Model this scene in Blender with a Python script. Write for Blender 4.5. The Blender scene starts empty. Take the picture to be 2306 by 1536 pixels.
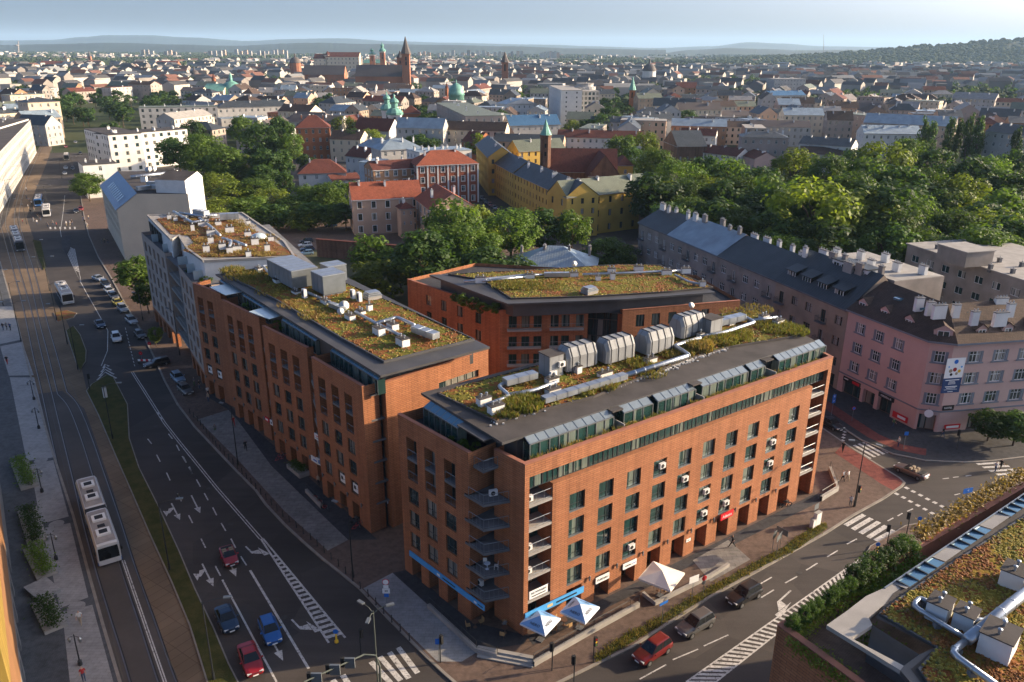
import bpy, bmesh, math, random
from mathutils import Vector, Matrix, noise
random.seed(7)
SC = bpy.context.scene
COL = SC.collection
# camera
CAMH = 57.0; FPX = 1794.0; CXP, CYP, YHOR = 1153.0, 768.0, 108.0
PITCH = math.atan((CYP - YHOR) / FPX); ROLL = math.radians(0.3)
cam = bpy.data.cameras.new('camera'); cam.sensor_width = 36; cam.lens = 36 * FPX / 2306
cam.clip_start = 0.5; cam.clip_end = 60000
camo = bpy.data.objects.new('camera', cam); COL.objects.link(camo)
camo.matrix_world = Matrix.Translation((0, 0, CAMH)) @ Matrix.Rotation(math.pi/2 - PITCH, 4, 'X') @ Matrix.Rotation(ROLL, 4, 'Z')
SC.camera = camo
# light
SUN_AZ, SUN_EL = math.radians(78), math.radians(16.5)      # azimuth from +Y towards +X
w = bpy.data.worlds.new('World'); SC.world = w; w.use_nodes = True
nt = w.node_tree; nt.nodes.clear()
sky = nt.nodes.new('ShaderNodeTexSky'); sky.sky_type = 'NISHITA'; sky.sun_disc = False
sky.sun_elevation = SUN_EL; sky.sun_rotation = SUN_AZ; sky.altitude = 220
sky.air_density = 0.42; sky.dust_density = 4.6; sky.ozone_density = 2.6
bg = nt.nodes.new('ShaderNodeBackground'); bg.inputs[1].default_value = 0.15
wo = nt.nodes.new('ShaderNodeOutputWorld')
nt.links.new(sky.outputs[0], bg.inputs[0]); nt.links.new(bg.outputs[0], wo.inputs[0])
sl = bpy.data.lights.new('sun', 'SUN'); sl.energy = 5.0; sl.angle = math.radians(0.6); sl.color = (1.0, 0.77, 0.50)
so = bpy.data.objects.new('sun', sl); COL.objects.link(so)
so.rotation_euler = (math.pi/2 - SUN_EL, 0, math.pi - SUN_AZ)
so.location = (300, 100, 300)
SC.view_settings.view_transform = 'Standard'; SC.view_settings.look = 'None'
SC.view_settings.exposure = 1.15; SC.view_settings.gamma = 1.0; SC.view_settings.use_curve_mapping = False
cy = SC.cycles
cy.use_denoising = True; cy.max_bounces = 5; cy.diffuse_bounces = 2; cy.glossy_bounces = 2
cy.transmission_bounces = 2; cy.transparent_max_bounces = 4; cy.volume_bounces = 0
cy.caustics_reflective = False; cy.caustics_refractive = False
cy.sample_clamp_indirect = 4.0
# pixel -> place
_cp, _sp, _cr, _sr = math.cos(PITCH), math.sin(PITCH), math.cos(ROLL), math.sin(ROLL)
def ray(px, py):
 x = (px - CXP) / FPX; y = -(py - CYP) / FPX
 x, y = _cr * x - _sr * y, _sr * x + _cr * y
 return Vector((x, _cp + y * _sp, -_sp + y * _cp))
def P(px, py, z=0.0):
 d = ray(px, py); t = (z - CAMH) / d.z
 return Vector((d.x * t, d.y * t, z))
def PY(px, py, y):
 d = ray(px, py); t = y / d.y
 return Vector((d.x * t, y, CAMH + d.z * t))
def pix(v):
 d = v[1] * _cp - (v[2] - CAMH) * _sp
 x = v[0] / d; y = (v[1] * _sp + (v[2] - CAMH) * _cp) / d
 x, y = _cr * x + _sr * y, -_sr * x + _cr * y
 return CXP + FPX * x, CYP - FPX * y
# helpers
class MB:
 def __init__(s): s.v = []; s.f = []; s.m = []
 def face(s, pts, mi=0):
  n = len(s.v); s.v.extend([tuple(p) for p in pts]); s.f.append(tuple(range(n, n + len(pts)))); s.m.append(mi)
 def prism(s, poly, z0, z1, mi=0, top=None, bottom=False, sides=True):
  n = len(poly)
  if sides:
   for i in range(n):
    a, b = poly[i], poly[(i + 1) % n]
    s.face([(a[0], a[1], z0), (b[0], b[1], z0), (b[0], b[1], z1), (a[0], a[1], z1)], mi)
  s.face([(p[0], p[1], z1) for p in poly], mi if top is None else top)
  if bottom: s.face([(p[0], p[1], z0) for p in reversed(poly)], mi)
 def box(s, x0, x1, y0, y1, z0, z1, mi=0):
  s.prism([(x0, y0), (x1, y0), (x1, y1), (x0, y1)], z0, z1, mi, None, True)
 def obox(s, o, u, n, a0, a1, b0, b1, z0, z1, mi=0):
  pts = [(o[0] + u[0]*a + n[0]*b, o[1] + u[1]*a + n[1]*b) for a, b in ((a0, b0), (a1, b0), (a1, b1), (a0, b1))]
  ar = sum(pts[i][0]*pts[(i+1) % 4][1] - pts[(i+1) % 4][0]*pts[i][1] for i in range(4))
  if ar < 0: pts.reverse()
  s.prism(pts, z0, z1, mi, None, True)
 def tube(s, pts, r, n=6, mi=0, caps=True):
  pts = [Vector(p) for p in pts]; rs = r if isinstance(r, (list, tuple)) else [r] * len(pts)
  rings = []
  for i, p in enumerate(pts):
   t = (pts[min(i + 1, len(pts) - 1)] - pts[max(i - 1, 0)]).normalized()
   a = Vector((0, 0, 1)) if abs(t.z) < 0.95 else Vector((1, 0, 0))
   x = t.cross(a).normalized(); y = t.cross(x).normalized()
   rings.append([p + (x * math.cos(k * 2 * math.pi / n) + y * math.sin(k * 2 * math.pi / n)) * rs[i] for k in range(n)])
  b = len(s.v)
  for rg in rings: s.v.extend([tuple(q) for q in rg])
  for i in range(len(rings) - 1):
   for k in range(n):
    k2 = (k + 1) % n
    s.f.append((b + i*n + k, b + (i+1)*n + k, b + (i+1)*n + k2, b + i*n + k2)); s.m.append(mi)
  if caps:
   s.f.append(tuple(b + k for k in range(n))); s.m.append(mi)
   s.f.append(tuple(b + (len(rings)-1)*n + k for k in reversed(range(n)))); s.m.append(mi)
 def lathe(s, c, prof, n=12, mi=0):
  b = len(s.v)
  for r, z in prof:
   for k in range(n):
    a = k * 2 * math.pi / n
    s.v.append((c[0] + r*math.cos(a), c[1] + r*math.sin(a), c[2] + z))
  for i in range(len(prof) - 1):
   for k in range(n):
    k2 = (k + 1) % n
    s.f.append((b + i*n + k, b + i*n + k2, b + (i+1)*n + k2, b + (i+1)*n + k)); s.m.append(mi)
  s.f.append(tuple(b + (len(prof)-1)*n + k for k in range(n))); s.m.append(mi)
 def loft(s, rings, mi=0, caps=True):
  b = len(s.v); n = len(rings[0])
  for rg in rings: s.v.extend([tuple(q) for q in rg])
  for i in range(len(rings) - 1):
   for k in range(n):
    k2 = (k + 1) % n
    s.f.append((b + i*n + k, b + i*n + k2, b + (i+1)*n + k2, b + (i+1)*n + k)); s.m.append(mi)
  if caps:
   s.f.append(tuple(b + k for k in reversed(range(n)))); s.m.append(mi)
   s.f.append(tuple(b + (len(rings)-1)*n + k for k in range(n))); s.m.append(mi)
 def mesh(s, name, mats, org=(0, 0, 0), smooth=False, fixn=False):
  me = bpy.data.meshes.new(name)
  ox, oy, oz = org
  me.from_pydata([(x - ox, y - oy, z - oz) for x, y, z in s.v], [], s.f)
  for m in (mats if isinstance(mats, (list, tuple)) else [mats]): me.materials.append(m)
  me.polygons.foreach_set('material_index', s.m)
  if smooth: me.polygons.foreach_set('use_smooth', [True] * len(s.f))
  if fixn:
   bm = bmesh.new(); bm.from_mesh(me); bmesh.ops.remove_doubles(bm, verts=bm.verts, dist=1e-4)
   bmesh.ops.recalc_face_normals(bm, faces=bm.faces); bm.to_mesh(me); bm.free()
  uv = me.uv_layers.new(name='UVMap').data
  vs = me.vertices
  for p in me.polygons:
   nn = p.normal
   h = math.hypot(nn.x, nn.y)
   if h < 0.12:
    for li in p.loop_indices:
     c = vs[me.loops[li].vertex_index].co; uv[li].uv = (c.x + ox, c.y + oy)
   else:
    tx, ty = -nn.y / h, nn.x / h
    bx, by, bz = (-nn.z * nn.x / h), (-nn.z * nn.y / h), h
    for li in p.loop_indices:
     c = vs[me.loops[li].vertex_index].co
     X, Y, Z = c.x + ox, c.y + oy, c.z + oz
     uv[li].uv = (X * tx + Y * ty, X * bx + Y * by + Z * bz)
  return me
 def build(s, name, mats, parent=None, smooth=False, org=None, fixn=False):
  if not s.f: return None
  L = worldloc(parent) if parent else (Vector(org) if org else Vector((0, 0, 0)))
  o = bpy.data.objects.new(name, s.mesh(name, mats, L, smooth, fixn)); COL.objects.link(o)
  if parent: o.parent = parent
  elif org: o.location = org
  return o
def worldloc(o):
 L = Vector((0, 0, 0))
 while o: L = L + o.location; o = o.parent
 return L
def tag(o, label=None, cat=None, group=None, kind=None):
 if label: o['label'] = label
 if cat: o['category'] = cat
 if group: o['group'] = group
 if kind: o['kind'] = kind
 return o
def empty(name, loc, label, cat, group=None, rz=0):
 o = bpy.data.objects.new(name, None); COL.objects.link(o); o.location = loc; o.rotation_euler = (0, 0, rz)
 o.empty_display_size = 0.2
 return tag(o, label, cat, group)
def put(mesh, name, parent, loc, rz=0, scale=None):
 o = bpy.data.objects.new(name, mesh); COL.objects.link(o)
 o.location = Vector(loc) - (worldloc(parent) if parent else Vector((0, 0, 0)))
 o.rotation_euler = (0, 0, rz)
 if scale: o.scale = scale
 if parent: o.parent = parent
 return o
def local(mesh, name, parent):
 o = bpy.data.objects.new(name, mesh); COL.objects.link(o); o.parent = parent; return o
def dup(root, loc, rz=0, label=None, group=None, scale=None, skip=()):
 def cp(o, par):
  c = o.copy(); COL.objects.link(c); c.parent = par
  for ch in o.children: cp(ch, c)
  return c
 r = cp(root, None); r.location = loc; r.rotation_euler = (0, 0, rz)
 if scale: r.scale = scale
 if label: r['label'] = label
 if group: r['group'] = group
 return r
ORDW = ['first', 'second', 'third', 'fourth', 'fifth', 'sixth', 'seventh', 'eighth', 'ninth', 'tenth', 'eleventh', 'twelfth']
def nth(i):
 if i < 12: return ORDW[i]
 n = i + 1
 return '%d%s' % (n, 'th' if 10 <= n % 100 <= 20 else {1: 'st', 2: 'nd', 3: 'rd'}.get(n % 10, 'th'))
# materials
MATS = {}
def nodes(name):
 m = bpy.data.materials.new(name); m.use_nodes = True; MATS[name] = m
 nt = m.node_tree; b = nt.nodes['Principled BSDF']
 return m, nt, b
def N(nt, t, **kw):
 n = nt.nodes.new(t)
 for k, v in kw.items():
  if k.startswith('i_'): n.inputs[k[2:]].default_value = v
  else: setattr(n, k, v)
 return n
def math_n(nt, op, a, b=None):
 n = nt.nodes.new('ShaderNodeMath'); n.operation = op
 for i, x in enumerate((a, b)):
  if x is None: continue
  if isinstance(x, (int, float)): n.inputs[i].default_value = x
  else: nt.links.new(x, n.inputs[i])
 return n.outputs[0]
def mixc(nt, fac, a, b, mode='MIX'):
 n = nt.nodes.new('ShaderNodeMix'); n.data_type = 'RGBA'; n.blend_type = mode
 for i, x in ((0, fac), (6, a), (7, b)):
  if isinstance(x, (int, float)): n.inputs[i].default_value = x
  elif isinstance(x, (tuple, list)): n.inputs[i].default_value = (x[0], x[1], x[2], 1)
  else: nt.links.new(x, n.inputs[i])
 return n.outputs[2]
def sc(c, k): return tuple(min(1, x * k) for x in c[:3])
def finish(nt, b, col, rough, bumps=(), metal=0, spec=0.4):
 if isinstance(col, (tuple, list)): b.inputs['Base Color'].default_value = (*col[:3], 1)
 else: nt.links.new(col, b.inputs['Base Color'])
 b.inputs['Roughness'].default_value = rough; b.inputs['Metallic'].default_value = metal
 b.inputs['Specular IOR Level'].default_value = spec
 prev = None
 for h, st, d in bumps:
  n = nt.nodes.new('ShaderNodeBump'); n.inputs['Strength'].default_value = st; n.inputs['Distance'].default_value = d
  nt.links.new(h, n.inputs['Height'])
  if prev: nt.links.new(prev, n.inputs['Normal'])
  prev = n.outputs[0]
 if prev: nt.links.new(prev, b.inputs['Normal'])
def coords(nt, world=True):
 if world: return nt.nodes.new('ShaderNodeNewGeometry').outputs['Position']
 return nt.nodes.new('ShaderNodeTexCoord').outputs['Object']
def noise_n(nt, vec, scale, detail=3, rough=0.55):
 n = N(nt, 'ShaderNodeTexNoise'); n.inputs['Scale'].default_value = scale; n.inputs['Detail'].default_value = detail
 n.inputs['Roughness'].default_value = rough; nt.links.new(vec, n.inputs['Vector']); return n.outputs['Fac']
def rnd_mul(nt, col, amt):
 oi = nt.nodes.new('ShaderNodeObjectInfo').outputs['Random']
 v = math_n(nt, 'MULTIPLY_ADD', oi, 2 * amt); nt.nodes[-1].inputs[2].default_value = 1 - amt
 h = nt.nodes.new('ShaderNodeHueSaturation'); nt.links.new(v, h.inputs['Value'])
 if isinstance(col, (tuple, list)): h.inputs['Color'].default_value = (*col[:3], 1)
 else: nt.links.new(col, h.inputs['Color'])
 return h.outputs[0]
def stain(nt, vec, col, var, scale):
 f = noise_n(nt, vec, scale, 4)
 r = N(nt, 'ShaderNodeMapRange'); nt.links.new(f, r.inputs[0]); r.inputs[1].default_value = 0.3; r.inputs[2].default_value = 0.7
 return mixc(nt, r.outputs[0], sc(col, 1 - var), sc(col, 1 + var))
def mat(name, col, rough=0.8, var=0.15, scale=0.4, bump=0.0, bscale=6.0, metal=0, spec=0.3, rnd=0, fine=0.08, world=True):
 m, nt, b = nodes(name); v = coords(nt, world)
 c = stain(nt, v, col, var, scale)
 if fine:
  f2 = noise_n(nt, v, scale * 14, 2)
  c = mixc(nt, f2, mixc(nt, 1.0, c, sc((1, 1, 1), 1 - fine), 'MULTIPLY'), c)
 if rnd: c = rnd_mul(nt, c, rnd)
 bumps = []
 if bump: bumps.append((noise_n(nt, v, bscale, 3), bump, 0.05))
 finish(nt, b, c, rough, bumps, metal, spec); return m
def uvn(nt): return nt.nodes.new('ShaderNodeTexCoord').outputs['UV']
def brickmat(name, c1, c2, mortar, bw, bh, ms=0.012, rough=0.85, var=0.2, bump=0.5, scale=0.25, offset=0.5, spec=0.25, rnd=0):
 m, nt, b = nodes(name); uv = uvn(nt)
 t = N(nt, 'ShaderNodeTexBrick'); t.offset = offset
 t.inputs['Color1'].default_value = (*c1, 1); t.inputs['Color2'].default_value = (*c2, 1); t.inputs['Mortar'].default_value = (*mortar, 1)
 t.inputs['Scale'].default_value = 1; t.inputs['Mortar Size'].default_value = ms; t.inputs['Mortar Smooth'].default_value = 0.2
 t.inputs['Brick Width'].default_value = bw; t.inputs['Row Height'].default_value = bh
 nt.links.new(uv, t.inputs['Vector'])
 v = coords(nt)
 f = noise_n(nt, v, scale, 4)
 r = N(nt, 'ShaderNodeMapRange'); nt.links.new(f, r.inputs[0]); r.inputs[1].default_value = 0.3; r.inputs[2].default_value = 0.7
 c = mixc(nt, r.outputs[0], mixc(nt, 1, t.outputs[0], sc((1, 1, 1), 1 - var), 'MULTIPLY'), t.outputs[0])
 mp = N(nt, 'ShaderNodeMapping'); mp.inputs['Scale'].default_value = (1.3, 1.3, .06); nt.links.new(v, mp.inputs[0]); sf = noise_n(nt, mp.outputs[0], 1.0, 3)
 r2 = N(nt, 'ShaderNodeMapRange'); nt.links.new(sf, r2.inputs[0]); r2.inputs[1].default_value = 0.42; r2.inputs[2].default_value = 0.72
 c = mixc(nt, r2.outputs[0], c, mixc(nt, 1, c, sc((1, 1, 1), 1 - var*1.2), 'MULTIPLY'))
 if rnd: c = rnd_mul(nt, c, rnd)
 inv = math_n(nt, 'SUBTRACT', 1.0, t.outputs['Fac'])
 finish(nt, b, c, rough, [(inv, bump, 0.02)], 0, spec); return m
def seammat(name, col, pitch=0.6, rough=0.45, metal=0.5, var=0.12, light=1.25, rnd=0):
 m, nt, b = nodes(name); uv = uvn(nt); v = coords(nt)
 sx = nt.nodes.new('ShaderNodeSeparateXYZ'); nt.links.new(uv, sx.inputs[0])
 fr = math_n(nt, 'FRACT', math_n(nt, 'DIVIDE', sx.outputs[0], pitch))
 ln = math_n(nt, 'LESS_THAN', fr, 0.10)
 c = stain(nt, v, col, var, 0.3)
 c = mixc(nt, ln, c, sc(col, light))
 if rnd: c = rnd_mul(nt, c, rnd)
 finish(nt, b, c, rough, [(ln, 0.9, 0.05)], metal, 0.4); return m
def glassmat(name, dark=(0.012, 0.016, 0.018), curtain=(0.30, 0.29, 0.25), tint=(0.03, 0.07, 0.075), rough=0.06, cut=0.45, world=False):
 m, nt, b = nodes(name)
 oi = nt.nodes.new('ShaderNodeObjectInfo').outputs['Random']
 v = nt.nodes.new('ShaderNodeNewGeometry').outputs['Position']
 wv = N(nt, 'ShaderNodeTexNoise'); mp = N(nt, 'ShaderNodeMapping'); mp.inputs['Scale'].default_value = (7, 7, 0.25)
 nt.links.new(v, mp.inputs[0]); nt.links.new(mp.outputs[0], wv.inputs['Vector']); wv.inputs['Scale'].default_value = 1; wv.inputs['Detail'].default_value = 1
 folds = mixc(nt, wv.outputs['Fac'], sc(curtain, 0.45), curtain)
 sel = math_n(nt, 'GREATER_THAN', oi, cut)
 mp2 = N(nt, 'ShaderNodeMapping'); mp2.inputs['Scale'].default_value = (1.6, 1.6, 0.02); nt.links.new(v, mp2.inputs[0]); big = noise_n(nt, mp2.outputs[0], 1.0, 1)
 part = math_n(nt, 'GREATER_THAN', big, 0.47)
 base = mixc(nt, big, dark, tint)
 c = mixc(nt, math_n(nt, 'MULTIPLY', sel, part), base, folds)
 finish(nt, b, c, rough, [], 0, 0.9)
 b.inputs['Coat Weight'].default_value = 0.3; b.inputs['Coat Roughness'].default_value = 0.03
 return m
# walls with openings
class Wall:
 def __init__(s, p0, p1):
  s.o = Vector((p0[0], p0[1])); e = Vector((p1[0], p1[1])) - s.o
  s.L = e.length; s.u = e.normalized(); s.n = Vector((s.u.y, -s.u.x)); s.rz = math.atan2(s.u.y, s.u.x)
 def pt(s, a, z, out=0.0):
  q = s.o + s.u * a + s.n * out; return Vector((q.x, q.y, z))
 def hit(s, px, py):
  r = ray(px, py); t = (s.o.dot(s.n)) / (r.x * s.n.x + r.y * s.n.y)
  q = Vector((r.x * t, r.y * t)) - s.o
  return q.dot(s.u), CAMH + r.z * t
 def faces_cam(s): return (Vector((0, 0)) - s.o).dot(s.n) > 0
def panel(mb, W, a0, a1, z0, z1, holes=(), depth=0.25, mi=0, mr=None, out=0.0, sill=None):
 mr = mi if mr is None else mr
 holes = [(max(a0, h[0]), min(a1, h[1]), max(z0, h[2]), min(z1, h[3]), h[4] if len(h) > 4 else depth) for h in holes]
 holes = [h for h in holes if h[1] - h[0] > .01 and h[3] - h[2] > .01]
 A = sorted({round(x, 3) for h in holes for x in h[:2]} | {round(a0, 3), round(a1, 3)})
 Z = sorted({round(x, 3) for h in holes for x in h[2:4]} | {round(z0, 3), round(z1, 3)})
 for j in range(len(Z) - 1):
  run = None
  for i in range(len(A)):
   solid = False
   if i < len(A) - 1:
    ca, cz = (A[i] + A[i+1]) / 2, (Z[j] + Z[j+1]) / 2
    solid = not any(h[0] < ca < h[1] and h[2] < cz < h[3] for h in holes)
   if solid and run is None: run = A[i]
   if not solid and run is not None:
    mb.face([W.pt(run, Z[j], out), W.pt(A[i], Z[j], out), W.pt(A[i], Z[j+1], out), W.pt(run, Z[j+1], out)], mi); run = None
 for h in holes:
  l, r, b, t, dd = h; o2 = out - dd
  mb.face([W.pt(l, b, out), W.pt(l, t, out), W.pt(l, t, o2), W.pt(l, b, o2)], mr)
  mb.face([W.pt(r, b, out), W.pt(r, b, o2), W.pt(r, t, o2), W.pt(r, t, out)], mr)
  mb.face([W.pt(l, t, out), W.pt(r, t, out), W.pt(r, t, o2), W.pt(l, t, o2)], mr)
  if b > 0.05: mb.face([W.pt(l, b, out), W.pt(l, b, o2), W.pt(r, b, o2), W.pt(r, b, out)], mr if sill is None else sill)
_WC = {}
def winmesh(w, h, style, fm):
 k = (round(w, 2), round(h, 2), style, fm.name)
 if k in _WC: return _WC[k]
 f = MB(); t = 0.07 if style != 'thin' else 0.05; d = 0.06
 f.box(0, t, -d, 0.02, 0, h); f.box(w - t, w, -d, 0.02, 0, h); f.box(t, w - t, -d, 0.02, 0, t); f.box(t, w - t, -d, 0.02, h - t, h)
 xs = []; zs = []
 if style == 'two': xs = [w / 2]
 elif style == 'off': xs = [w * 0.62]; zs = [h * 0.34]
 elif style == 'three': xs = [w / 3, 2 * w / 3]
 elif style == 'cross': xs = [w / 2]; zs = [h * 0.66]
 elif style == 'six': xs = [w / 3, 2 * w / 3]; zs = [h * 0.68]
 for x in xs: f.box(x - t * .5, x + t * .5, -d * .9, 0.015, t, h - t)
 for z in zs: f.box(t, w - t, -d * .8, 0.012, z - t * .45, z + t * .45)
 p = MB(); p.face([(t * .5, -0.01, t * .5), (w - t * .5, -0.01, t * .5), (w - t * .5, -0.01, h - t * .5), (t * .5, -0.01, h - t * .5)])
 r = (f.mesh('window_frame', fm), p)
 _WC[k] = [r[0], p, {}]
 return _WC[k]
def window(parent, W, a, z, w, h, depth, style, fm, gm, out=0.0, name='window'):
 fr, p, cache = winmesh(w, h, style, fm)
 if gm.name not in cache: cache[gm.name] = p.mesh('pane', gm)
 o = put(fr, name, parent, W.pt(a, z, out - depth + 0.03), W.rz)
 local(cache[gm.name], 'pane', o)
 return o
def text_mesh(s, size, m, depth=0.01, align='CENTER'):
 cu = bpy.data.curves.new('txt', 'FONT'); cu.body = s; cu.size = size; cu.extrude = depth; cu.align_x = align; cu.align_y = 'CENTER'
 cu.resolution_u = 2
 o = bpy.data.objects.new('txt', cu)
 me = bpy.data.meshes.new_from_object(o); me.materials.clear(); me.materials.append(m)
 bpy.data.objects.remove(o); bpy.data.curves.remove(cu)
 return me
def text_on(parent, W, a, z, s, size, m, out, name='lettering', width=None):
 me = text_mesh(s, size, m)
 o = put(me, name, parent, W.pt(a, z, out), 0)
 o.rotation_euler = (math.pi/2, 0, W.rz)
 if width:
  xs = [v.co.x for v in me.vertices]; k = width / max(0.01, max(xs) - min(xs)); o.scale = (k, 1, 1)
 return o
# palette
BRICK = brickmat('orange_brick', (0.43, 0.178, 0.082), (0.36, 0.142, 0.064), (0.21, 0.09, 0.05), 0.9, 0.24, 0.03, var=0.22, bump=0.6, scale=0.16)
BRICK_CAP = mat('brick_coping', (0.30, 0.12, 0.075), 0.85, 0.15, 0.8)
DARKBRICK = brickmat('old_dark_brick', (0.24, 0.105, 0.06), (0.17, 0.075, 0.045), (0.22, 0.17, 0.13), 0.5, 0.15, 0.02, var=0.4, scale=0.3)
REDBRICK = brickmat('red_tenement_brick', (0.34, 0.10, 0.05), (0.27, 0.075, 0.04), (0.2, 0.12, 0.09), 0.6, 0.16, 0.015, var=0.15)
FRAME = mat('anthracite_metal', (0.045, 0.05, 0.052), 0.45, 0.1, 1, metal=0.3)
FRAMEG = mat('grey_aluminium', (0.22, 0.24, 0.25), 0.4, 0.1, 1, metal=0.6)
WFRAME = mat('white_painted_frame', (0.72, 0.72, 0.70), 0.5, 0.06, 1)
BFRAME = mat('brown_frame', (0.13, 0.07, 0.045), 0.6, 0.1, 1)
GLASS = glassmat('window_glass')
GLASSG = glassmat('green_tinted_glass', dark=(0.012, 0.024, 0.022), tint=(0.025, 0.075, 0.07), curtain=(0.20, 0.24, 0.20), cut=0.5)
GLASSB = glassmat('house_glass', cut=0.55, curtain=(0.42, 0.40, 0.36))
SKYGLASS = mat('skylight_glass', (0.10, 0.22, 0.30), 0.08, 0.1, 0.5, metal=0.35, spec=1.0, fine=0)
PALEGLASS = mat('pale_roof_glass', (0.20, 0.235, 0.25), 0.12, 0.15, 0.5, metal=0.3, spec=0.9, fine=0)
RAILGLASS = mat('frosted_glass', (0.42, 0.50, 0.52), 0.15, 0.05, 0.5, spec=0.8, fine=0)
CONC = mat('concrete', (0.30, 0.28, 0.255), 0.9, 0.15, 0.5, 0.15)
CONCD = mat('dark_concrete', (0.14, 0.14, 0.145), 0.9, 0.2, 0.6, 0.15)
BITUMEN = mat('roof_felt', (0.060, 0.052, 0.048), 0.9, 0.3, 0.35, 0.3, 4)
BRIM = mat('dark_metal_eaves', (0.085, 0.082, 0.082), 0.55, 0.15, 0.4, metal=0.3)
STEEL = mat('galvanised_steel', (0.42, 0.45, 0.48), 0.38, 0.15, 0.9, metal=0.75, spec=0.5)
STEELD = seammat('duct_housing_sheet', (0.22, 0.225, 0.225), 1.3, 0.65, 0.1, 0.2, 0.75)
WHITE = mat('white_plaster', (0.66, 0.65, 0.62), 0.85, 0.08, 0.6)
WMETAL = mat('white_enamel', (0.70, 0.69, 0.66), 0.4, 0.05, 1)
DARK = mat('dark_interior', (0.012, 0.011, 0.010), 0.9, 0.2, 1)
BLACK = mat('black_rubber', (0.02, 0.02, 0.021), 0.7, 0.15, 2)
POLE = mat('painted_pole', (0.035, 0.038, 0.04), 0.5, 0.1, 1, metal=0.2)
POLEG = mat('grey_green_pole', (0.10, 0.115, 0.10), 0.5, 0.1, 1, metal=0.3)
YELLOWP = mat('yellow_plastic', (0.72, 0.45, 0.03), 0.5, 0.08, 1)
SIGNBLUE = mat('sign_blue', (0.02, 0.14, 0.50), 0.45, 0.03, 1, fine=0)
SIGNWHITE = mat('sign_white', (0.78, 0.78, 0.76), 0.5, 0.03, 1, fine=0)
SIGNRED = mat('sign_red', (0.55, 0.02, 0.03), 0.45, 0.03, 1, fine=0)
SIGNBLACK = mat('sign_black', (0.015, 0.015, 0.017), 0.5, 0.03, 1, fine=0)
CAFEBLUE = mat('cafe_blue', (0.08, 0.33, 0.66), 0.5, 0.05, 1, fine=0)
SIGNGOLD = mat('sign_gold', (0.60, 0.45, 0.22), 0.5, 0.03, 1, fine=0)
def asphalt_mat():
 m, nt, b = nodes('asphalt'); v = coords(nt)
 c = stain(nt, v, (0.074, 0.064, 0.058), .22, .10)
 vo = N(nt, 'ShaderNodeTexVoronoi'); vo.inputs['Scale'].default_value = .11; nt.links.new(v, vo.inputs['Vector'])
 bw = nt.nodes.new('ShaderNodeRGBToBW'); nt.links.new(vo.outputs['Color'], bw.inputs[0])
 c = mixc(nt, bw.outputs[0], mixc(nt, 1, c, (.72, .72, .74), 'MULTIPLY'), mixc(nt, 1, c, (1.12, 1.1, 1.08), 'MULTIPLY'))
 mp = N(nt, 'ShaderNodeMapping'); mp.inputs['Rotation'].default_value = (0, 0, math.radians(50)); mp.inputs['Scale'].default_value = (.05, .9, 1); nt.links.new(v, mp.inputs[0])
 c = mixc(nt, noise_n(nt, mp.outputs[0], 1.0, 3), mixc(nt, 1, c, (.72, .72, .72), 'MULTIPLY'), mixc(nt, 1, c, (1.2, 1.2, 1.2), 'MULTIPLY'))
 f = noise_n(nt, v, 5, 3); c = mixc(nt, f, mixc(nt, 1, c, (.7, .7, .7), 'MULTIPLY'), c)
 finish(nt, b, c, .9, [(noise_n(nt, v, 9, 3), .25, .05)], 0, .3); return m
ASPHALT = asphalt_mat()
def tramway_mat():
 m, nt, b = nodes('tramway_paving'); v = coords(nt)
 c = stain(nt, v, (0.165, 0.115, 0.072), 0.25, 0.12)
 t = N(nt, 'ShaderNodeTexBrick'); t.offset = 0.0
 mp = N(nt, 'ShaderNodeMapping'); mp.inputs['Rotation'].default_value = (0, 0, math.radians(-55)); nt.links.new(v, mp.inputs[0]); nt.links.new(mp.outputs[0], t.inputs['Vector'])
 t.inputs['Scale'].default_value = 1; t.inputs['Brick Width'].default_value = 2.4; t.inputs['Row Height'].default_value = 1.2; t.inputs['Mortar Size'].default_value = 0.03
 t.inputs['Color1'].default_value = (1, 1, 1, 1); t.inputs['Color2'].default_value = (.88, .88, .88, 1); t.inputs['Mortar'].default_value = (.55, .5, .5, 1)
 finish(nt, b, mixc(nt, 1, c, t.outputs[0], 'MULTIPLY'), 0.9, [(noise_n(nt, v, 8), .2, .03)], 0, .3); return m
TRAMWAY = tramway_mat()
TRAMDARK = mat('dark_tram_lane', (0.088, 0.075, 0.066), 0.9, 0.2, 0.12, 0.2, 8, fine=0.2)
def paint_mat():
 m, nt, b = nodes('road_paint'); v = coords(nt); c = stain(nt, v, (.50, .48, .45), .2, 1.2)
 r = N(nt, 'ShaderNodeMapRange'); nt.links.new(noise_n(nt, v, 3.5, 4, .7), r.inputs[0]); r.inputs[1].default_value = .52; r.inputs[2].default_value = .66
 finish(nt, b, mixc(nt, r.outputs[0], c, (.11, .10, .095)), .85, [], 0, .3); return m
PAINT = paint_mat()
KERB = mat('kerb_stone', (0.24, 0.215, 0.185), 0.9, 0.2, 0.8)
PAVEBROWN = brickmat('brown_pavers', (0.185, 0.125, 0.095), (0.15, 0.10, 0.078), (0.08, 0.06, 0.05), 0.22, 0.11, 0.012, var=0.3, bump=0.3, scale=0.15)
PAVEDARK = brickmat('dark_pavers', (0.075, 0.073, 0.078), (0.06, 0.058, 0.063), (0.035, 0.035, 0.037), 0.22, 0.11, 0.012, var=0.3, bump=0.3, scale=0.15)
PAVERED = brickmat('red_cycle_pavers', (0.25, 0.065, 0.05), (0.21, 0.055, 0.045), (0.12, 0.05, 0.045), 0.22, 0.11, 0.012, var=0.3, bump=0.3, scale=0.2)
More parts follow.
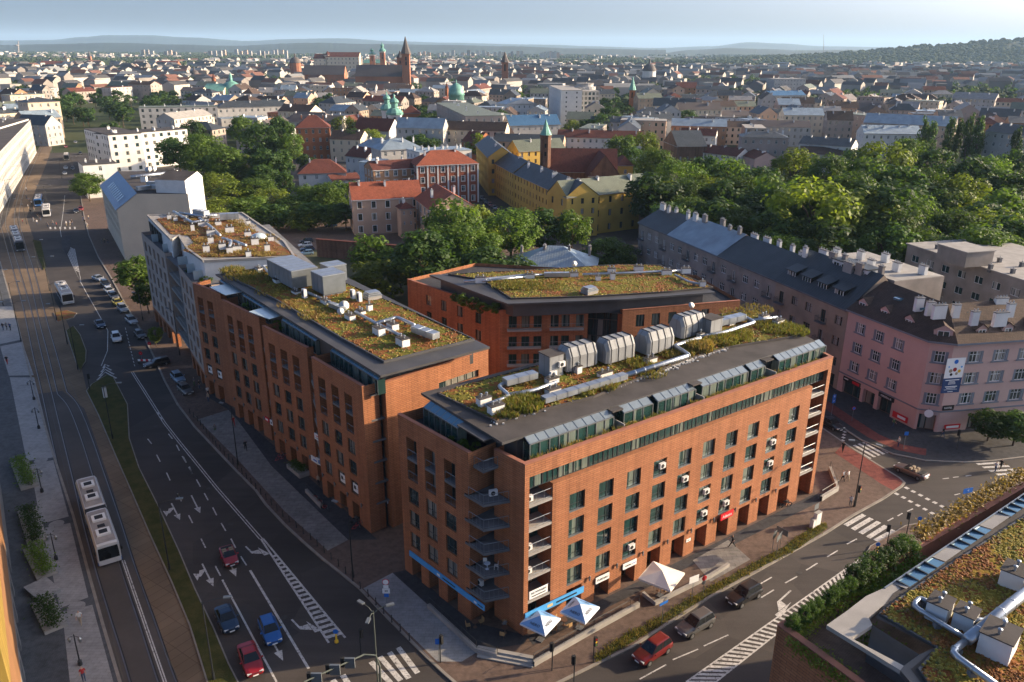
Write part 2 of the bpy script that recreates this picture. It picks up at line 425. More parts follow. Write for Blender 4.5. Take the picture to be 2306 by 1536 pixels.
SLAB = brickmat('granite_slabs', (0.26, 0.245, 0.225), (0.215, 0.20, 0.185), (0.13, 0.12, 0.11), 1.2, 0.6, 0.02, var=0.25, bump=0.3, scale=0.2)
SLABL = brickmat('light_granite_slabs', (0.32, 0.315, 0.31), (0.285, 0.28, 0.275), (0.20, 0.195, 0.19), 0.8, 0.4, 0.015, var=0.18, bump=0.3, scale=0.25)
COBBLE = brickmat('grey_setts', (0.12, 0.125, 0.135), (0.10, 0.105, 0.112), (0.05, 0.055, 0.06), 0.18, 0.1, 0.012, var=0.3, bump=0.4, scale=0.2)
def grass_mat(name, c1, c2, c3=None, s=0.5):
 m, nt, b = nodes(name); v = coords(nt)
 a = noise_n(nt, v, s, 5, 0.6); r = N(nt, 'ShaderNodeMapRange'); nt.links.new(a, r.inputs[0]); r.inputs[1].default_value = .35; r.inputs[2].default_value = .65
 c = mixc(nt, r.outputs[0], c1, c2)
 if c3:
  a2 = noise_n(nt, v, s * 2.7, 4); r2 = N(nt, 'ShaderNodeMapRange'); nt.links.new(a2, r2.inputs[0]); r2.inputs[1].default_value = .49; r2.inputs[2].default_value = .57
  c = mixc(nt, r2.outputs[0], c, c3)
 f = noise_n(nt, v, 9, 3); c = mixc(nt, f, mixc(nt, 1, c, (.45, .45, .45), 'MULTIPLY'), c)
 finish(nt, b, c, 0.95, [(noise_n(nt, v, 7, 4), 0.9, 0.1)], 0, 0.1); return m
LAWN = grass_mat('verge_grass', (0.060, 0.070, 0.020), (0.115, 0.100, 0.032), None, .6)
SEDUM = grass_mat('sedum_mat', (0.13, 0.15, 0.025), (0.25, 0.19, 0.035), (0.26, 0.10, 0.035), .22)
SEDUMB = grass_mat('dry_sedum_mat', (0.21, 0.13, 0.045), (0.25, 0.17, 0.06), (0.26, 0.10, 0.05), .3)
SEDUMR = grass_mat('rusty_sedum_mat', (0.25, 0.20, 0.03), (0.30, 0.17, 0.035), (0.24, 0.085, 0.028), .3)
def leafmat(name, c, trans=0.35, rnd=0.25):
 m, nt, b = nodes(name); v = nt.nodes.new('ShaderNodeTexCoord').outputs['Object']
 f = noise_n(nt, v, 2.2, 2); r = N(nt, 'ShaderNodeMapRange'); nt.links.new(f, r.inputs[0]); r.inputs[1].default_value = .35; r.inputs[2].default_value = .65
 col = mixc(nt, r.outputs[0], sc(c, .7), (c[0]*1.35, c[1]*1.25, c[2]*1.1))
 if rnd: col = rnd_mul(nt, col, rnd)
 nt.links.new(col, b.inputs['Base Color']); b.inputs['Roughness'].default_value = .6; b.inputs['Specular IOR Level'].default_value = .25
 tr = nt.nodes.new('ShaderNodeBsdfTranslucent'); nt.links.new(mixc(nt, 1, col, (1.2, 1.25, .6), 'MULTIPLY'), tr.inputs[0])
 mx = nt.nodes.new('ShaderNodeMixShader'); mx.inputs[0].default_value = trans
 nt.links.new(b.outputs[0], mx.inputs[1]); nt.links.new(tr.outputs[0], mx.inputs[2])
 nt.links.new(mx.outputs[0], nt.nodes['Material Output'].inputs[0]); return m
LEAF = leafmat('leaf_green', (0.088, 0.150, 0.026), .45, .38)
LEAFD = leafmat('leaf_dark_green', (0.050, 0.098, 0.024), .45, .38)
LEAFY = leafmat('leaf_yellow_green', (0.145, 0.195, 0.028), .45, .3)
SEDLEAF = [leafmat('sedum_' + n, c, .2, 0) for n, c in (('green', (.12, .135, .03)), ('yellow', (.27, .23, .04)), ('rust', (.27, .115, .035)), ('brown', (.17, .11, .04)))]
GRASSLEAF = leafmat('tall_grass', (.14, .155, .035), .3, 0)
GRASSDRY = leafmat('dry_grass', (.26, .19, .07), .3, 0)
BARK = mat('bark', (0.09, 0.065, 0.045), 0.95, 0.3, 3, 0.6, 12)
TILE = brickmat('orange_red_tiles', (0.36, 0.105, 0.055), (0.31, 0.085, 0.045), (0.16, 0.05, 0.03), 0.3, 0.32, 0.03, var=0.2, bump=0.6, scale=0.3)
TILED = brickmat('dark_red_tiles', (0.185, 0.06, 0.042), (0.15, 0.05, 0.035), (0.08, 0.025, 0.02), 0.3, 0.32, 0.03, var=0.25, bump=0.6, scale=0.3)
TILEB = brickmat('brown_tiles', (0.105, 0.068, 0.052), (0.085, 0.055, 0.042), (0.045, 0.03, 0.024), 0.3, 0.3, 0.03, var=0.25, bump=0.6, scale=0.3)
METALG = seammat('green_sheet_roof', (0.135, 0.150, 0.108), .62, .55, .25, .15, 1.35)
METALD = seammat('dark_sheet_roof', (0.055, 0.062, 0.066), .62, .5, .3, .2, 1.25)
METALB = seammat('blue_grey_sheet_roof', (0.26, 0.32, 0.36), .62, .45, .4, .2, 1.2)
METALBR = seammat('steel_blue_roof', (0.07, 0.16, 0.27), .7, .4, .4, .1, 1.25)
COPPER = seammat('verdigris', (0.14, 0.31, 0.25), .5, .6, .2, .25, 1.2)
PEACH = mat('peach_plaster', (0.50, 0.335, 0.235), .9, .10, .25)
PINK = mat('pink_plaster', (0.52, 0.35, 0.305), .9, .08, .2)
YELLOW = mat('ochre_plaster', (0.50, 0.33, 0.075), .9, .14, .2)
GREYP = mat('grey_stucco', (0.27, 0.235, 0.205), .92, .25, .25)
GREYT = mat('taupe_stucco', (0.30, 0.235, 0.175), .92, .22, .25)
CREAM = mat('cream_render', (0.60, 0.50, 0.37), .9, .06, .2)
BEIGE = mat('beige_stone', (0.36, 0.295, 0.25), .9, .1, .3)
LIMEW = mat('lime_white', (0.62, 0.60, 0.56), .9, .08, .3)
GREYBLUE = mat('grey_blue_trim', (0.17, 0.19, 0.22), .7, .1, .5)
GRAVEL = mat('gravel_ground', (0.14, 0.115, 0.09), .95, .3, .2, .4, 6, fine=.3)
EARTH = mat('garden_ground', (0.075, 0.075, 0.035), .95, .4, .08, .4, 3, fine=.3)
# bodies of people, made while the scene is small
def skin_person(seed, pose):
 me = bpy.data.meshes.new('person'); s = .5
 st = {'stand': (0, 0), 'walk': (.26, .22), 'run': (.42, .35), 'sit': (0, 0)}[pose]; f, a = st
 if pose == 'sit':
  V = [((0, 0, .52), .15), ((0, 0, .75), .14), ((0, 0, 1.0), .17), ((0, 0, 1.12), .06), ((.01, 0, 1.2), .085), ((.02, 0, 1.34), .085),
    ((.0, .1, .5), .1), ((.42, .11, .5), .075), ((.42, .11, .08), .05), ((.56, .11, .04), .045), ((0, -.1, .5), .1), ((.42, -.11, .5), .075), ((.42, -.11, .08), .05), ((.56, -.11, .04), .045),
    ((0, .2, 1.0), .065), ((.05, .26, .75), .045), ((.3, .2, .66), .035), ((.38, .17, .66), .03), ((0, -.2, 1.0), .065), ((.05, -.26, .75), .045), ((.3, -.2, .66), .035), ((.38, -.17, .66), .03)]
 else:
  V = [((0, 0, .95), .15), ((0, 0, 1.18), .13), ((0, 0, 1.42), .17), ((0, 0, 1.53), .06), ((.01, 0, 1.6), .085), ((.02, 0, 1.74), .085),
    ((0, .09, .88), .1), ((f*.5, .1, .5), .07), ((f*.9 - .02, .1, .09), .045), ((f*.9 + .13, .1, .05), .04), ((0, -.09, .88), .1), ((-f*.35, -.1, .5), .07), ((-f*1.05, -.1, .1), .045), ((-f*1.05 + .13, -.1, .05), .04),
    ((0, .2, 1.42), .065), ((-a*.6, .25, 1.16), .045), ((-a*.6 + .08 + a*.3, .25, .92), .035), ((-a*.6 + .12 + a*.4, .25, .82), .032), ((0, -.2, 1.42), .065), ((a*.7, -.25, 1.16), .045), ((a*.7 + .1 + a*.4, -.25, .93), .035), ((a*.7 + .15 + a*.5, -.25, .84), .032)]
 E = [(0, 1), (1, 2), (2, 3), (3, 4), (4, 5), (0, 6), (6, 7), (7, 8), (8, 9), (0, 10), (10, 11), (11, 12), (12, 13), (2, 14), (14, 15), (15, 16), (16, 17), (2, 18), (18, 19), (19, 20), (20, 21)]
 me.from_pydata([v for v, _ in V], E, [])
 o = bpy.data.objects.new('person_tmp', me); COL.objects.link(o); md = o.modifiers.new('skin', 'SKIN'); md.use_smooth_shade = True
 for i, (_, r) in enumerate(V):
  sv = me.skin_vertices[0].data[i]; sv.radius = (r, r); sv.use_root = i == 0
 o.modifiers.new('sub', 'SUBSURF').levels = 1
 dg = bpy.context.evaluated_depsgraph_get(); out = bpy.data.meshes.new_from_object(o.evaluated_get(dg)); bpy.data.objects.remove(o)
 for k in range(4): out.materials.append(None)
 hip, neck, sh = (.56, 1.14, .06) if pose == 'sit' else (.97, 1.53, .07)
 for p in out.polygons:
  z, y = p.center.z, abs(p.center.y); p.use_smooth = True
  if z > neck + .06: p.material_index = 3 if (z > neck + .19 or p.center.x < -.02) else 2
  elif z > neck - .02: p.material_index = 2
  elif y > .19 and z < neck - .33: p.material_index = 2
  elif z > hip: p.material_index = 0
  elif z < sh: p.material_index = 3
  else: p.material_index = 1
 return out
PM = {p: skin_person(1, p) for p in ('stand', 'walk', 'run', 'sit')}
# ground, roads, pavements
def ground_mat():
 m, nt, b = nodes('city_ground'); v = coords(nt)
 a = noise_n(nt, v, 0.0011, 6, .62); bq = noise_n(nt, v, 0.006, 4)
 r = N(nt, 'ShaderNodeMapRange'); nt.links.new(a, r.inputs[0]); r.inputs[1].default_value = .42; r.inputs[2].default_value = .58
 c = mixc(nt, r.outputs[0], (.040, .058, .022), (.115, .115, .060))
 c = mixc(nt, bq, mixc(nt, 1, c, (.55, .6, .55), 'MULTIPLY'), c)
 finish(nt, b, c, .95, [], 0, .1); return m
GROUND = ground_mat()
g = MB()
rings = [0, 120, 400, 1000, 2500, 6000, 12000, 24000, 38000]
for i in range(len(rings) - 1):
 for k in range(48):
  a0, a1 = k * math.pi / 24, (k + 1) * math.pi / 24
  q = [(rings[i]*math.cos(a0), rings[i]*math.sin(a0), -.03), (rings[i+1]*math.cos(a0), rings[i+1]*math.sin(a0), -.03),
    (rings[i+1]*math.cos(a1), rings[i+1]*math.sin(a1), -.03), (rings[i]*math.cos(a1), rings[i]*math.sin(a1), -.03)]
  g.face(q if i else q[1:3] + [(0, 0, -.03)])
tag(g.build('ground', GROUND), kind='structure')
def pxy(pts, z=0): return [tuple(P(x, y, z)[:2]) for x, y in pts]
def area2(poly): return sum(poly[i][0]*poly[(i+1) % len(poly)][1] - poly[(i+1) % len(poly)][0]*poly[i][1] for i in range(len(poly)))
def tri_fill(mb, poly, z, mi=0):
 from mathutils.geometry import tessellate_polygon
 if area2(poly) < 0: poly = poly[::-1]
 vs = [Vector((x, y, z)) for x, y in poly]
 for t in tessellate_polygon([vs]):
  q = [vs[i] for i in t]
  if (q[1]-q[0]).cross(q[2]-q[0]).z < 0: q.reverse()
  mb.face(q, mi)
def sheet(name, poly, z, m, parent=None, kind='structure'):
 mb = MB(); tri_fill(mb, poly, z); o = mb.build(name, m, parent)
 if not parent: tag(o, kind=kind)
 return o
def raised(name, poly, h, m, z0=-.02):
 if area2(poly) < 0: poly = poly[::-1]
 mb = MB(); tri_fill(mb, poly, h)
 n = len(poly)
 for i in range(n):
  a, b = poly[i], poly[(i+1) % n]; mb.face([(a[0], a[1], z0), (b[0], b[1], z0), (b[0], b[1], h), (a[0], a[1], h)])
 return tag(mb.build(name, m), kind='structure')
def offset_line(pts, d):
 out = []
 for i, p in enumerate(pts):
  a = Vector(pts[max(0, i-1)]); b = Vector(pts[min(len(pts)-1, i+1)]); t = (b - a).normalized()
  out.append((p[0] - t.y * d, p[1] + t.x * d))
 return out
def strip(mb, pts, w, z, h=None, z0=0, mi=0):
 l, r = offset_line(pts, w/2), offset_line(pts, -w/2)
 for i in range(len(pts) - 1):
  mb.face([(*r[i], z), (*r[i+1], z), (*l[i+1], z), (*l[i], z)], mi)
  if h:
   for s in (r, l):
    q = [(*s[i], z0), (*s[i+1], z0), (*s[i+1], z), (*s[i], z)]
    mb.face(q if s is r else q[::-1], mi)
ROAD = sheet('road', [(-330, 15), (190, 15), (190, 200), (-40, 460), (-330, 460)], 0.0, ASPHALT)
KL = [(182, 440), (188, 480), (200, 530), (222, 580), (250, 625), (285, 690), (318, 745), (345, 800), (372, 860), (400, 911), (438, 961), (485, 1011), (532, 1061), (576, 1105), (599, 1137), (641, 1182), (684, 1222), (726, 1259), (769, 1293), (811, 1327), (882, 1401), (919, 1438), (956, 1475), (1000, 1517), (1050, 1560), (1110, 1590)]
KR = [(1190, 1572), (1337, 1499), (1423, 1458), (1520, 1395), (1599, 1345), (1700, 1290), (1779, 1246), (1858, 1202), (1921, 1161), (1985, 1126), (2030, 1096), (2037, 1088), (2026, 1078), (1961, 1038), (1897, 996), (1850, 964)]
kl, kr = pxy(KL), pxy(KR)
e0 = kr[-1]
kr2 = [(e0[0] - 8, e0[1] + 22), (e0[0] - 28, e0[1] + 88), (e0[0] - 40, e0[1] + 130)]
block = kl + kr + kr2 + [tuple(P(700, 470)[:2]), tuple(P(500, 455)[:2]), tuple(P(215, 420)[:2])]
raised('pavement', block, 0.12, PAVEBROWN)
def kerb(pts, name='kerb', w=.3):
 mb = MB(); strip(mb, pts, w, .135, 1); return tag(mb.build(name, KERB), kind='structure')
kerb(kl + kr)
raised('courtyard', [(-31, 132), (-4, 99.5), (10, 101), (36, 113), (30, 150), (8, 215), (-25, 240), (-62, 232)], .14, EARTH)
KF = [(1888, 958), (1938, 991), (2011, 1023), (2084, 1038), (2172, 1042), (2231, 1039), (2306, 1030), (2420, 1010)]
kf = pxy(KF)
hp = [(57.9, 131), (33, 200), (26, 222)]
far = [(16, 215), (24, 195), (46, 136)] + kf + [(120, 112), (120, 150), (60, 215), (30, 230)]
raised('hotel_pavement', far, .12, PAVEDARK)
kerb([(16, 215), (24, 195), (46, 136)] + kf)
sheet('cycle_path', offset_line([(40.5, 158), (46, 142)] + kf[:4], 1.6) + offset_line([(40.5, 158), (46, 142)] + kf[:4], 4.0)[::-1], .126, PAVERED)
sheet('cycle_path', pxy([(1898, 1000), (1935, 1022), (2032, 1082), (2030, 1092), (2012, 1104), (1985, 1090), (1880, 1020)], .12), .126, PAVERED)
KT = [(0, 589), (10, 625), (36, 716), (49, 768), (68, 843), (81, 888), (120, 1024), (165, 1162), (201, 1296), (232, 1408), (270, 1536), (300, 1640)]
kt = pxy(KT)
raised('plaza_pavement', kt + [(kt[-1][0]-40, kt[-1][1]-6), (kt[0][0]-60, kt[0][1]-30), (kt[0][0]-30, kt[0][1]+10)], .12, COBBLE)
kerb(kt)
SLABQ = [[(22, 850), (77, 850), (122, 1030), (60, 1038)], [(68, 1046), (120, 1036), (155, 1163), (92, 1180)], [(95, 1190), (158, 1178), (199, 1345), (135, 1370)], [(140, 1378), (208, 1362), (262, 1560), (160, 1560)],
   [(-20, 690), (28, 690), (48, 765), (0, 775)], [(0, 780), (50, 770), (76, 845), (20, 846)]]
for q in SLABQ:
 sheet('slab_panel', pxy(q, .12), .126, SLABL)
mb = MB()
for x, y in [(92, 1037), (127, 1180), (172, 1366)]:
 c = P(x, y, .12); mb.prism([(c.x + .9*math.cos(a), c.y + .9*math.sin(a)) for a in [k*math.pi/8 for k in range(16)]], .12, .135)
 tag(mb.build('paving_disc', SLABL), kind='structure'); mb = MB()
GLp = [(196, 881), (223, 935), (263, 1029), (304, 1122), (339, 1203), (388, 1310), (429, 1408), (469, 1536), (500, 1640)]
TW = sheet('tramway', kt + pxy(GLp)[::-1] + pxy([(186, 838), (172, 770), (148, 720), (125, 680), (112, 640), (95, 590), (78, 545), (60, 490), (75, 440), (100, 380), (118, 330), (95, 320), (60, 380), (25, 470), (0, 520)]), .005, TRAMWAY)
sheet('bus_lane', pxy([(81, 888), (120, 1024), (165, 1162), (201, 1296), (232, 1408), (270, 1536), (300, 1640), (465, 1640), (395, 1536), (330, 1350), (285, 1210), (250, 1090), (215, 990), (190, 920), (140, 880)]), .009, TRAMDARK)
def smooth_line(px, n=6):
 pts = [Vector(p) for p in pxy(px)]; out = []
 for i in range(len(pts) - 1):
  p0, p1, p2, p3 = pts[max(0, i-1)], pts[i], pts[i+1], pts[min(len(pts)-1, i+2)]
  for k in range(n):
   t = k / n; out.append(.5 * ((2*p1) + (p2-p0)*t + (2*p0-5*p1+4*p2-p3)*t*t + (3*p1-p0-3*p2+p3)*t**3))
 out.append(pts[-1]); return [tuple(p) for p in out]
RAILM = mat('steel_rail', (.16, .15, .15), .35, .2, .5, metal=.7)
c1 = smooth_line([(140, 885), (118, 800), (96, 720), (72, 620), (48, 540), (38, 480), (60, 400), (92, 330)])
c2 = smooth_line([(300, 1640), (262, 1500), (232, 1400), (200, 1290), (172, 1180), (150, 1080), (128, 985), (104, 880), (84, 800), (62, 700), (40, 620), (14, 530), (8, 490), (32, 410), (70, 330)])
c3 = smooth_line([(420, 1640), (376, 1536), (330, 1400), (290, 1285), (255, 1170), (222, 1070), (192, 980), (165, 915), (140, 885)])
for c in (c2, c3 + c1[1:]):
 for d in (-.72, .72):
  mb = MB(); strip(mb, offset_line(c, d), .12, .02); mb.build('rail', RAILM, TW)
  mb = MB(); strip(mb, offset_line(c, d - .13), .1, .012); mb.build('rail_groove', BLACK, TW)
GRp = [(241, 846), (254, 850), (286, 912), (290, 988), (312, 1055), (357, 1145), (402, 1243), (437, 1327), (480, 1418), (513, 1497), (533, 1536), (570, 1640)]
gs = pxy(GLp)[::-1] + pxy([(208, 866)]) + pxy(GRp)
raised('grass_strip', gs, .16, LAWN); kerb(pxy(GLp)[::-1] + pxy([(208, 866)]) + pxy(GRp))
gs2 = pxy([(150, 745), (165, 735), (180, 755), (193, 790), (192, 815), (180, 836), (172, 815), (160, 780)])
raised('grass_strip', gs2, .16, LAWN); kerb(gs2 + gs2[:1])
gs3 = pxy([(122, 705), (150, 700), (172, 706), (165, 716), (130, 726)])
raised('grass_strip', gs3, .16, SEDUMB); kerb(gs3 + gs3[:1])
isl = pxy([(138, 535), (160, 530), (158, 560), (150, 575), (140, 560)])
raised('traffic_island', isl, .14, PAVEDARK)
gs4 = pxy([(74, 540), (92, 545), (104, 600), (98, 608), (86, 580)])
raised('grass_strip', gs4, .16, LAWN)
sheet('granite_band', pxy([(431, 930), (447, 944), (514, 923), (538, 950), (611, 1049), (784, 1216), (738, 1240), (640, 1150), (540, 1040)], .12), .126, SLAB)
sheet('dark_band', pxy([(514, 923), (538, 950), (611, 1049), (784, 1216), (850, 1215), (480, 880), (470, 895)], .12), .125, PAVEDARK)
sheet('granite_band', pxy([(818, 1325), (884, 1290), (1078, 1466), (1040, 1490), (985, 1490)], .12), .126, SLABL)
sheet('dark_band', pxy([(884, 1290), (920, 1282), (1060, 1400), (1190, 1432), (1180, 1450), (1078, 1466)], .12), .125, PAVEDARK)
sheet('granite_band', pxy([(1560, 1262), (1640, 1216), (1690, 1260), (1600, 1310)], .12), .126, SLAB)
sheet('dark_band', pxy([(1186, 1434), (1830, 1114), (1870, 1110), (1850, 1128), (1200, 1452)], .12), .1245, PAVEDARK)
vg = pxy([(1337, 1478), (1404, 1431), (1462, 1404), (1540, 1355), (1600, 1322), (1700, 1266), (1763, 1233), (1826, 1189), (1861, 1177), (1864, 1189), (1795, 1237), (1700, 1284), (1599, 1339), (1520, 1388), (1423, 1447), (1345, 1490)], .12)
raised('grass_verge', vg, .17, LAWN)
il = pxy([(1953, 1247), (1962, 1232), (1990, 1216), (2040, 1186), (2066, 1181), (2083, 1190), (2082, 1198), (2306, 1062), (2400, 1000), (2400, 1180), (2160, 1270), (2000, 1300), (1960, 1262)])
raised('traffic_island', il, .14, PAVEBROWN); kerb(il[:8])
# painted markings, each one a part of the road
def line_px(a, b, w=.14, z=.012, name='lane_line'):
 mb = MB(); strip(mb, pxy([a, b]), w, z); mb.build(name, PAINT, ROAD)
def tz(x0, y0, k): return lambda x, y: (x0 + x*k, y0 + y*k)
m0, m2, m3, m4, m7, m8 = tz(0, 850, .4464), tz(400, 850, .293), tz(400, 1100, .2838), tz(0, 400, .3256), tz(1700, 1050, .3164), tz(1850, 850, .2931)
dl = [m2(640, 1240), m2(300, 850), m2(0, 480), m0(830, 230), m0(710, 40), (313, 862), (298, 838)]
for off in (-.16, .16):
 mb = MB(); strip(mb, offset_line(pxy(dl), off), .13, .012); mb.build('double_line', PAINT, ROAD)
mb = MB(); strip(mb, pxy([(228, 824), (242, 790), (243, 745), (232, 725), (215, 695), (195, 660), (180, 632)]), .14, .012); mb.build('lane_line', PAINT, ROAD)
mb = MB(); strip(mb, pxy([(180, 632), (160, 590), (140, 545), (136, 520), (142, 480), (146, 440)]), .14, .012); mb.build('lane_line', PAINT, ROAD)
for f, L in ((m2, [(35, 605, 65, 655), (85, 690, 115, 740), (145, 785, 175, 840), (205, 890, 235, 945), (270, 1000, 300, 1060), (335, 1120, 370, 1180), (410, 1240, 445, 1310), (485, 1375, 530, 1445), (0, 895, 30, 950), (85, 1060, 115, 1120), (180, 1240, 215, 1310), (290, 1450, 330, 1525)]),
    (m0, [(850, 285, 870, 310), (890, 340, 905, 370), (925, 400, 940, 430), (955, 450, 970, 485), (745, 310, 765, 335), (790, 390, 808, 425), (840, 480, 858, 520), (895, 585, 915, 625), (795, 175, 803, 187), (810, 200, 818, 212)]),
    (m7, [(655, 555, 725, 517), (515, 645, 590, 600), (365, 740, 445, 690), (215, 832, 300, 785), (45, 935, 135, 880), (945, 390, 985, 368), (1015, 355, 1050, 335), (1085, 322, 1125, 303), (1420, 205, 1460, 195), (1500, 190, 1545, 180), (1585, 175, 1625, 165), (1335, 90, 1380, 85), (1410, 80, 1450, 75), (1500, 70, 1540, 65), (0, 860, 120, 790)])):
 for x0, y0, x1, y1 in L: line_px(f(x0, y0), f(x1, y1), .16, name='lane_dash')
for k in range(12):
 t = k / 12; y = 738 + 90 * t; line_px((282 + 22*t, y), (283.5 + 22*t, y + 4.5), .14, name='lane_dash')
for a, b in (((1515, 1486), (1572, 1462)), ((1585, 1455), (1640, 1430)), ((1440, 1530), (1500, 1497))): line_px(a, b, .14)
line_px(m3(355, 725), m3(785, 1536), .2); line_px(m3(575, 650), m3(1040, 1430), .26)
line_px((275, 1262), (370, 1540), .12); line_px((280, 1262), (376, 1540), .12)
def hatch(L0, L1, R0, R1, n, t0, bw, w=.22):
 l0, l1, r0, r1 = [Vector(P(*q)[:2]) for q in (L0, L1, R0, R1)]
 for a, b in ((l0, l1), (r0, r1)):
  mb = MB(); strip(mb, [tuple(a), tuple(b)], w, .012); mb.build('hatch_edge', PAINT, ROAD)
 for k in range(n):
  t = t0 + (1 - t0) * k / n
  a = l0.lerp(l1, t); b = r0.lerp(r1, t); d = (l1 - l0).normalized()
  mb = MB(); strip(mb, [tuple(a), tuple(b)], bw, .010); mb.build('hatch_bar', PAINT, ROAD)
hatch(m3(660, 400), m3(1200, 1225), m3(675, 395), m3(1330, 1185), 20, .2, .45)
hatch((1545, 1536), m7(800, 622), (1612, 1536), m7(792, 690), 40, .0, .32, .16)
hatch((180, 632), (140, 545), (182, 632), (168, 560), 16, .25, .3, .1)
for k in range(4):
 mb = MB(); a, b, c = P(237, 838 - 6*k*1.0), P(219 + 4.5*k, 856 - 9*k), P(262 - 5.5*k, 852 - 9*k)
 strip(mb, [tuple(b[:2]), tuple(a[:2]), tuple(c[:2])], .35, .012); mb.build('hatch_chevron', PAINT, ROAD)
def arrow(tip, tail, kind='straight', size=1.0):
 t, a = Vector(P(*tip)[:2]), Vector(P(*tail)[:2]); d = (t - a).normalized(); n = Vector((-d.y, d.x)); L = (t - a).length
 mb = MB(); z = .013
 def q(pts): tri_fill(mb, [tuple(a + d*x + n*y) for x, y in pts], z + .002*len(mb.f))
 if kind in ('straight', 'both'):
  q([(0, -.09), (L - 1.6, -.09), (L - 1.6, .09), (0, .09)]); q([(L - 1.6, -.42), (L, 0), (L - 1.6, .42)])
 if kind == 'both':
  q([(1.2, -.09), (1.6, -.09), (2.4, -.7), (2.4, -1.0), (1.2, -.6)]); q([(1.9, -.65), (3.0, -1.25), (1.4, -1.35)])
 if kind == 'left':
  q([(0, -.1), (L*.55, -.1), (L*.55, .1), (0, .1)]); q([(L*.55 - .5, -.1), (L*.55, -.1), (L*.8, .8), (L*.5, .9)]); q([(L*.35, 1.0), (L*.95, .8), (L, 1.5)])
 mb.build('road_arrow', PAINT, ROAD)
arrow(m0(1010, 685), m0(965, 595)); arrow(m0(908, 720), m0(865, 635), 'both'); arrow(m0(1077, 1055), m0(1020, 940), 'both')
arrow(m3(640, 560), m3(540, 460), 'left'); arrow(m3(1040, 1180), m3(905, 1040), 'left'); arrow(m3(465, 700), m3(400, 560)); arrow(m3(838, 1370), m3(740, 1190))
arrow(m7(85, 1040), m7(255, 885), 'left')
for f, L, wd in ((m3, [(1535, 1375, 1690, 1545), (1605, 1335, 1770, 1525), (1680, 1300, 1835, 1508), (1750, 1262, 1905, 1465), (1230, 1520, 1260, 1560), (1310, 1480, 1360, 1560)], .55),
     (m7, [(645, 422, 778, 345), (697, 450, 830, 371), (752, 478, 883, 396), (805, 508, 935, 425), (858, 530, 992, 456)], .6),
     (m8, [(215, 535, 375, 625), (250, 520, 410, 612), (285, 510, 445, 600), (320, 498, 480, 590), (352, 490, 515, 580), (490, 545, 550, 570), (1195, 667, 1375, 655), (1240, 692, 1440, 680), (1290, 720, 1490, 707), (1345, 747, 1510, 735), (1390, 777, 1440, 772)], .5)):
 for x0, y0, x1, y1 in L: line_px(f(x0, y0), f(x1, y1), wd, .012, 'zebra_stripe')
for x, y in [(655, 850), (705, 877), (760, 905), (815, 935), (870, 962), (925, 990), (988, 1022), (577, 895), (630, 923), (683, 953), (740, 983), (795, 1013), (850, 1043), (910, 1075)]:
 line_px(m8(x - 14, y - 7), m8(x + 14, y + 7), .55, .012, 'crossing_square')
for k in range(6):
 line_px((113 + 11*k, 511), (113 + 11*k + 1, 516), .5, .012, 'zebra_stripe')
for k in range(7): line_px((1893 + k*1.6, 997 - 6.5*k), (1899 + k*1.6, 1000 - 6.5*k), .5, .012, 'crossing_square')
# shared roof furniture
def inside(p, poly):
 c = False; n = len(poly); x, y = p
 for i in range(n):
  x0, y0 = poly[i]; x1, y1 = poly[(i+1) % n]
  if (y0 > y) != (y1 > y) and x < (x1 - x0) * (y - y0) / (y1 - y0) + x0: c = not c
 return c
def green_roof(poly, z, m, parent, step=.4, amp=.10, name='planting'):
 mb = MB(); tri_fill(mb, poly, z)
 xs = [p[0] for p in poly]; ys = [p[1] for p in poly]
 def hh(x, y):
  return z + .02 + amp * (noise.noise((x*.9, y*.9, 3)) * .5 + .5) + amp * .8 * max(0, noise.noise((x*2.6, y*2.6, 9)))
 x = min(xs)
 while x < max(xs):
  y = min(ys)
  while y < max(ys):
   if all(inside((x + a*step, y + b*step), poly) for a in (0, 1) for b in (0, 1)):
    mb.face([(x, y, hh(x, y)), (x+step, y, hh(x+step, y)), (x+step, y+step, hh(x+step, y+step)), (x, y+step, hh(x, y+step))])
   y += step
  x += step
 me = mb.build(name, m, parent, smooth=True)
 return me
def edge_strip(poly, z0, z1, w, m, parent, name='roof_edge'):
 c = Vector((sum(p[0] for p in poly)/len(poly), sum(p[1] for p in poly)/len(poly))); n = len(poly); mb = MB()
 sgn = 1 if area2(poly) > 0 else -1
 for i in range(n):
  a, b = Vector(poly[i]), Vector(poly[(i+1) % n]); t = (b - a).normalized(); nn = Vector((t.y, -t.x)) * sgn
  mb.obox(a, t, nn, -w/2 + .002*i, (b-a).length + w/2 - .002*i, -w/2, w/2, z0, z1 + .002*(i % 2))
 return mb.build(name, m, parent)
def sedum(poly, z, n, parent, rust=.4, size=(.07, .2), seed=1, name='sedum_clumps'):
 R = random.Random(seed); xs = [p[0] for p in poly]; ys = [p[1] for p in poly]; mb = MB(); k = 0
 while k < n:
  x, y = R.uniform(min(xs), max(xs)), R.uniform(min(ys), max(ys)); k += 1
  if not inside((x, y), poly): continue
  v = noise.noise((x*.22 + seed, y*.22, 1.7)) + .5*noise.noise((x*.8, y*.8, 4)) + R.uniform(-.22, .22)
  mi = 2 if v > .55 - rust else (3 if v > .42 - rust else (1 if v < -.12 else 0))
  r = R.uniform(*size); a0 = R.random()*6; h = r*R.uniform(.3, .6)
  ring = [(x + r*R.uniform(.75, 1.1)*math.cos(a0 + q*1.257), y + r*R.uniform(.75, 1.1)*math.sin(a0 + q*1.257), z + .03) for q in range(5)]
  top = [(x + .5*(p[0]-x), y + .5*(p[1]-y), z + h + .05) for p in ring]
  for q in range(5): mb.face([ring[q], ring[(q+1) % 5], top[(q+1) % 5], top[q]], mi)
  mb.face(top, mi)
 return tag(mb.build(name, SEDLEAF, parent), kind='stuff')
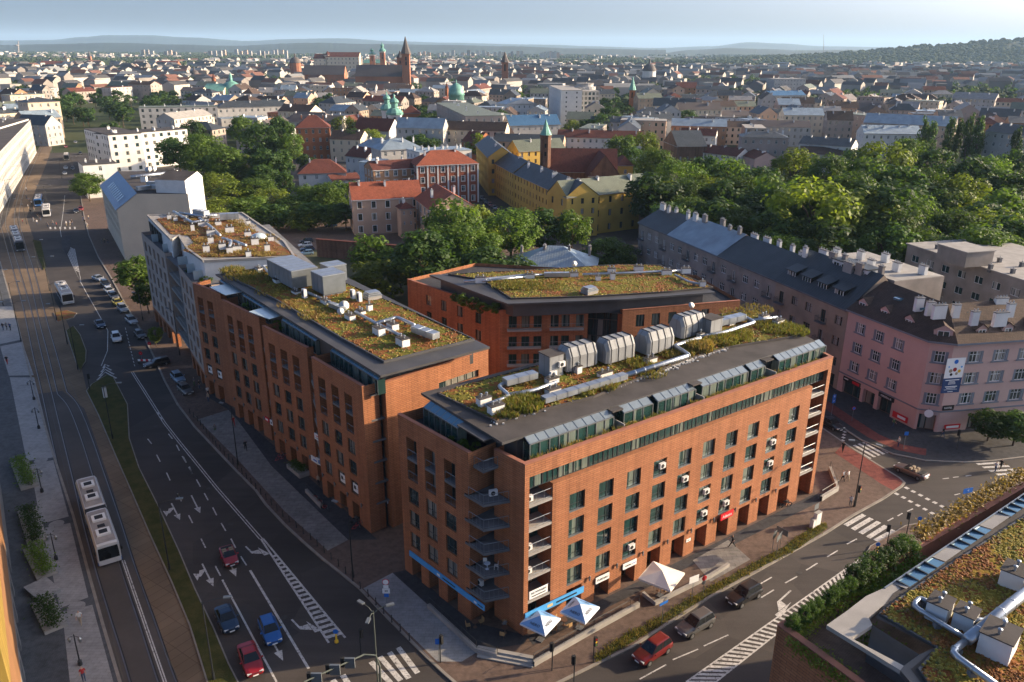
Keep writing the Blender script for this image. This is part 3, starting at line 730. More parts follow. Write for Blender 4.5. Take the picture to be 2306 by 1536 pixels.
def tufts(spots, parent, seed=1, name='tall_grasses'):
 R = random.Random(seed); mb = MB()
 for x0, y0, z, rad, hgt, cnt, dry in spots:
  for _ in range(cnt):
   a = R.random()*6.283; d = rad*math.sqrt(R.random()); x, y = x0 + d*math.cos(a), y0 + d*math.sin(a)
   for b in range(3):
    a = R.random()*6.283; h = hgt*R.uniform(.5, 1.15); l = h*R.uniform(.15, .5); wv = R.uniform(.02, .05)
    cx, cy = math.cos(a), math.sin(a)
    mb.face([(x - cy*wv, y + cx*wv, z), (x + cy*wv, y - cx*wv, z), (x + cx*l*.4 + cy*wv*.7, y + cy*l*.4 - cx*wv*.7, z + h*.7), (x + cx*l, y + cy*l, z + h)], 1 if R.random() < dry else 0)
 return tag(mb.build(name, [GRASSLEAF, GRASSDRY], parent), kind='stuff')
def vent_box(c, rz, sx, sy, h, label, group, cap=True, pots=1):
 r = empty('vent_stack', c, label, 'vent', group, 0)
 u, n = (math.cos(rz), math.sin(rz)), (-math.sin(rz), math.cos(rz))
 mb = MB(); mb.obox(c, u, n, -sx/2, sx/2, -sy/2, sy/2, c[2], c[2] + h); mb.build('shaft', WMETAL, r)
 if cap: mb = MB(); mb.obox(c, u, n, -sx/2 - .07, sx/2 + .07, -sy/2 - .07, sy/2 + .07, c[2] + h, c[2] + h + .08); mb.build('cap', BITUMEN, r)
 for k in range(pots):
  a = (k + .5)/pots*sx - sx/2; q = (c[0] + u[0]*a, c[1] + u[1]*a, c[2] + h + .08)
  mb = MB(); mb.lathe(q, [(.09, 0), (.09, .28), (.15, .28), (.15, .38), (.03, .44)], 8); mb.build('pot', STEEL, r)
 return r
def pipe(pts, r, label, m=None, feet=True, rect=None, name='air_duct', group='ducts on the planted roofs'):
 c = pts[0]; root = empty(name, (c[0], c[1], c[2] - r), label, 'duct', group)
 out = [Vector(pts[0])]
 for i in range(1, len(pts) - 1):
  a, b, d = Vector(pts[i-1]), Vector(pts[i]), Vector(pts[i+1]); e = min(.5, (a-b).length*.4, (d-b).length*.4)
  p0, p1 = b + (a-b).normalized()*e, b + (d-b).normalized()*e
  out += [p0, p0*.25 + b*.5 + p1*.25, p1]
 out.append(Vector(pts[-1]))
 mb = MB()
 if rect:
  for i in range(len(pts) - 1):
   a, b = Vector(pts[i]), Vector(pts[i+1]); t = (b - a); L = t.length; u = (t.x/L, t.y/L); n = (-u[1], u[0])
   mb.obox(a, u, n, 0, L, -rect[0]/2, rect[0]/2, a.z - rect[1]/2, a.z + rect[1]/2)
 else: mb.tube(out, r, 10)
 mb.build('tube', m or STEEL, root, smooth=not rect)
 for i in range(len(pts) - 1):
  a, b = Vector(pts[i]), Vector(pts[i+1]); L = (b-a).length; t = (b-a)/L if L else Vector((1, 0, 0)); n = (-t.y, t.x)
  k = 1.5
  while k < L:
   q = a + t*k; rg = MB()
   if rect: rg.obox(q, t, n, -.03, .03, -rect[0]/2 - .03, rect[0]/2 + .03, q.z - rect[1]/2 - .03, q.z + rect[1]/2 + .03)
   else: rg.tube([q - t*.04, q + t*.04], r + .03, 10)
   rg.build('seam_ring', m or STEEL, root); k += 1.5
 if feet:
  zb = pts[0][2] - max(r, rect[1]/2 if rect else 0) - .3
  for i in range(len(pts) - 1):
   q = (Vector(pts[i]) + Vector(pts[i+1]))/2; f = MB(); f.box(q.x - .2, q.x + .2, q.y - .2, q.y + .2, zb, q.z - r*.8); f.build('foot', CONCD, root)
 return root
def ac_unit(loc, rz, label, group='air conditioners', s=1.0):
 r = empty('air_conditioner', loc, label, 'air conditioner', group, rz)
 k = ('ac', )
 if k not in _WC:
  a = MB(); a.box(-.42, .42, -.17, .17, 0, .62); b = MB(); b.lathe((0, 0, 0), [(.24, 0), (.24, .02), (.2, .025), (.05, .03)], 14)
  mg = b.mesh('fan', BLACK); bf = MB(); bf.box(-.36, -.3, -.14, .14, -.06, 0); bf.box(.3, .36, -.14, .14, -.06, 0)
  _WC[k] = (a.mesh('casing', WMETAL), mg, bf.mesh('bracket', FRAME))
 local(_WC[k][0], 'casing', r); f = local(_WC[k][1], 'fan', r); f.location = (-.08, -.17, .31); f.rotation_euler = (math.pi/2, 0, 0); local(_WC[k][2], 'bracket', r)
 r.scale = (s, s, s)
 return r
def railing(parent, pts, h=1.0, name='railing', m=None, step=.45, glass=None):
 mb = MB()
 for i in range(len(pts) - 1):
  a, b = Vector(pts[i]), Vector(pts[i+1]); L = (b-a).length
  mb.tube([a + Vector((0, 0, h)), b + Vector((0, 0, h))], .03, 4, caps=False)
  mb.tube([a + Vector((0, 0, h*.12)), b + Vector((0, 0, h*.12))], .018, 4, caps=False)
  n = max(1, int(L/step))
  for k in range(n + 1):
   q = a.lerp(b, k/n); mb.tube([q, q + Vector((0, 0, h))], .014 if k not in (0, n) else .025, 4, caps=False)
 return mb.build(name, m or FRAMEG, parent)
def slab(parent, W, pts, z, t=.25, name='balcony_slab', m=None):
 poly = [tuple(W.pt(s, 0, o)[:2]) for s, o in pts]
 if area2(poly) < 0: poly.reverse()
 mb = MB(); mb.prism(poly, z - t, z, 0, None, True); return mb.build(name, m or CONC, parent)
def flatwall(mb, W, a0, a1, z0, z1, out=0, mi=0):
 mb.face([W.pt(a0, z0, out), W.pt(a1, z0, out), W.pt(a1, z1, out), W.pt(a0, z1, out)], mi)
def sidewall(mb, W, a, o0, o1, z0, z1, mi=0):
 mb.face([W.pt(a, z0, o0), W.pt(a, z0, o1), W.pt(a, z1, o1), W.pt(a, z1, o0)], mi)
def block_facade(root, mb, W, cols, sills=True, rows=(9.8, 6.9, 4.05), wd=1.85, portals=True, a0=0, a1=None, top=20.0):
 a1 = W.L if a1 is None else a1; holes = []
 for c in cols:
  holes.append((c, c + wd, 12.75, 17.9, 1.1))
  for z in rows: holes.append((c, c + wd, z, z + 2.0, .28))
  if portals: holes.append((c + .05, c + wd - .05, 0, 2.85, 1.3))
 panel(mb, W, a0, a1, 0, top, holes)
 for c in cols:
  for z, h in ((12.75, 2.4), (15.45, 2.45)): window(root, W, c, z, wd, h, 1.1, 'two', FRAME, GLASS, name='loggia_door')
  slab(root, W, [(c + .003, -.03), (c + wd - .003, -.03), (c + wd - .003, -1.08), (c + .003, -1.08)], 15.42, .28, 'loggia_slab', CONCD)
  railing(root, [W.pt(c + .03, 15.42, -.12), W.pt(c + wd - .03, 15.42, -.12)], .95, step=.6)
  railing(root, [W.pt(c + .03, 12.76, -.12), W.pt(c + wd - .03, 12.76, -.12)], .95, step=.6)
  for z in rows: window(root, W, c, z, wd, 2.0, .28, 'off', FRAME, GLASS)
  if portals: window(root, W, c + .05, 0.12, wd - .1, 2.73, 1.3, 'two', FRAME, GLASS, name='shop_door')
def wall_lamp(W, a, z, label, group):
 r = empty('wall_lamp', W.pt(a, z, .0), label, 'lamp', group, W.rz)
 k = ('wl',)
 if k not in _WC:
  x = MB(); x.box(-.07, .07, -.12, .0, -.05, .05); y = MB(); y.lathe((0, -.2, -.28), [(.09, 0), (.09, .56), (.02, .6)], 8)
  _WC[k] = (x.mesh('arm', FRAME), y.mesh('shade', FRAMEG))
 local(_WC[k][0], 'arm', r); local(_WC[k][1], 'shade', r)
def glazed_units(root, W, s0, s1, out, z0, zv, zt, back, gm=None, n=None, tm=None):
 n = n or max(1, round((s1 - s0)/1.25)); w = (s1 - s0)/n; gm = gm or GLASSG
 fr = MB()
 for k in range(n + 1):
  a = s0 + k*w; fr.obox(W.pt(a, 0, out), W.u, W.n, -.05, .05, -.08, .04, z0, zv)
  p, q = W.pt(a, zv, out), W.pt(a, zt, out - back); fr.tube([p, q], .06, 4)
 fr.obox(W.pt(s0, 0, out), W.u, W.n, 0, s1 - s0, -.06, .03, zv - .06, zv + .06); fr.obox(W.pt(s0, 0, out), W.u, W.n, 0, s1 - s0, -.06, .03, z0, z0 + .1)
 fr.build('glazing_bars', FRAMEG, root)
 for k in range(n):
  a = s0 + k*w + .05; b = a + w - .1
  m = MB(); m.face([W.pt(a, z0 + .1, out - .02), W.pt(b, z0 + .1, out - .02), W.pt(b, zv - .06, out - .02), W.pt(a, zv - .06, out - .02)])
  o = m.build('pane', gm, root)
  m = MB(); m.face([W.pt(a, zv + .02, out), W.pt(b, zv + .02, out), W.pt(b, zt + .02, out - back), W.pt(a, zt + .02, out - back)]); m.build('roof_pane', tm or SKYGLASS, root)
 for a in (s0 - .05, s1 + .05):
  m = MB(); sidewall(m, W, a, out, out - back, z0, zv); m.build('side_pane', gm, root)
def roof_px(f, pts, z): return [tuple(P(*f(x, y), z)[:2]) for x, y in pts]
# front brick block
zA = tz(900, 580, .43365)
a_, b_, c_, d_, e_ = (-12.25, 77.6), (-4.2, 68.9), (-1.73, 69.73), (1.3, 66.6), (41.2, 95.2)
f_ = (36.3, 111.6); g_ = (-8.6, 80.2)
FA = empty('front_block', (12, 82, 0), 'long orange brick block at the crossing with blue cafe fascia and planted roof', 'building')
Wl, Wp, Wr = Wall(a_, b_), Wall(c_, d_), Wall(d_, e_)
mb = MB()
block_facade(FA, mb, Wl, (1.4, 4.6, 7.9))
sidewall(mb, Wl, Wl.L, 0, -3.6, 0, 20.0)
panel(mb, Wp, 0, Wp.L, 0, 20.0)
sidewall(mb, Wp, 0, 0, -1.4, 0, 20)
COLS = [5.65 + 3.95*k for k in range(10)]; ROWS = (12.7, 9.72, 6.74, 3.76)
holes = [(c, c + 2.05, z, z + 2.1, .32) for c in COLS for z in ROWS] + [(c, c + 2.1, 0, 3.25, 1.5) for c in COLS]
panel(mb, Wr, 3.45, 45.45, 0, 16.85, holes)
mb.face([Wr.pt(3.45, 16.85), Wr.pt(45.45, 16.85), Wr.pt(45.45, 16.85, -.6), Wr.pt(3.45, 16.85, -.6)])
LR = Wr.L
flatwall(mb, Wr, 0, .55, 0, 20); flatwall(mb, Wr, 48.35, LR, 0, 20); flatwall(mb, Wr, .55, 48.35, 18.5, 20)
mb.face([Wr.pt(.55, 18.5), Wr.pt(.55, 18.5, -2.4), Wr.pt(48.35, 18.5, -2.4), Wr.pt(48.35, 18.5)])
for a in (.55, 3.45, 45.45, 48.35): sidewall(mb, Wr, a, 0, -2.4, 0, 16.85 if a in (3.45, 45.45) else 18.5)
We, Wf = Wall(e_, f_), Wall(f_, g_)
flatwall(mb, We, 0, We.L, 0, 20); flatwall(mb, Wf, 0, Wf.L, 0, 19.4); Wg = Wall(g_, a_); flatwall(mb, Wg, 0, Wg.L, 0, 20)
mb.build('wall', BRICK, FA)
mb = MB()
def coping(mb, W, a0, a1, z, t=.42, h=.07): mb.obox(W.pt(0, 0), W.u, W.n, a0, a1, -t, .04, z, z + h)
coping(mb, Wl, -.04, Wl.L + .04, 20); coping(mb, Wp, -.04, Wp.L - .4, 20.003); coping(mb, Wr, -.04, LR + .04, 20.006, .5); coping(mb, We, .05, We.L, 20.0)
for W, a0, a1 in ((Wl, 0, Wl.L), (Wp, 0, Wp.L), (Wr, 0, LR), (We, 0, We.L)):
 mb.face([W.pt(a1, 18.7, -.4), W.pt(a0, 18.7, -.4), W.pt(a0, 20.003, -.4), W.pt(a1, 20.003, -.4)])
mb.build('coping', BRICK_CAP, FA)
m = MB(); tri_fill(m, [tuple(Wl.pt(0, 0, -.2)[:2]), tuple(Wl.pt(Wl.L, 0, -.2)[:2]), tuple(Wl.pt(Wl.L, 0, -3.6)[:2]), c_, d_, e_, f_, g_], 18.72); m.build('terrace_floor', PAVEDARK, FA)
for i, c in enumerate(COLS):
 for z in ROWS:
  window(FA, Wr, c, z, 2.05, 2.1, .32, 'off', FRAME, GLASSG)
  sl_ = MB(); sl_.obox(Wr.pt(c, 0), Wr.u, Wr.n, .01, 2.04, -.30, .03, z + .002, z + .05); sl_.build('window_sill', FRAMEG, FA)
 window(FA, Wr, c, .12, 2.1, 3.1, 1.5, 'two', FRAME, GLASS, name='shop_door')
n = 24; wv = (48.35 - .55)/n
for k in range(n): window(FA, Wr, .55 + k*wv, 16.85, wv, 1.65, .62, 'three' if k % 3 else 'two', FRAME, GLASSG, name='ribbon_window')
for s0, s1 in ((.55, 3.45), (45.45, 48.35)):
 for j, z in enumerate((15.35, 12.55, 9.75, 6.95, 4.1)):
  slab(FA, Wr, [(s0 + .004, -.02), (s1 - .004, -.02), (s1 - .004, -2.38), (s0 + .004, -2.38)], z, .3)
  railing(FA, [Wr.pt(s0 + .05, z, -.12), Wr.pt(s1 - .05, z, -.12)], 1.0, step=.9)
  window(FA, Wr, s0, z, s1 - s0, 2.4, 2.4, 'three', FRAME, GLASSG, name='balcony_door')
 window(FA, Wr, s0, .12, s1 - s0, 3.6, 2.4, 'three', FRAME, GLASS, name='shop_front')
bay = [(11.3, .15), (14.2, .1), (15.3, -2.36), (12.95, -2.36), (12.95, -3.55), (11.87, -3.55), (11.87, .15)]
for z in (18.5, 15.35, 12.55, 9.75, 6.95, 4.1):
 small = z > 18
 pts = bay if not small else [(11.87, -.6), (13.4, -.6), (13.6, -2.36), (12.95, -3.55), (11.87, -3.55)]
 slab(FA, Wl, pts, z, .3, m=CONCD)
 rp = [Wl.pt(s, z, o) for s, o in ([(11.9, .08), (14.15, .05), (15.2, -2.3)] if not small else [(11.95, -.65), (13.35, -.65), (13.55, -2.3)])]
 railing(FA, rp, 1.0, step=.5)
 if not small:
  window(FA, Wl, 11.87, z, 1.4, 2.45, 3.55, 'two', FRAME, GLASSG, name='balcony_door')
window(FA, Wl, 11.87, .1, 1.4, 3.5, 3.55, 'two', FRAME, GLASS, name='shop_front')
zr = 21.6
roofA = [tuple(Wr.pt(*q)[:2]) for q in ((-.9, 0, -2.5), (48.6, 0, -2.6))] + [(34.9, 111.3), (-9.9, 79.7)]
m = MB(); m.prism(roofA, zr - .28, zr, 0, 1, True); m.build('roof', [BRIM, BITUMEN], FA)
m = MB(); inn = [tuple(Wr.pt(*q)[:2]) for q in ((1.2, 0, -3.0), (47.6, 0, -3.0))] + [(34.2, 110.3), (-8.6, 80)]
m.prism(inn, 18.72, zr - .28); m.build('penthouse_wall', BRIM, FA)
Wo = Wall(Wr.pt(0, 0, -1.6)[:2], Wr.pt(LR, 0, -1.6)[:2])
for p0, p1 in (((1169, 986), (1349, 921)), ((1371, 913), (1433, 891)), ((1444, 887), (1531, 861)), ((1548, 857), (1646, 822)), ((1653, 820), (1685, 810)), ((1711, 798), (1822, 766))):
 def sat(px):
  r = ray(*px); t = (20.95 - CAMH)/r.z; q = Vector((r.x*t, r.y*t)) - Wo.o; return q.dot(Wo.u)
 glazed_units(FA, Wr, sat(p0), sat(p1), -1.6, 18.72, 20.95, 21.5, 1.1, tm=PALEGLASS)
for p in ((1360, 917), (1539, 860), (1697, 806)):
 r = ray(*p); t = (21 - CAMH)/r.z; s = (Vector((r.x*t, r.y*t)) - Wo.o).dot(Wo.u)
 m = MB(); m.obox(Wr.pt(s - .75, 0), Wr.u, Wr.n, 0, 1.5, -2.7, -1.7, 21.34, 21.5); m.build('roof_lip', BITUMEN, FA)
 m = MB(); m.obox(Wr.pt(s - .06, 0), Wr.u, Wr.n, 0, .12, -2.9, -.6, 18.72, 20.3); m.build('terrace_screen', CONC, FA)
Wlp = Wall((-9.3, 79.3), (-1.9, 70.0))
glazed_units(FA, Wlp, 1.2, 7.6, 1.15, 18.72, 20.8, 21.35, 1.1, n=6)
m = MB(); m.obox(Wlp.pt(0, 0), Wlp.u, Wlp.n, 7.7, 12.2, -.4, 1.3, 21.2, 21.34); m.build('roof_lip', BRIM, FA)
gA = roof_px(lambda x, y: (x, y), [(987, 886), (1118, 950), (1335, 894), (1420, 860), (1550, 808), (1640, 782), (1806, 755), (1705, 697), (1615, 709), (1300, 800), (1040, 868)], 21.75)
green_roof(gA, 21.72, SEDUM, FA, .45); edge_strip(gA, 21.6, 21.86, .18, BITUMEN, FA)
sedum(gA, 21.78, 8500, FA, rust=.42, seed=3)
sp = []
R1 = random.Random(5)
for x, y, rad, hgt, cnt, dry in [(640, 770, 2.2, .9, 420, .2), (560, 810, 1.4, .7, 200, .3), (1240, 560, 1.5, .7, 160, .4), (1300, 600, 2, .5, 150, .4), (1450, 500, 2.0, .7, 260, .5), (1560, 480, 1.6, 1.1, 300, .85), (1650, 430, 2.6, .8, 420, .4), (1740, 410, 2.4, .7, 350, .3), (1960, 370, 3.0, .6, 420, .25), (2040, 385, 2.2, .6, 300, .2), (1060, 670, 1.6, .6, 200, .4), (960, 700, 1.4, .6, 160, .4), (1750, 290, 2.5, .4, 200, .8), (1850, 270, 2.5, .4, 200, .6), (640, 650, 1.2, .5, 120, .9), (1400, 510, 1.4, .6, 120, .4)]:
 p = P(*zA(x, y), 21.75); sp.append((p.x, p.y, 21.75, rad, hgt, cnt, dry))
tufts(sp, FA, 4)
sp = []
for k in range(150):
 s = 1.5 + 46*k/150
 if 19.5 < s < 23.5: continue
 p = Wr.pt(s, 19.7, -.75 + R1.uniform(-.15, .15)); sp.append((p.x, p.y, 19.55, .28, R1.uniform(.3, .75), 9, .6))
m = MB(); m.obox(Wr.pt(0, 0), Wr.u, Wr.n, 1.0, 48.3, -1.15, -.4, 18.72, 19.6); m.build('planter', CONC, FA)
m = MB(); m.obox(Wr.pt(0, 0), Wr.u, Wr.n, 1.05, 48.25, -1.1, -.45, 19.6, 19.66); m.build('planter_soil', SEDUMR, FA)
tufts(sp, FA, 6, 'parapet_grasses')
# left brick block
zB = tz(400, 550, .3252)
SEG = [((-53.2, 127.6), (-46.5, 121.6)), ((-45.3, 118.5), (-36.8, 109.7)), ((-35.3, 106.2), (-26.9, 97.5)), ((-25.5, 94.2), (-17.4, 84.9))]
FB = empty('stepped_block', (-30, 108, 0), 'orange brick block with stepped facade bays along the avenue and planted roof', 'building')
mb = MB(); cp = MB()
WB = [Wall(*s) for s in SEG]
for i, W in enumerate(WB):
 block_facade(FB, mb, W, (1.0, 4.2) if i == 0 else (1.4, 4.75, 7.95), wd=1.8)
 sidewall(mb, W, W.L, 0, -2.2 if i == 3 else -1.0, 0, 20); sidewall(mb, W, 0, 0, -3.2, 0, 20)
 mb.face([W.pt(W.L, 18.7, -.4), W.pt(0, 18.7, -.4), W.pt(0, 20.0, -.4), W.pt(W.L, 20.0, -.4)])
 coping(cp, W, -.04, W.L + .04, 20 + .002*i)
 if i < 3:
  q0 = W.pt(W.L, 0, -1.0); q1 = WB[i+1].pt(0, 0, -2.3); G = Wall(q0[:2], q1[:2])
  for z in (15.4, 12.6, 9.8, 6.9, 4.05):
   window(FB, G, 0, z, G.L, 2.4, 0.0, 'three', FRAME, GLASS, name='balcony_door')
   poly = [tuple(q) for q in (W.pt(W.L + .004, 0, -.25)[:2], WB[i+1].pt(-.004, 0, -.1)[:2], WB[i+1].pt(-.004, 0, -2.2)[:2], W.pt(W.L + .004, 0, -.95)[:2])]
   if area2(poly) < 0: poly.reverse()
   sm = MB(); sm.prism(poly, z - .28, z, 0, None, True); sm.build('balcony_slab', CONC, FB)
   railing(FB, [W.pt(W.L + .05, z, -.35), WB[i+1].pt(-.05, z, -.2)], 1.0, step=.6)
  flatwall(mb, G, 0, G.L, 18, 19.0); window(FB, G, 0, .12, G.L, 3.6, 0, 'two', FRAME, GLASS, name='shop_front')
Wend = Wall((-14.9, 86.2), (-3.1, 97.5)); Wslot = Wall(WB[3].pt(WB[3].L, 0, -2.4)[:2], Wend.pt(0, 0, -1.5)[:2])
panel(mb, Wend, 0, Wend.L, 0, 20, [(8.0, 14.6, 16.6, 17.6, .3)])
window(FB, Wend, 8.0, 16.6, 6.6, 1.0, .3, 'three', FRAME, GLASS, name='ribbon_window')
sidewall(mb, Wend, 0, 0, -3, 0, 20); coping(cp, Wend, -.04, Wend.L, 20)
for k in range(7): window(FB, Wslot, 0, .12 + 2.8*k, Wslot.L, 2.75, 0, 'two', FRAME, GLASS, name='stair_window')
for z in (18.7, 15.4, 12.6, 9.8, 6.9, 4.05):
 poly = [tuple(q) for q in (WB[3].pt(WB[3].L + .01, 0, -1.0)[:2], Wend.pt(-.01, 0, -.4)[:2], Wend.pt(-.01, 0, -1.45)[:2], WB[3].pt(WB[3].L + .01, 0, -2.35)[:2])]
 if area2(poly) < 0: poly.reverse()
 sm = MB(); sm.prism(poly, z - .25, z, 0, None, True); sm.build('balcony_slab', CONCD, FB)
Wrb = Wall((-3.1, 97.5), (-33.5, 136)); flatwall(mb, Wrb, 0, Wrb.L, 0, 19.4)
mb.build('wall', BRICK, FB); cp.build('coping', BRICK_CAP, FB)
m = MB(); tri_fill(m, [tuple(WB[0].pt(0, 0, -.3)[:2]), tuple(WB[0].pt(WB[0].L, 0, -.3)[:2]), tuple(WB[1].pt(0, 0, -.3)[:2]), tuple(WB[1].pt(WB[1].L, 0, -.3)[:2]), tuple(WB[2].pt(0, 0, -.3)[:2]), tuple(WB[2].pt(WB[2].L, 0, -.3)[:2]), tuple(WB[3].pt(0, 0, -.3)[:2]), tuple(WB[3].pt(WB[3].L, 0, -.3)[:2]), (-14.9, 86.4), (-3.1, 97.5), (-33.5, 136)], 18.72); m.build('terrace_floor', PAVEDARK, FB)
roofB = roof_px(lambda x, y: (x, y), [(857, 846), (1103, 781), (738, 603), (485, 617)], zr)
m = MB(); m.prism(roofB if area2(roofB) > 0 else roofB[::-1], zr - .28, zr, 0, None, True); m.build('roof', BRIM, FB)
cB = Vector((sum(p[0] for p in roofB)/4, sum(p[1] for p in roofB)/4))
m = MB(); inn = [tuple(cB + (Vector(p) - cB)*k) for p, k in zip(roofB, (.9, .9, .94, .94))]
m.prism(inn if area2(inn) > 0 else inn[::-1], 18.72, zr - .28); m.build('penthouse_wall', BRIM, FB)
r0, r1 = Vector(roofB[0]), Vector(roofB[3])
Wlb = Wall(roofB[3], roofB[0])
for f0, f1 in ((.02, .09), (.17, .41), (.48, .68), (.76, .98)): glazed_units(FB, Wlb, Wlb.L*f0, Wlb.L*f1, -.15, 18.72, 20.6, 21.4, 1.0)
gB = roof_px(zB, [(320, 205), (520, 175), (700, 140), (960, 170), (1150, 265), (1590, 450), (2050, 660), (1430, 815), (1150, 660), (700, 395)], 21.75)
green_roof(gB, 21.72, SEDUM, FB, .45); edge_strip(gB, 21.6, 21.9, .2, BRIM, FB)
sedum(gB, 21.78, 8500, FB, rust=.46, seed=8)
sp = []
for x, y, rad, hgt, cnt, dry in [(380, 190, 2.0, .8, 260, .4), (460, 220, 3.2, .6, 320, .45), (560, 250, 3.0, .5, 260, .5), (650, 330, 2.6, .4, 200, .6), (800, 420, 2.4, .35, 200, .9), (930, 500, 2, .5, 140, .6)]:
 p = P(*zB(x, y), 21.75); sp.append((p.x, p.y, 21.75, rad, hgt, cnt, dry))
tufts(sp, FB, 9)
for p0, p1 in (((290, 285), (400, 340)), ((560, 450), (700, 500))):
 a, b = P(*zB(*p0), 21.0), P(*zB(*p1), 21.0); W = Wall(a[:2], b[:2])
 m = MB(); m.obox(W.pt(0, 0), W.u, W.n, 0, W.L, -1.6, 1.6, 20.95, 21.05); o = m.build('terrace_canopy', RAILGLASS, FB)
# courtyard brick block
FE = empty('courtyard_block', (10, 130, 0), 'orange brick block with planted roof standing in the courtyard behind the front block', 'building')
q = [P(917, 629, 17), P(1125, 699, 17), P(1325, 695, 17), P(1403, 699, 17), P(1667, 677, 17)]
mb = MB(); cp = MB()
ws = [Wall(q[0][:2], q[1][:2]), Wall(q[1][:2], q[2][:2]), Wall(q[3][:2], q[4][:2])]
def win_rows(root, W, cols, rows, wd, h, dep, style='two', fm=FRAME, gm=GLASS):
 hs = []
 for c in cols:
  for z in rows: hs.append((c, c + wd, z, z + h, dep)); window(root, W, c, z, wd, h, dep, style, fm, gm)
 return hs
hs = win_rows(FE, ws[0], [5.5, 9.8, 14.2, 19.0], [13.4, 10.3, 7.2, 4.1, 1.0], 1.5, 1.9, .25); panel(mb, ws[0], 0, ws[0].L, 0, 17, hs)
hs = win_rows(FE, ws[1], [1.5, 3.6, 5.6, 8.4, 10.2, 12.6], [13.9, 10.3, 7.2, 4.1, 1.0], 1.35, 2.1, .3, gm=GLASSG); panel(mb, ws[1], 0, ws[1].L, 0, 17, hs)
hs = win_rows(FE, ws[2], [2.4, 5.2, 8.2, 11.2, 14.2], [13.9, 10.3, 7.2, 4.1, 1.0], 1.5, 2.1, .3, gm=GLASSG); panel(mb, ws[2], 0, ws[2].L, 0, 17, hs)
for W in ws: coping(cp, W, 0, W.L, 17)
for z in (12.9, 9.8, 6.7):
 for a in (1.2, 8.2):
  slab(FE, ws[1], [(a, .9), (a + 5.6, .9), (a + 5.6, .02), (a, .02)], z + .9, .25); railing(FE, [ws[1].pt(a, z + .9, .85), ws[1].pt(a + 5.6, z + .9, .85)], .95, step=.7)
back = [(q[4].x - 4, q[4].y + 16), (q[0].x + 12, q[0].y + 12)]
Wk = [Wall(q[4][:2], back[0]), Wall(back[0], back[1]), Wall(back[1], q[0][:2])]
for W in Wk: flatwall(mb, W, 0, W.L, 0, 17)
sidewall(mb, ws[1], ws[1].L, 0, -2.5, 0, 17); sidewall(mb, ws[2], 0, 0, -2.5, 0, 17)
mb.build('wall', BRICK, FE); cp.build('coping', BRICK_CAP, FE)
Wst = Wall(ws[1].pt(ws[1].L, 0, -2)[:2], ws[2].pt(0, 0, -2)[:2])
for k in range(6):
 for j in range(3): window(FE, Wst, j*Wst.L/3, .2 + 2.9*k, Wst.L/3, 2.85, 0, 'thin', FRAME, GLASS, name='stair_window')
stm = MB()
for k in range(3): stm.obox(Wst.pt(0, 0), Wst.u, Wst.n, .5, Wst.L - .5, .05, .3, 4.2 + 3.5*k, 4.35 + 3.5*k)
m = MB(); tri_fill(m, [tuple(p[:2]) for p in q] + back, 16.4); m.build('terrace_floor', PAVEDARK, FE)
roofE = roof_px(lambda x, y: (x, y), [(967, 619), (1143, 684), (1400, 674), (1611, 658), (1481, 599), (1390, 597), (1021, 616)], 18.9)
m = MB(); m.prism(roofE if area2(roofE) > 0 else roofE[::-1], 18.6, 18.9, 0, None, True); m.build('roof', BRIM, FE)
cE = Vector((sum(p[0] for p in roofE)/7, sum(p[1] for p in roofE)/7)); inn = [tuple(cE + (Vector(p) - cE)*.92) for p in roofE]
m = MB(); m.prism(inn if area2(inn) > 0 else inn[::-1], 16.4, 18.6); m.build('penthouse_wall', BRIM, FE)
gE = roof_px(zA, [(255, 88), (430, 118), (580, 214), (1000, 203), (1410, 178), (1625, 156), (1350, 42), (1130, 39), (690, 66)], 19.0)
green_roof(gE, 19.0, SEDUM, FE, .5); edge_strip(gE, 18.9, 19.15, .2, BITUMEN, FE); sedum(gE, 19.05, 5200, FE, rust=.45, seed=12)
sp = []
for x, y, rad, hgt, cnt, dry in [(560, 150, 3, .7, 350, .35), (650, 150, 3, .6, 300, .4), (760, 150, 3, .5, 250, .5)]:
 p = P(*zA(x, y), 19); sp.append((p.x, p.y, 19.0, rad, hgt, cnt, dry))
tufts(sp, FE, 14)
# beige block along the avenue
FC = empty('beige_block', (-70, 155, 0), 'beige block with gridded windows and dry planted roof beside the stepped brick block', 'building')
C1 = Wall(P(318, 523, 20)[:2], P(371, 570, 20)[:2]); C2 = Wall(P(401, 597, 20)[:2], (-53.4, 128.0))
mb = MB()
def grid_holes(root, W, n, rows, wd, h, dep, m0=.8, style='two', fm=FRAME, gm=GLASS):
 pitch = (W.L - m0*2 + (0))/n; hs = []
 for k in range(n):
  c = m0 + k*pitch + (pitch - wd)/2
  for z in rows: hs.append((c, c + wd, z, z + h, dep)); window(root, W, c, z, wd, h, dep, style, fm, gm)
 return hs
RC = [16.4, 13.4, 10.4, 7.4, 4.4]
panel(mb, C1, 0, C1.L, 3.6, 20, grid_holes(FC, C1, 5, RC, 1.9, 2.1, .5)); panel(mb, C2, 0, C2.L, 3.6, 20, grid_holes(FC, C2, 3, RC, 2.0, 2.1, .5))
sidewall(mb, C1, C1.L, 0, -5, 3.6, 20); Cs = Wall(C2.pt(0, 0, -5)[:2], C2.pt(0, 0, 0)[:2]); flatwall(mb, Cs, 0, Cs.L, 3.6, 20)
C0 = Wall(C1.pt(0, 0, -22)[:2], C1.pt(0, 0)[:2]); flatwall(mb, C0, 0, C0.L, 0, 20)
mb.build('wall', BEIGE, FC)
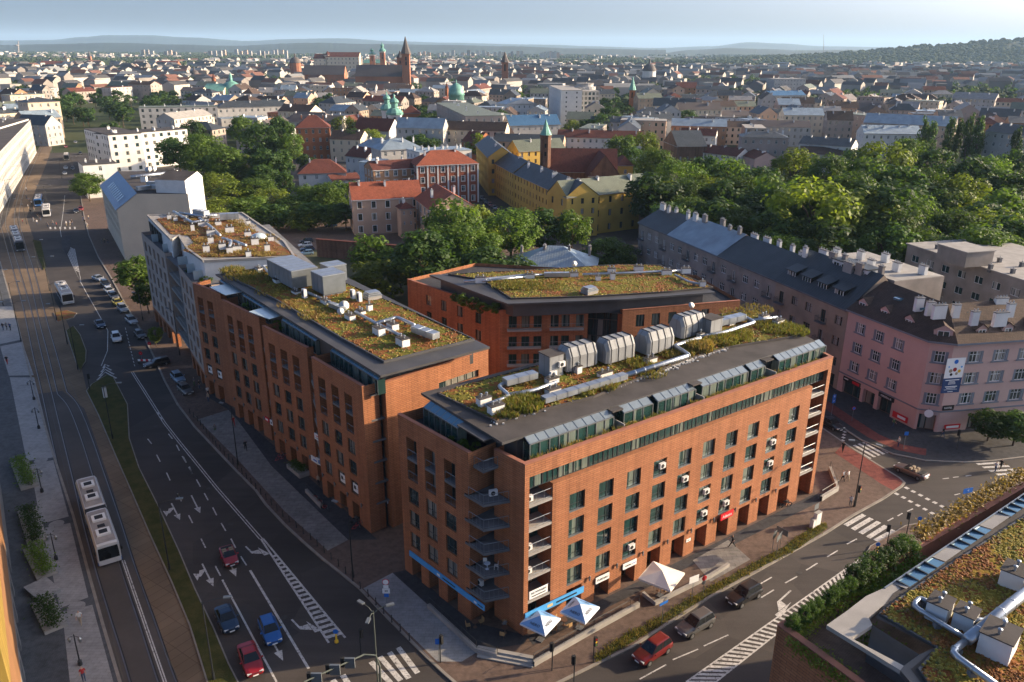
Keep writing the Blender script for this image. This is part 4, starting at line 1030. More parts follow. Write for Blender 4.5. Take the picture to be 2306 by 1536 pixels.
mb = MB(); panel(mb, C1, 0, C1.L, 0, 3.6, [(1 + 4*k, 3.6 + 4*k, 0, 2.9, 1.0) for k in range(5)], out=-.05); panel(mb, C2, 0, C2.L, 0, 3.6, [(1 + 4*k, 3.6 + 4*k, 0, 2.9, 1.0) for k in range(4)], out=-.05)
Cg = Wall(C1.pt(C1.L, 0, -3)[:2], C2.pt(0, 0, -3)[:2]); flatwall(mb, Cg, 0, Cg.L, 0, 20); mb.build('base_wall', BRICK, FC)
for W in (C1, C2):
 for k in range(4): window(FC, W, 1 + 4*k, .12, 2.6, 2.8, .95, 'two', FRAME, GLASS, out=-.05, name='shop_window')
for z in RC:
 poly = [tuple(C1.pt(C1.L + .01, 0, -.3)[:2]), tuple(C2.pt(-.01, 0, .2)[:2]), tuple(C2.pt(-.01, 0, -2.9)[:2]), tuple(C1.pt(C1.L + .01, 0, -2.9)[:2])]
 if area2(poly) < 0: poly.reverse()
 m = MB(); m.prism(poly, z - .5, z - .2, 0, None, True); m.build('balcony_slab', CONC, FC); railing(FC, [C1.pt(C1.L + .05, z - .2, -.4), C2.pt(-.05, z - .2, .1)], 1, step=.7)
 window(FC, Cg, 1.2, z - .2, Cg.L - 1.6, 2.3, -.08, 'three', FRAME, GLASS, name='balcony_door')
fl = [tuple(C1.pt(0, 0, -.1)[:2]), tuple(C1.pt(C1.L, 0, -.1)[:2]), tuple(C2.pt(0, 0, -.1)[:2]), tuple(C2.pt(C2.L, 0, -.1)[:2]), (-33, 136), (-55, 178)]
m = MB(); tri_fill(m, fl, 19.3); m.build('terrace_floor', CONCD, FC)
roofC = roof_px(lambda x, y: (x, y), [(333, 486), (386, 540), (403, 531), (422, 561), (459, 588), (662, 578), (640, 545), (545, 480)], 22.8)
rc = roofC if area2(roofC) > 0 else roofC[::-1]
m = MB(); m.prism(rc, 19.3, 22.8); m.build('upper_wall', WHITE, FC); m = MB(); tri_fill(m, rc, 22.81); m.build('roof', CONC, FC)
edge_strip(rc, 22.6, 23.0, .4, CONC, FC)
gC = roof_px(m4, [(1080, 285), (1180, 390), (1300, 400), (1340, 445), (1260, 500), (1390, 550), (2060, 540), (1900, 440), (1700, 330), (1580, 285), (1250, 265)], 22.9)
green_roof(gC, 22.85, SEDUMB, FC, .5, .12); sedum(gC, 22.95, 2200, FC, rust=.75, seed=21)
sp = []; RR = random.Random(3)
for k in range(42):
 x, y = RR.uniform(1100, 1950), RR.uniform(290, 540); p = P(*m4(x, y), 22.9)
 if inside(p[:2], gC): sp.append((p.x, p.y, 22.9, 1.8, .45, 60, .9))
tufts(sp, FC, 22)
for i, (x, y) in enumerate([(1085, 420), (1163, 487), (1270, 578), (1333, 628), (1380, 675)]):
 p = P(*m4(x, y), 20.0); m = MB(); d = C1.n; u = Vector((C1.n.x, C1.n.y)); m.obox(p, u, C1.u, -1.4, 1.0, -.04, .04, 19.3, 20.9); m.build('terrace_screen', RAILGLASS, FC)
Wpc = Wall(roofC[0], roofC[1]);
for k in range(5): window(FC, Wpc, 1 + k*3.1, 19.4, 2.2, 2.5, -.08, 'two', FRAME, GLASS, name='terrace_door')
# cream gabled block
FD = empty('gabled_block', (-104, 235, 0), 'cream rendered block with blank gable wall and steel blue sloping roof', 'building')
gp = [P(263.5, 473, 14.4), P(305, 438, 18.9), P(423, 437, 18.9)]
gl, gr = Vector((gp[0].x, gp[0].y)), Vector((gp[2].x, gp[2].y))
bk = Vector((P(227, 417, 14.4).x, P(227, 417, 14.4).y)) - gl
Wd = Wall(gl, gr); xm = (Vector((gp[1].x, gp[1].y)) - gl).dot(Wd.u)
mb = MB(); mb.face([Wd.pt(0, 0), Wd.pt(Wd.L, 0), Wd.pt(Wd.L, 18.9), Wd.pt(xm, 18.9), Wd.pt(0, 14.4)])
b3 = Vector((bk.x, bk.y, 0)); Wdl = Wall(gl + bk, gl)
hsd = grid_holes(FD, Wdl, 12, [11.6, 8.6, 5.6], 1.6, 1.9, .3, fm=FRAME, gm=GLASSB); panel(mb, Wdl, 0, Wdl.L, 0, 14.4, hsd)
Wdr = Wall(gr, gr + bk); flatwall(mb, Wdr, 0, Wdr.L, 0, 18.9); Wdb = Wall(gr + bk, gl + bk); flatwall(mb, Wdb, 0, Wdb.L, 0, 14.4)
mb.build('wall', CREAM, FD)
m = MB(); m.face([Wd.pt(-.4, 14.3, .1), Wd.pt(xm, 19.05, .1), Wd.pt(xm, 19.05, .1) + b3, Wd.pt(-.4, 14.3, .1) + b3]); m.face([Wd.pt(-.4, 14.3, .1) + b3, Wd.pt(xm, 19.05, .1) + b3, Wd.pt(xm, 18.95, .1) + b3, Wd.pt(-.4, 14.2, .1) + b3]); m.build('sloping_roof', METALBR, FD)
for k in range(9):
 t = .12 + .07*k; a = Wd.pt(1.2, 15.62, .1) + b3*t; b = Wd.pt(3.4, 17.3, .1) + b3*t; m = MB(); o = b3.normalized()*1.0; up = Vector((-.25*Wd.u.x, -.25*Wd.u.y, .18)); m.face([a + up, b + up, b + up + o, a + up + o]); m.build('skylight', SKYGLASS, FD)
m = MB(); m.face([Wd.pt(xm, 18.95), Wd.pt(Wd.L, 18.95), Wd.pt(Wd.L, 18.95) + b3, Wd.pt(xm, 18.95) + b3]); m.build('flat_roof', BITUMEN, FD)
t0, t1 = P(416, 407, 22.5), P(455, 396, 22.5); Wt = Wall(t0[:2], t1[:2]); apx = Wt.hit(444, 386)
mb = MB(); mb.face([Wt.pt(0, 0), Wt.pt(Wt.L, 0), Wt.pt(Wt.L, 22.5), Wt.pt(min(Wt.L - .3, apx[0]), apx[1]), Wt.pt(0, 22.5)])
Wt2 = Wall(Wt.pt(0, 0, -9)[:2], Wt.pt(0, 0)[:2]); mb.face([Wt2.pt(0, 18.9), Wt2.pt(Wt2.L, 18.9), Wt2.pt(Wt2.L, 22.5), Wt2.pt(0, 22.5)])
mb.build('tall_gable_wall', WHITE, FD)
A1, A2, A3 = Wt.pt(0, 22.5), Wt.pt(min(Wt.L - .3, apx[0]), apx[1]), Wt.pt(Wt.L, 22.5); bb = Vector((-Wt.n.x*9, -Wt.n.y*9, 0))
m = MB(); m.face([A1, A2, A2 + bb, A1 + bb]); m.face([A2, A3, A3 + bb, A2 + bb]); m.build('tall_gable_roof', BITUMEN, FD)
# pink hotel on the corner
FG = empty('corner_hotel', (72, 122, 0), 'pink plastered corner hotel with brown tiled mansard and dormers', 'building')
h0, h1, h2, h3 = (57.9, 130.5), (64.3, 114.9), (67.4, 113.8), (104, 120.5)
mid = (65.5, 113.9)
Wh1, Whc, Wh2 = Wall(h0, h1), Wall(h1, h2), Wall(h2, h3)
mb = MB(); tr = MB()
RH = (11.75, 8.2, 4.75); cs = (2.0, 6.0, 10.1); cs2 = [2.7 + 4.45*k for k in range(8)]
hs = [(c, c + 2.2, z, z + 1.75, .22) for c in cs for z in RH]
shop = [(1.2, 5.3, 0, 2.5, .6), (5.9, 8.4, 0, 2.7, .8), (9.2, 12.0, 0, 2.7, .7)]
panel(mb, Wh1, 0, Wh1.L, 0, 15, hs + shop)
hs2 = [(c, c + 2.75, z, z + 1.85, .22) for c in cs2 for z in RH] + [(5.2, 8.0, 0, 2.6, .7), (12, 15, 0, 2.6, .7)]
panel(mb, Wh2, 0, Wh2.L, 0, 15, hs2)
panel(mb, Whc, 0, Whc.L, 0, 15, [(.5, 2.8, z, z + 1.85, .22) for z in RH] + [(.4, 2.9, 0, 2.9, .8)])
for W, cc, wd, hh in ((Wh1, cs, 2.2, 1.75), (Wh2, cs2, 2.75, 1.85), (Whc, (.5,), 2.3, 1.85)):
 for c in cc:
  for z in RH:
   window(FG, W, c + .42, z, wd - .84, hh, .2, 'six', WFRAME, GLASSB)
   for a, b in ((c, c + .42), (c + wd - .42, c + wd)):
    t = MB(); t.obox(W.pt(0, 0), W.u, W.n, a, b, -.21, -.02, z + .003, z + hh - .003); t.build('window_pier', GREYBLUE, FG)
   t = MB(); t.obox(W.pt(0, 0), W.u, W.n, c - .15, c + wd + .15, -.2, .14, z - .2, z - .002); t.build('window_sill', GREYBLUE, FG)
for a, b, c, d, e in shop: window(FG, Wh1, a, .12, b - a, d - .12, e, 'two', BFRAME, GLASS, name='shop_front')
window(FG, Whc, .4, .12, 2.5, 2.8, .8, 'two', BFRAME, GLASS, name='entrance_door'); window(FG, Wh2, 5.2, .12, 2.8, 2.5, .7, 'two', BFRAME, GLASS, name='entrance_door'); window(FG, Wh2, 12, .12, 3, 2.5, .7, 'two', BFRAME, GLASS, name='shop_front')
mb.build('wall', PINK, FG)
for W in (Wh1, Whc, Wh2):
 tr.obox(W.pt(0, 0), W.u, W.n, 0, W.L, 0.01, .12, 3.55, 3.75)
tr.build('string_course', GREYBLUE, FG)
ev = [Vector(h0), Vector(h1), Vector(h2), Vector(h3)]; evo = offset_line([tuple(p) for p in ev], -.7)
m = MB()
for i in range(3): m.face([(*ev[i], 14.75), (*ev[i+1], 14.75), (*evo[i+1], 14.95), (*evo[i], 14.95)]); m.face([(*evo[i], 14.95), (*evo[i+1], 14.95), (*evo[i+1], 15.25), (*evo[i], 15.25)])
m.build('gutter', GREYBLUE, FG)
rid = offset_line([tuple(p) for p in ev], 7.0); rid[0] = tuple(Wh1.pt(0, 0, -7)[:2]); rid[3] = tuple(Wh2.pt(Wh2.L, 0, -7)[:2])
bck = offset_line([tuple(p) for p in ev], 13); bck[0] = tuple(Wh1.pt(0, 0, -13)[:2]); bck[3] = tuple(Wh2.pt(Wh2.L, 0, -13)[:2])
rid[1] = rid[2] = tuple((Vector(rid[1]) + Vector(rid[2]))/2); bck[1] = bck[2] = tuple((Vector(bck[1]) + Vector(bck[2]))/2 )
m = MB()
for i in range(3):
 if i != 1: m.face([(*evo[i], 15.25), (*evo[i+1], 15.25), (*rid[i+1], 19.6), (*rid[i], 19.6)]); m.face([(*rid[i], 19.6), (*rid[i+1], 19.6), (*bck[i+1], 15.6), (*bck[i], 15.6)])
 else: m.face([(*evo[1], 15.25), (*evo[2], 15.25), (*rid[1], 19.6)])
m.build('roof', TILEB, FG)
m = MB(); m.face([(*bck[0], 0), (*ev[0], 0), (*ev[0], 15), (*rid[0], 19.6), (*bck[0], 15.6)]); m.build('party_wall', GREYP, FG)
def dormer(root, W, a, z, wd, dep, hgt, wallm, roofm, fm, gm, out=-1.6, pitch=.7):
 p = W.pt(a, z, out); u, n = W.u, W.n
 d = MB(); d.obox(p, u, n, -wd/2, wd/2, -dep, 0, z, z + hgt)
 A, B, C = W.pt(a - wd/2, z + hgt, out), W.pt(a + wd/2, z + hgt, out), W.pt(a, z + hgt + pitch, out); d.face([A, B, C])
 o = d.build('dormer', wallm, root)
 r = MB()
 for s in (-1, 1):
  e = W.pt(a + s*(wd/2 + .25), z + hgt - .2*pitch, out + .2); t = W.pt(a, z + hgt + pitch + .08, out + .2); e2 = W.pt(a + s*(wd/2 + .25), z + hgt - .2*pitch, out - dep); t2 = W.pt(a, z + hgt + pitch + .08, out - dep - 1.2)
  r.face([e, t, t2, e2] if s < 0 else [e, e2, t2, t])
 rr = r.build('dormer_roof', roofm, root)
 window(root, W, a - wd*.32, z + .25, wd*.64, hgt - .4, -.09, 'two', fm, gm, out=out, name='dormer_window')
for a in (1.8, 6.5, 11.5): dormer(FG, Wh1, a, 15.6, 1.9, 3.4, 1.25, PINK, TILEB, WFRAME, GLASSB, -1.1)
dormer(FG, Whc, 1.6, 15.6, 2.6, 2.8, 1.3, PINK, TILEB, WFRAME, GLASSB, -.6)
for a in (5.2, 9.8, 14.4, 19): dormer(FG, Wh2, a, 15.6, 1.9, 3.4, 1.25, PINK, TILEB, WFRAME, GLASSB, -1.1)
def chimney(root, c, rz, sx, sy, h, m=None, pots=3, name='chimney'):
 u, n = (math.cos(rz), math.sin(rz)), (-math.sin(rz), math.cos(rz)); b = MB()
 b.obox(c, u, n, -sx/2, sx/2, -sy/2, sy/2, c[2] - 1.0, c[2] + h); o = b.build(name, m or WHITE, root)
 b = MB(); b.obox(c, u, n, -sx/2 - .08, sx/2 + .08, -sy/2 - .08, sy/2 + .08, c[2] + h, c[2] + h + .12); b.build('chimney_cap', CONCD, o)
 for k in range(pots):
  a = (k + .5)/pots*sx - sx/2; b = MB(); b.lathe((c[0] + u[0]*a, c[1] + u[1]*a, c[2] + h + .12), [(.1, 0), (.08, .35), (.02, .36)], 6); b.build('pot', STEEL, o)
for x, y, sx in [(945, 150, 1.4), (1050, 190, 1.2), (1140, 220, 2.2), (1300, 215, 1.2), (1480, 280, 1.2), (1725, 290, 2.2), (1730, 150, 2.2), (1825, 205, 1.2)]:
 p = P(*tz(1850, 640, .2343)(x, y), 19.8); chimney(FG, (p.x, p.y, 18.9), Wh2.rz, sx, .6, 1.2, pots=int(sx*2))
for x, y in [(740, 140), (945, 225), (1390, 265)]:
 p = P(*tz(1850, 640, .2343)(x, y), 18.4); m = MB(); m.obox(p, Wh1.u, Wh1.n, -.6, .6, -.5, .5, 18.2, 18.55); m.build('roof_light', SKYGLASS, FG)
# grey tenements up the side street
T0, T1 = Vector((32.7, 203.6)), Vector((57.9, 130.5)); WT = Wall(T0, T1)
TEN = [(0, 15.25, 'grey stuccoed tenement with dark flat-pitched roof at the far end of the row', METALD, GREYP, 3.6),
  (15.25, 37.1, 'grey tenement with shiny blue grey sheet roof in the row by the side street', METALB, GREYP, 4.2),
  (37.1, 57.2, 'grey tenement with plain black sheet roof in the row by the side street', METALD, GREYP, 4.0),
  (57.2, 77.25, 'taupe tenement with black mansard and four shed dormers next to the pink hotel', METALD, GREYT, 5.6)]
for ti, (s0, s1, lab, rm, wm, rise) in enumerate(TEN):
 c = WT.pt((s0 + s1)/2, 0, -6); r = empty('tenement', (c.x, c.y, 0), lab, 'building', 'tenements along the side street')
 W = Wall(WT.pt(s0, 0)[:2], WT.pt(s1, 0)[:2]); mb = MB(); n = max(3, int(W.L/3.6)); pitch = W.L/n; hs = []
 for k in range(n):
  bal = (k + ti) % 3 == 0
  for z in (11.6, 7.8, 4.1):
   c0 = k*pitch + (pitch - (1.2 if bal else 1.9))/2; wd, hh, zz = (1.2, 2.3, z - .7) if bal else (1.9, 1.65, z)
   hs.append((c0, c0 + wd, zz, zz + hh, .2)); window(r, W, c0, zz, wd, hh, .2, 'two' if bal else 'six', WFRAME if ti < 3 else BFRAME, GLASSB)
   if bal and z > 5:
    slab(r, W, [(c0 - .5, .9), (c0 + wd + .5, .9), (c0 + wd + .5, .02), (c0 - .5, .02)], zz, .18, m=CONCD); railing(r, [W.pt(c0 - .45, zz, .03), W.pt(c0 - .45, zz, .85), W.pt(c0 + wd + .45, zz, .85), W.pt(c0 + wd + .45, zz, .03)], .95, m=POLE, step=.25)
  hs.append((k*pitch + .9, k*pitch + pitch - .9, 0, 2.6, .5)); window(r, W, k*pitch + .9, .12, pitch - 1.8, 2.5, .5, 'two', BFRAME, GLASS, name='shop_front')
 panel(mb, W, 0, W.L, 0, 15, hs)
 q0, q1 = W.pt(0, 15, -12), W.pt(W.L, 15, -12)
 for Wq, ee in ((Wall(q0[:2], W.pt(0, 0)[:2]), 0), (Wall(W.pt(W.L, 0)[:2], q1[:2]), W.L)):
  mb.face([Wq.pt(0, 0), Wq.pt(Wq.L, 0), Wq.pt(Wq.L, 15), (*W.pt(ee, 0, -6.5)[:2], 15 + rise), Wq.pt(0, 15)])
 mb.face([(*q1[:2], 0), (*q0[:2], 0), q0, q1]); mb.build('wall', wm, r)
 ov = .5; m = MB()
 m.face([W.pt(0, 15, ov), W.pt(W.L, 15, ov), W.pt(W.L, 15 + rise, -6.5), W.pt(0, 15 + rise, -6.5)]); m.face([W.pt(0, 15 + rise, -6.5), W.pt(W.L, 15 + rise, -6.5), W.pt(W.L, 15.2, -12.4), W.pt(0, 15.2, -12.4)])
 m.build('roof', rm, r)
 g_m = MB(); g_m.obox(W.pt(0, 0), W.u, W.n, 0, W.L, .02, ov + .1, 14.7, 14.97); g_m.build('eaves', GREYBLUE if ti == 1 else CONCD, r)
 RQ = random.Random(ti + 5)
 for k in range(5 if ti != 3 else 7):
  p = W.pt((k + .5)*W.L/(5 if ti != 3 else 7) + RQ.uniform(-.6, .6), 0, -6.5 + RQ.uniform(-1.2, 1.6)); chimney(r, (p.x, p.y, 15 + rise - .3), W.rz, RQ.choice((1.0, 1.6, 2.2)), .55, RQ.uniform(.8, 1.5), RQ.choice((WHITE, LIMEW, CONC, GREYP)), pots=3)
 if ti == 3:
  for a in (2.6, 7.0, 11.4, 15.8):
   p = W.pt(a, 0, -1.4); d = MB()
   d.obox(p, W.u, W.n, -1.3, 1.3, -2.6, 0, 15.4, 17.5); d.build('dormer', DARK, r)
   d = MB(); d.face([W.pt(a - 1.6, 17.45, -1.0), W.pt(a + 1.6, 17.45, -1.0), W.pt(a + 1.6, 18.6, -4.6), W.pt(a - 1.6, 18.6, -4.6)]); d.obox(p, W.u, W.n, -1.6, 1.6, .33, .4, 17.3, 17.44); d.build('dormer_roof', METALD, r)
   window(r, W, a - 1.1, 16.0, 2.2, 1.3, -.08, 'three', WFRAME, GLASSB, out=-1.4, name='dormer_window')
  d = MB(); d.obox(W.pt(8, 0, -6), W.u, W.n, 0, 9, -2.2, .3, 18.4, 20.7); d.build('attic', WHITE, r)
  for k in range(4): window(r, W, 8.5 + 2.1*k, 18.9, 1.6, 1.5, -.08, 'two', WFRAME, GLASSB, out=-5.7, name='attic_window')
  d = MB(); d.obox(W.pt(8, 0, -6), W.u, W.n, -.2, 9.2, -2.5, .6, 20.7, 20.9); d.build('attic_roof', METALD, r)
  d = MB(); d.obox(W.pt(2, 0), W.u, W.n, 0, W.L - 1, -19, -8, 0, 19.6); o = d.build('rear_wing', GREYP, r)
  d = MB(); d.obox(W.pt(2, 0), W.u, W.n, .1, W.L - 1.1, -18.9, -8.1, 19.6, 19.7); d.build('rear_roof', CONC, o)
  for k in range(6): p = W.pt(4 + 3*k, 0, -10 - (k % 3)*3); chimney(r, (p.x, p.y, 19.9), W.rz, 1.5, .7, 1.4, WHITE)
FK = empty('flat_roofed_block', (95, 165, 0), 'pale grey flat-roofed block with a roof cabin behind the pink hotel', 'building')
k0, k1 = P(2044, 550, 14), P(2330, 640, 14); WK = Wall(k0[:2], k1[:2]); mb = MB(); hs = []
for k in range(7):
 for z in (10.4, 6.8, 3.4): c0 = 2 + k*WK.L/7.5; hs.append((c0, c0 + 2.2, z, z + 1.6, .2)); window(FK, WK, c0, z, 2.2, 1.6, .2, 'two', WFRAME, GLASSB)
panel(mb, WK, 0, WK.L, 0, 14, hs); KB = [Wall(WK.pt(WK.L, 0)[:2], WK.pt(WK.L, 0, -24)[:2]), Wall(WK.pt(WK.L, 0, -24)[:2], WK.pt(0, 0, -24)[:2]), Wall(WK.pt(0, 0, -24)[:2], WK.pt(0, 0)[:2])]
for W in KB: flatwall(mb, W, 0, W.L, 0, 14)
mb.build('wall', GREYP, FK); m = MB(); m.obox(WK.pt(0, 0), WK.u, WK.n, -.3, WK.L + .3, -24.3, .3, 14, 14.25); m.build('roof', CONC, FK)
p = P(2165, 590, 14.3); m = MB(); m.obox(p, WK.u, WK.n, -4, 4, -4, 3, 14.25, 17.4); o = m.build('roof_cabin', GREYP, FK); m = MB(); m.obox(p, WK.u, WK.n, -4.2, 4.2, -4.2, 3.2, 17.4, 17.6); m.build('cabin_roof', CONC, o)
for k, (x, y) in enumerate([(2110, 560), (2125, 575), (2230, 605), (2250, 590), (2280, 615), (2300, 600)]): p = P(x, y, 14.3); chimney(FK, (p.x, p.y, 14.5), WK.rz, .7, .7, .6, CONCD, pots=1)
# brick block at the lower right with the nearest planted roof
FH = empty('corner_block', (32, 48, 0), 'brick block at the lower right corner with hedge terrace and planted roof', 'building')
j0, j1 = P(1750.6, 1407.5, 20), P(1905.7, 1521, 20); j2 = P(2320, 1079, 20)
us = (Vector(j2[:2]) - Vector(j0[:2])).normalized(); ue = (Vector(j1[:2]) - Vector(j0[:2])).normalized()
jb = Vector(j0[:2]) + ue*26; jf = Vector(j0[:2]) + us*45
WS = Wall(jf, j0[:2]); WE2 = Wall(j0[:2], jb)
mb = MB(); panel(mb, WS, 0, WS.L, 0, 20); panel(mb, WE2, 0, WE2.L, 0, 20)
mb.build('wall', BRICK, FH); m = MB(); coping(m, WS, 0, WS.L + .04, 20, .5); coping(m, WE2, 0, WE2.L, 20.003, .5)
for W in (WS, WE2): m.face([W.pt(W.L, 18.6, -.45), W.pt(0, 18.6, -.45), W.pt(0, 20, -.45), W.pt(W.L, 20, -.45)])
m.build('coping', BRICK_CAP, FH)
m = MB(); tri_fill(m, [tuple(jf), tuple(j0[:2]), tuple(jb), tuple(jb + us*45)], 18.6); m.build('terrace_floor', PAVEBROWN, FH)
zH = 21.6
outer = roof_px(m7, [(510, 1130), (1035, 1450), (1250, 1800), (2400, 1700), (2400, -90), (1915, 205)], zH)
patio = roof_px(m7, [(835, 1130), (690, 1225), (1030, 1440), (1170, 1340)], zH)
rp = lambda L: roof_px(m7, L, zH)
for nm, poly, mm in (('eaves_panel', [(510, 1130), (690, 1225), (835, 1130), (810, 1075), (640, 1040)], CONC), ('eaves_panel', [(640, 1040), (810, 1075), (900, 1000), (790, 925)], CONC), ('eaves_panel', [(790, 925), (900, 1000), (1075, 885), (985, 835)], CONC),
      ('eaves_panel', [(690, 1225), (510, 1130), (1035, 1452), (1060, 1420)], CONC), ('eaves_panel', [(1035, 1452), (1060, 1420), (1170, 1340), (1280, 1290), (1240, 1390), (1110, 1440), (1240, 1600), (1180, 1620)], BRIM)):
 pl = rp(poly); pl = pl if area2(pl) > 0 else pl[::-1]; m = MB(); tri_fill(m, pl, zH)
 for i in range(len(pl)): a, b = pl[i], pl[(i+1) % len(pl)]; m.face([(*a, zH - .3), (*b, zH - .3), (*b, zH), (*a, zH)])
 m.build(nm, mm, FH)
su = (Vector(P(*m7(1915, 205), zH)[:2]) - Vector(P(*m7(985, 835), zH)[:2])); sL = su.length; su.normalize(); s_o = Vector(P(*m7(985, 835), zH)[:2]); sw = Vector(P(*m7(1075, 885), zH)[:2]) - s_o
spans = [((1005, 820), (1265, 645), 4), ((1400, 570), (1610, 425), 4), ((1740, 335), (1960, 190), 5)]
def along(p): return (Vector(P(*m7(*p), zH)[:2]) - s_o).dot(su)
last = 0
for (pa, pb, n) in spans:
 a0, a1 = along(pa), along(pb)
 m = MB(); m.face([(*(s_o + su*last), zH), (*(s_o + su*last + sw), zH + .15), (*(s_o + su*a0 + sw), zH + .15), (*(s_o + su*a0), zH)]); m.build('eaves_panel', CONC, FH)
 for k in range(n):
  b0, b1 = a0 + (a1-a0)*k/n + .06, a0 + (a1-a0)*(k+1)/n - .06; m = MB(); m.face([(*(s_o + su*b0), zH - .05), (*(s_o + su*b0 + sw), zH + .1), (*(s_o + su*b1 + sw), zH + .1), (*(s_o + su*b1), zH - .05)]); m.build('skylight_pane', SKYGLASS, FH)
  m = MB(); m.obox(s_o + su*(b0 - .06), su, sw.normalized(), -.06, .06, 0, sw.length, zH - .08, zH + .16); m.build('glazing_bar', FRAME, FH)
 last = a1
m = MB(); m.obox(s_o, su, sw.normalized(), -1, sL + 12, -.12, .0, zH - .35, zH + .06); m.build('gutter', FRAMEG, FH)
ps = rp([(690, 1225), (835, 1130), (985, 835), (1915, 205), (2300, -60), (2400, 1700), (1300, 1800), (1110, 1440), (1240, 1390), (1280, 1290)])
m = MB(); tri_fill(m, rp([(860, 1075), (985, 905), (2000, 240), (2300, 100), (2400, 1700), (1300, 1700), (1110, 1445), (1280, 1300)]), zH + .02); m.build('roof', BITUMEN, FH)
gH = rp([(895, 1060), (1000, 975), (1250, 800), (1560, 600), (1915, 370), (2300, 120), (2400, 1700), (1340, 1700), (1170, 1455), (1300, 1300)])
green_roof(gH, zH + .08, SEDUMR, FH, .3, .12); edge_strip(gH, zH, zH + .16, .16, BRIM, FH); sedum(gH, zH + .14, 22000, FH, rust=.5, size=(.05, .15), seed=31)
wp = [(510, 1130), (690, 1225), (1035, 1452)]
m = MB()
for pl in (rp([(985, 835), (1915, 205), (2300, -60)]), rp([(835, 1130), (1170, 1340)])):
 for i in range(len(pl)-1): a, b = pl[i], pl[i+1]; m.face([(*a, 18.6), (*b, 18.6), (*b, zH), (*a, zH)])
m.build('penthouse_wall', FRAMEG, FH)
m = MB(); tri_fill(m, roof_px(m7, [(950, 1385), (1060, 1300), (1175, 1345), (1030, 1430)], 19.6), 19.6); m.build('patio_skylight', SKYGLASS, FH)
# building cut by the left edge of the frame
FI = empty('ochre_building', (-64, 66, 0), 'tall building with ochre upper wall at the lower left edge beside the plaza', 'building')
i0, i1 = P(62, 1560), P(6, 1120); WI = Wall(i0[:2], i1[:2]); WI = Wall(WI.pt(-14, 0)[:2], WI.pt(WI.L + 2, 0)[:2])
mb = MB(); panel(mb, WI, 0, WI.L, 4, 11, [], mi=0); mb.build('middle_wall', mat('rust_render', (.20, .10, .045), .9, .2, .3), FI)
mb = MB(); panel(mb, WI, 0, WI.L, 0, 4, [(2 + 5*k, 5.5 + 5*k, 0, 3.2, .4) for k in range(7)]); mb.build('base_wall', CONCD, FI)
for k in range(7): window(FI, WI, 2 + 5*k, .12, 3.5, 3.0, .4, 'two', FRAME, GLASS, name='shop_front')
OCHRE = seammat('ochre_cladding', (.22, .145, .025), 1.5, .8, 0, .2, .5)
mb = MB(); panel(mb, WI, 0, WI.L, 11, 22, []); Wi2 = Wall(WI.pt(WI.L, 0)[:2], WI.pt(WI.L, 0, -20)[:2]); flatwall(mb, Wi2, 0, 20, 0, 22); mb.face([WI.pt(0, 22), WI.pt(WI.L, 22), WI.pt(WI.L, 22, -20), WI.pt(0, 22, -20)]); Wi3 = Wall(WI.pt(0, 0, -20)[:2], WI.pt(0, 0)[:2]); flatwall(mb, Wi3, 0, 20, 0, 22); mb.build('upper_wall', OCHRE, FI)
# houses of the middle distance
OCC = []          # taken ground (x, y, r)
for x, y, r in [(12, 82, 45), (-30, 108, 40), (10, 130, 40), (-70, 155, 40), (72, 122, 35), (45, 165, 45), (95, 165, 35)]: OCC.append((x, y, r))
def roof_faces(F0, F1, B1, B0, z, kind, rise, ov=.5):
 u = (F1 - F0).normalized(); n = Vector((u.y, -u.x)); L = (F1 - F0).length; D = (B0 - F0).length
 p = lambda a, b, zz: (F0.x + u.x*a - n.x*b, F0.y + u.y*a - n.y*b, zz)
 zo = z - .12
 if kind == 'gable':
  r0, r1 = p(-ov*.4, D/2, z + rise), p(L + ov*.4, D/2, z + rise)
  return [[p(-ov*.4, -ov, zo), p(L + ov*.4, -ov, zo), r1, r0], [r0, r1, p(L + ov*.4, D + ov, zo), p(-ov*.4, D + ov, zo)]], [[p(0, D, z), p(0, 0, z), p(0, D/2, z + rise)], [p(L, 0, z), p(L, D, z), p(L, D/2, z + rise)]]
 if kind == 'gend':
  r0, r1 = p(L/2, -ov*.4, z + rise), p(L/2, D, z + rise)
  return [[p(-ov, -ov*.4, zo), r0, r1, p(-ov, D, zo)], [r0, p(L + ov, -ov*.4, zo), p(L + ov, D, zo), r1]], [[p(0, 0, z), p(L, 0, z), p(L/2, 0, z + rise)]]
 if kind == 'hip':
  k = min(L, D)/2
  if L >= D: r0, r1 = p(k, D/2, z + rise), p(L - k, D/2, z + rise)
  else: r0, r1 = p(L/2, k, z + rise), p(L/2, D - k, z + rise)
  c = [p(-ov, -ov, zo), p(L + ov, -ov, zo), p(L + ov, D + ov, zo), p(-ov, D + ov, zo)]
  if L >= D: return [[c[0], c[1], r1, r0], [c[1], c[2], r1], [c[2], c[3], r0, r1], [c[3], c[0], r0]], []
  return [[c[0], c[1], r0], [c[1], c[2], r1, r0], [c[2], c[3], r1], [c[3], c[0], r0, r1]], []
 return [], []
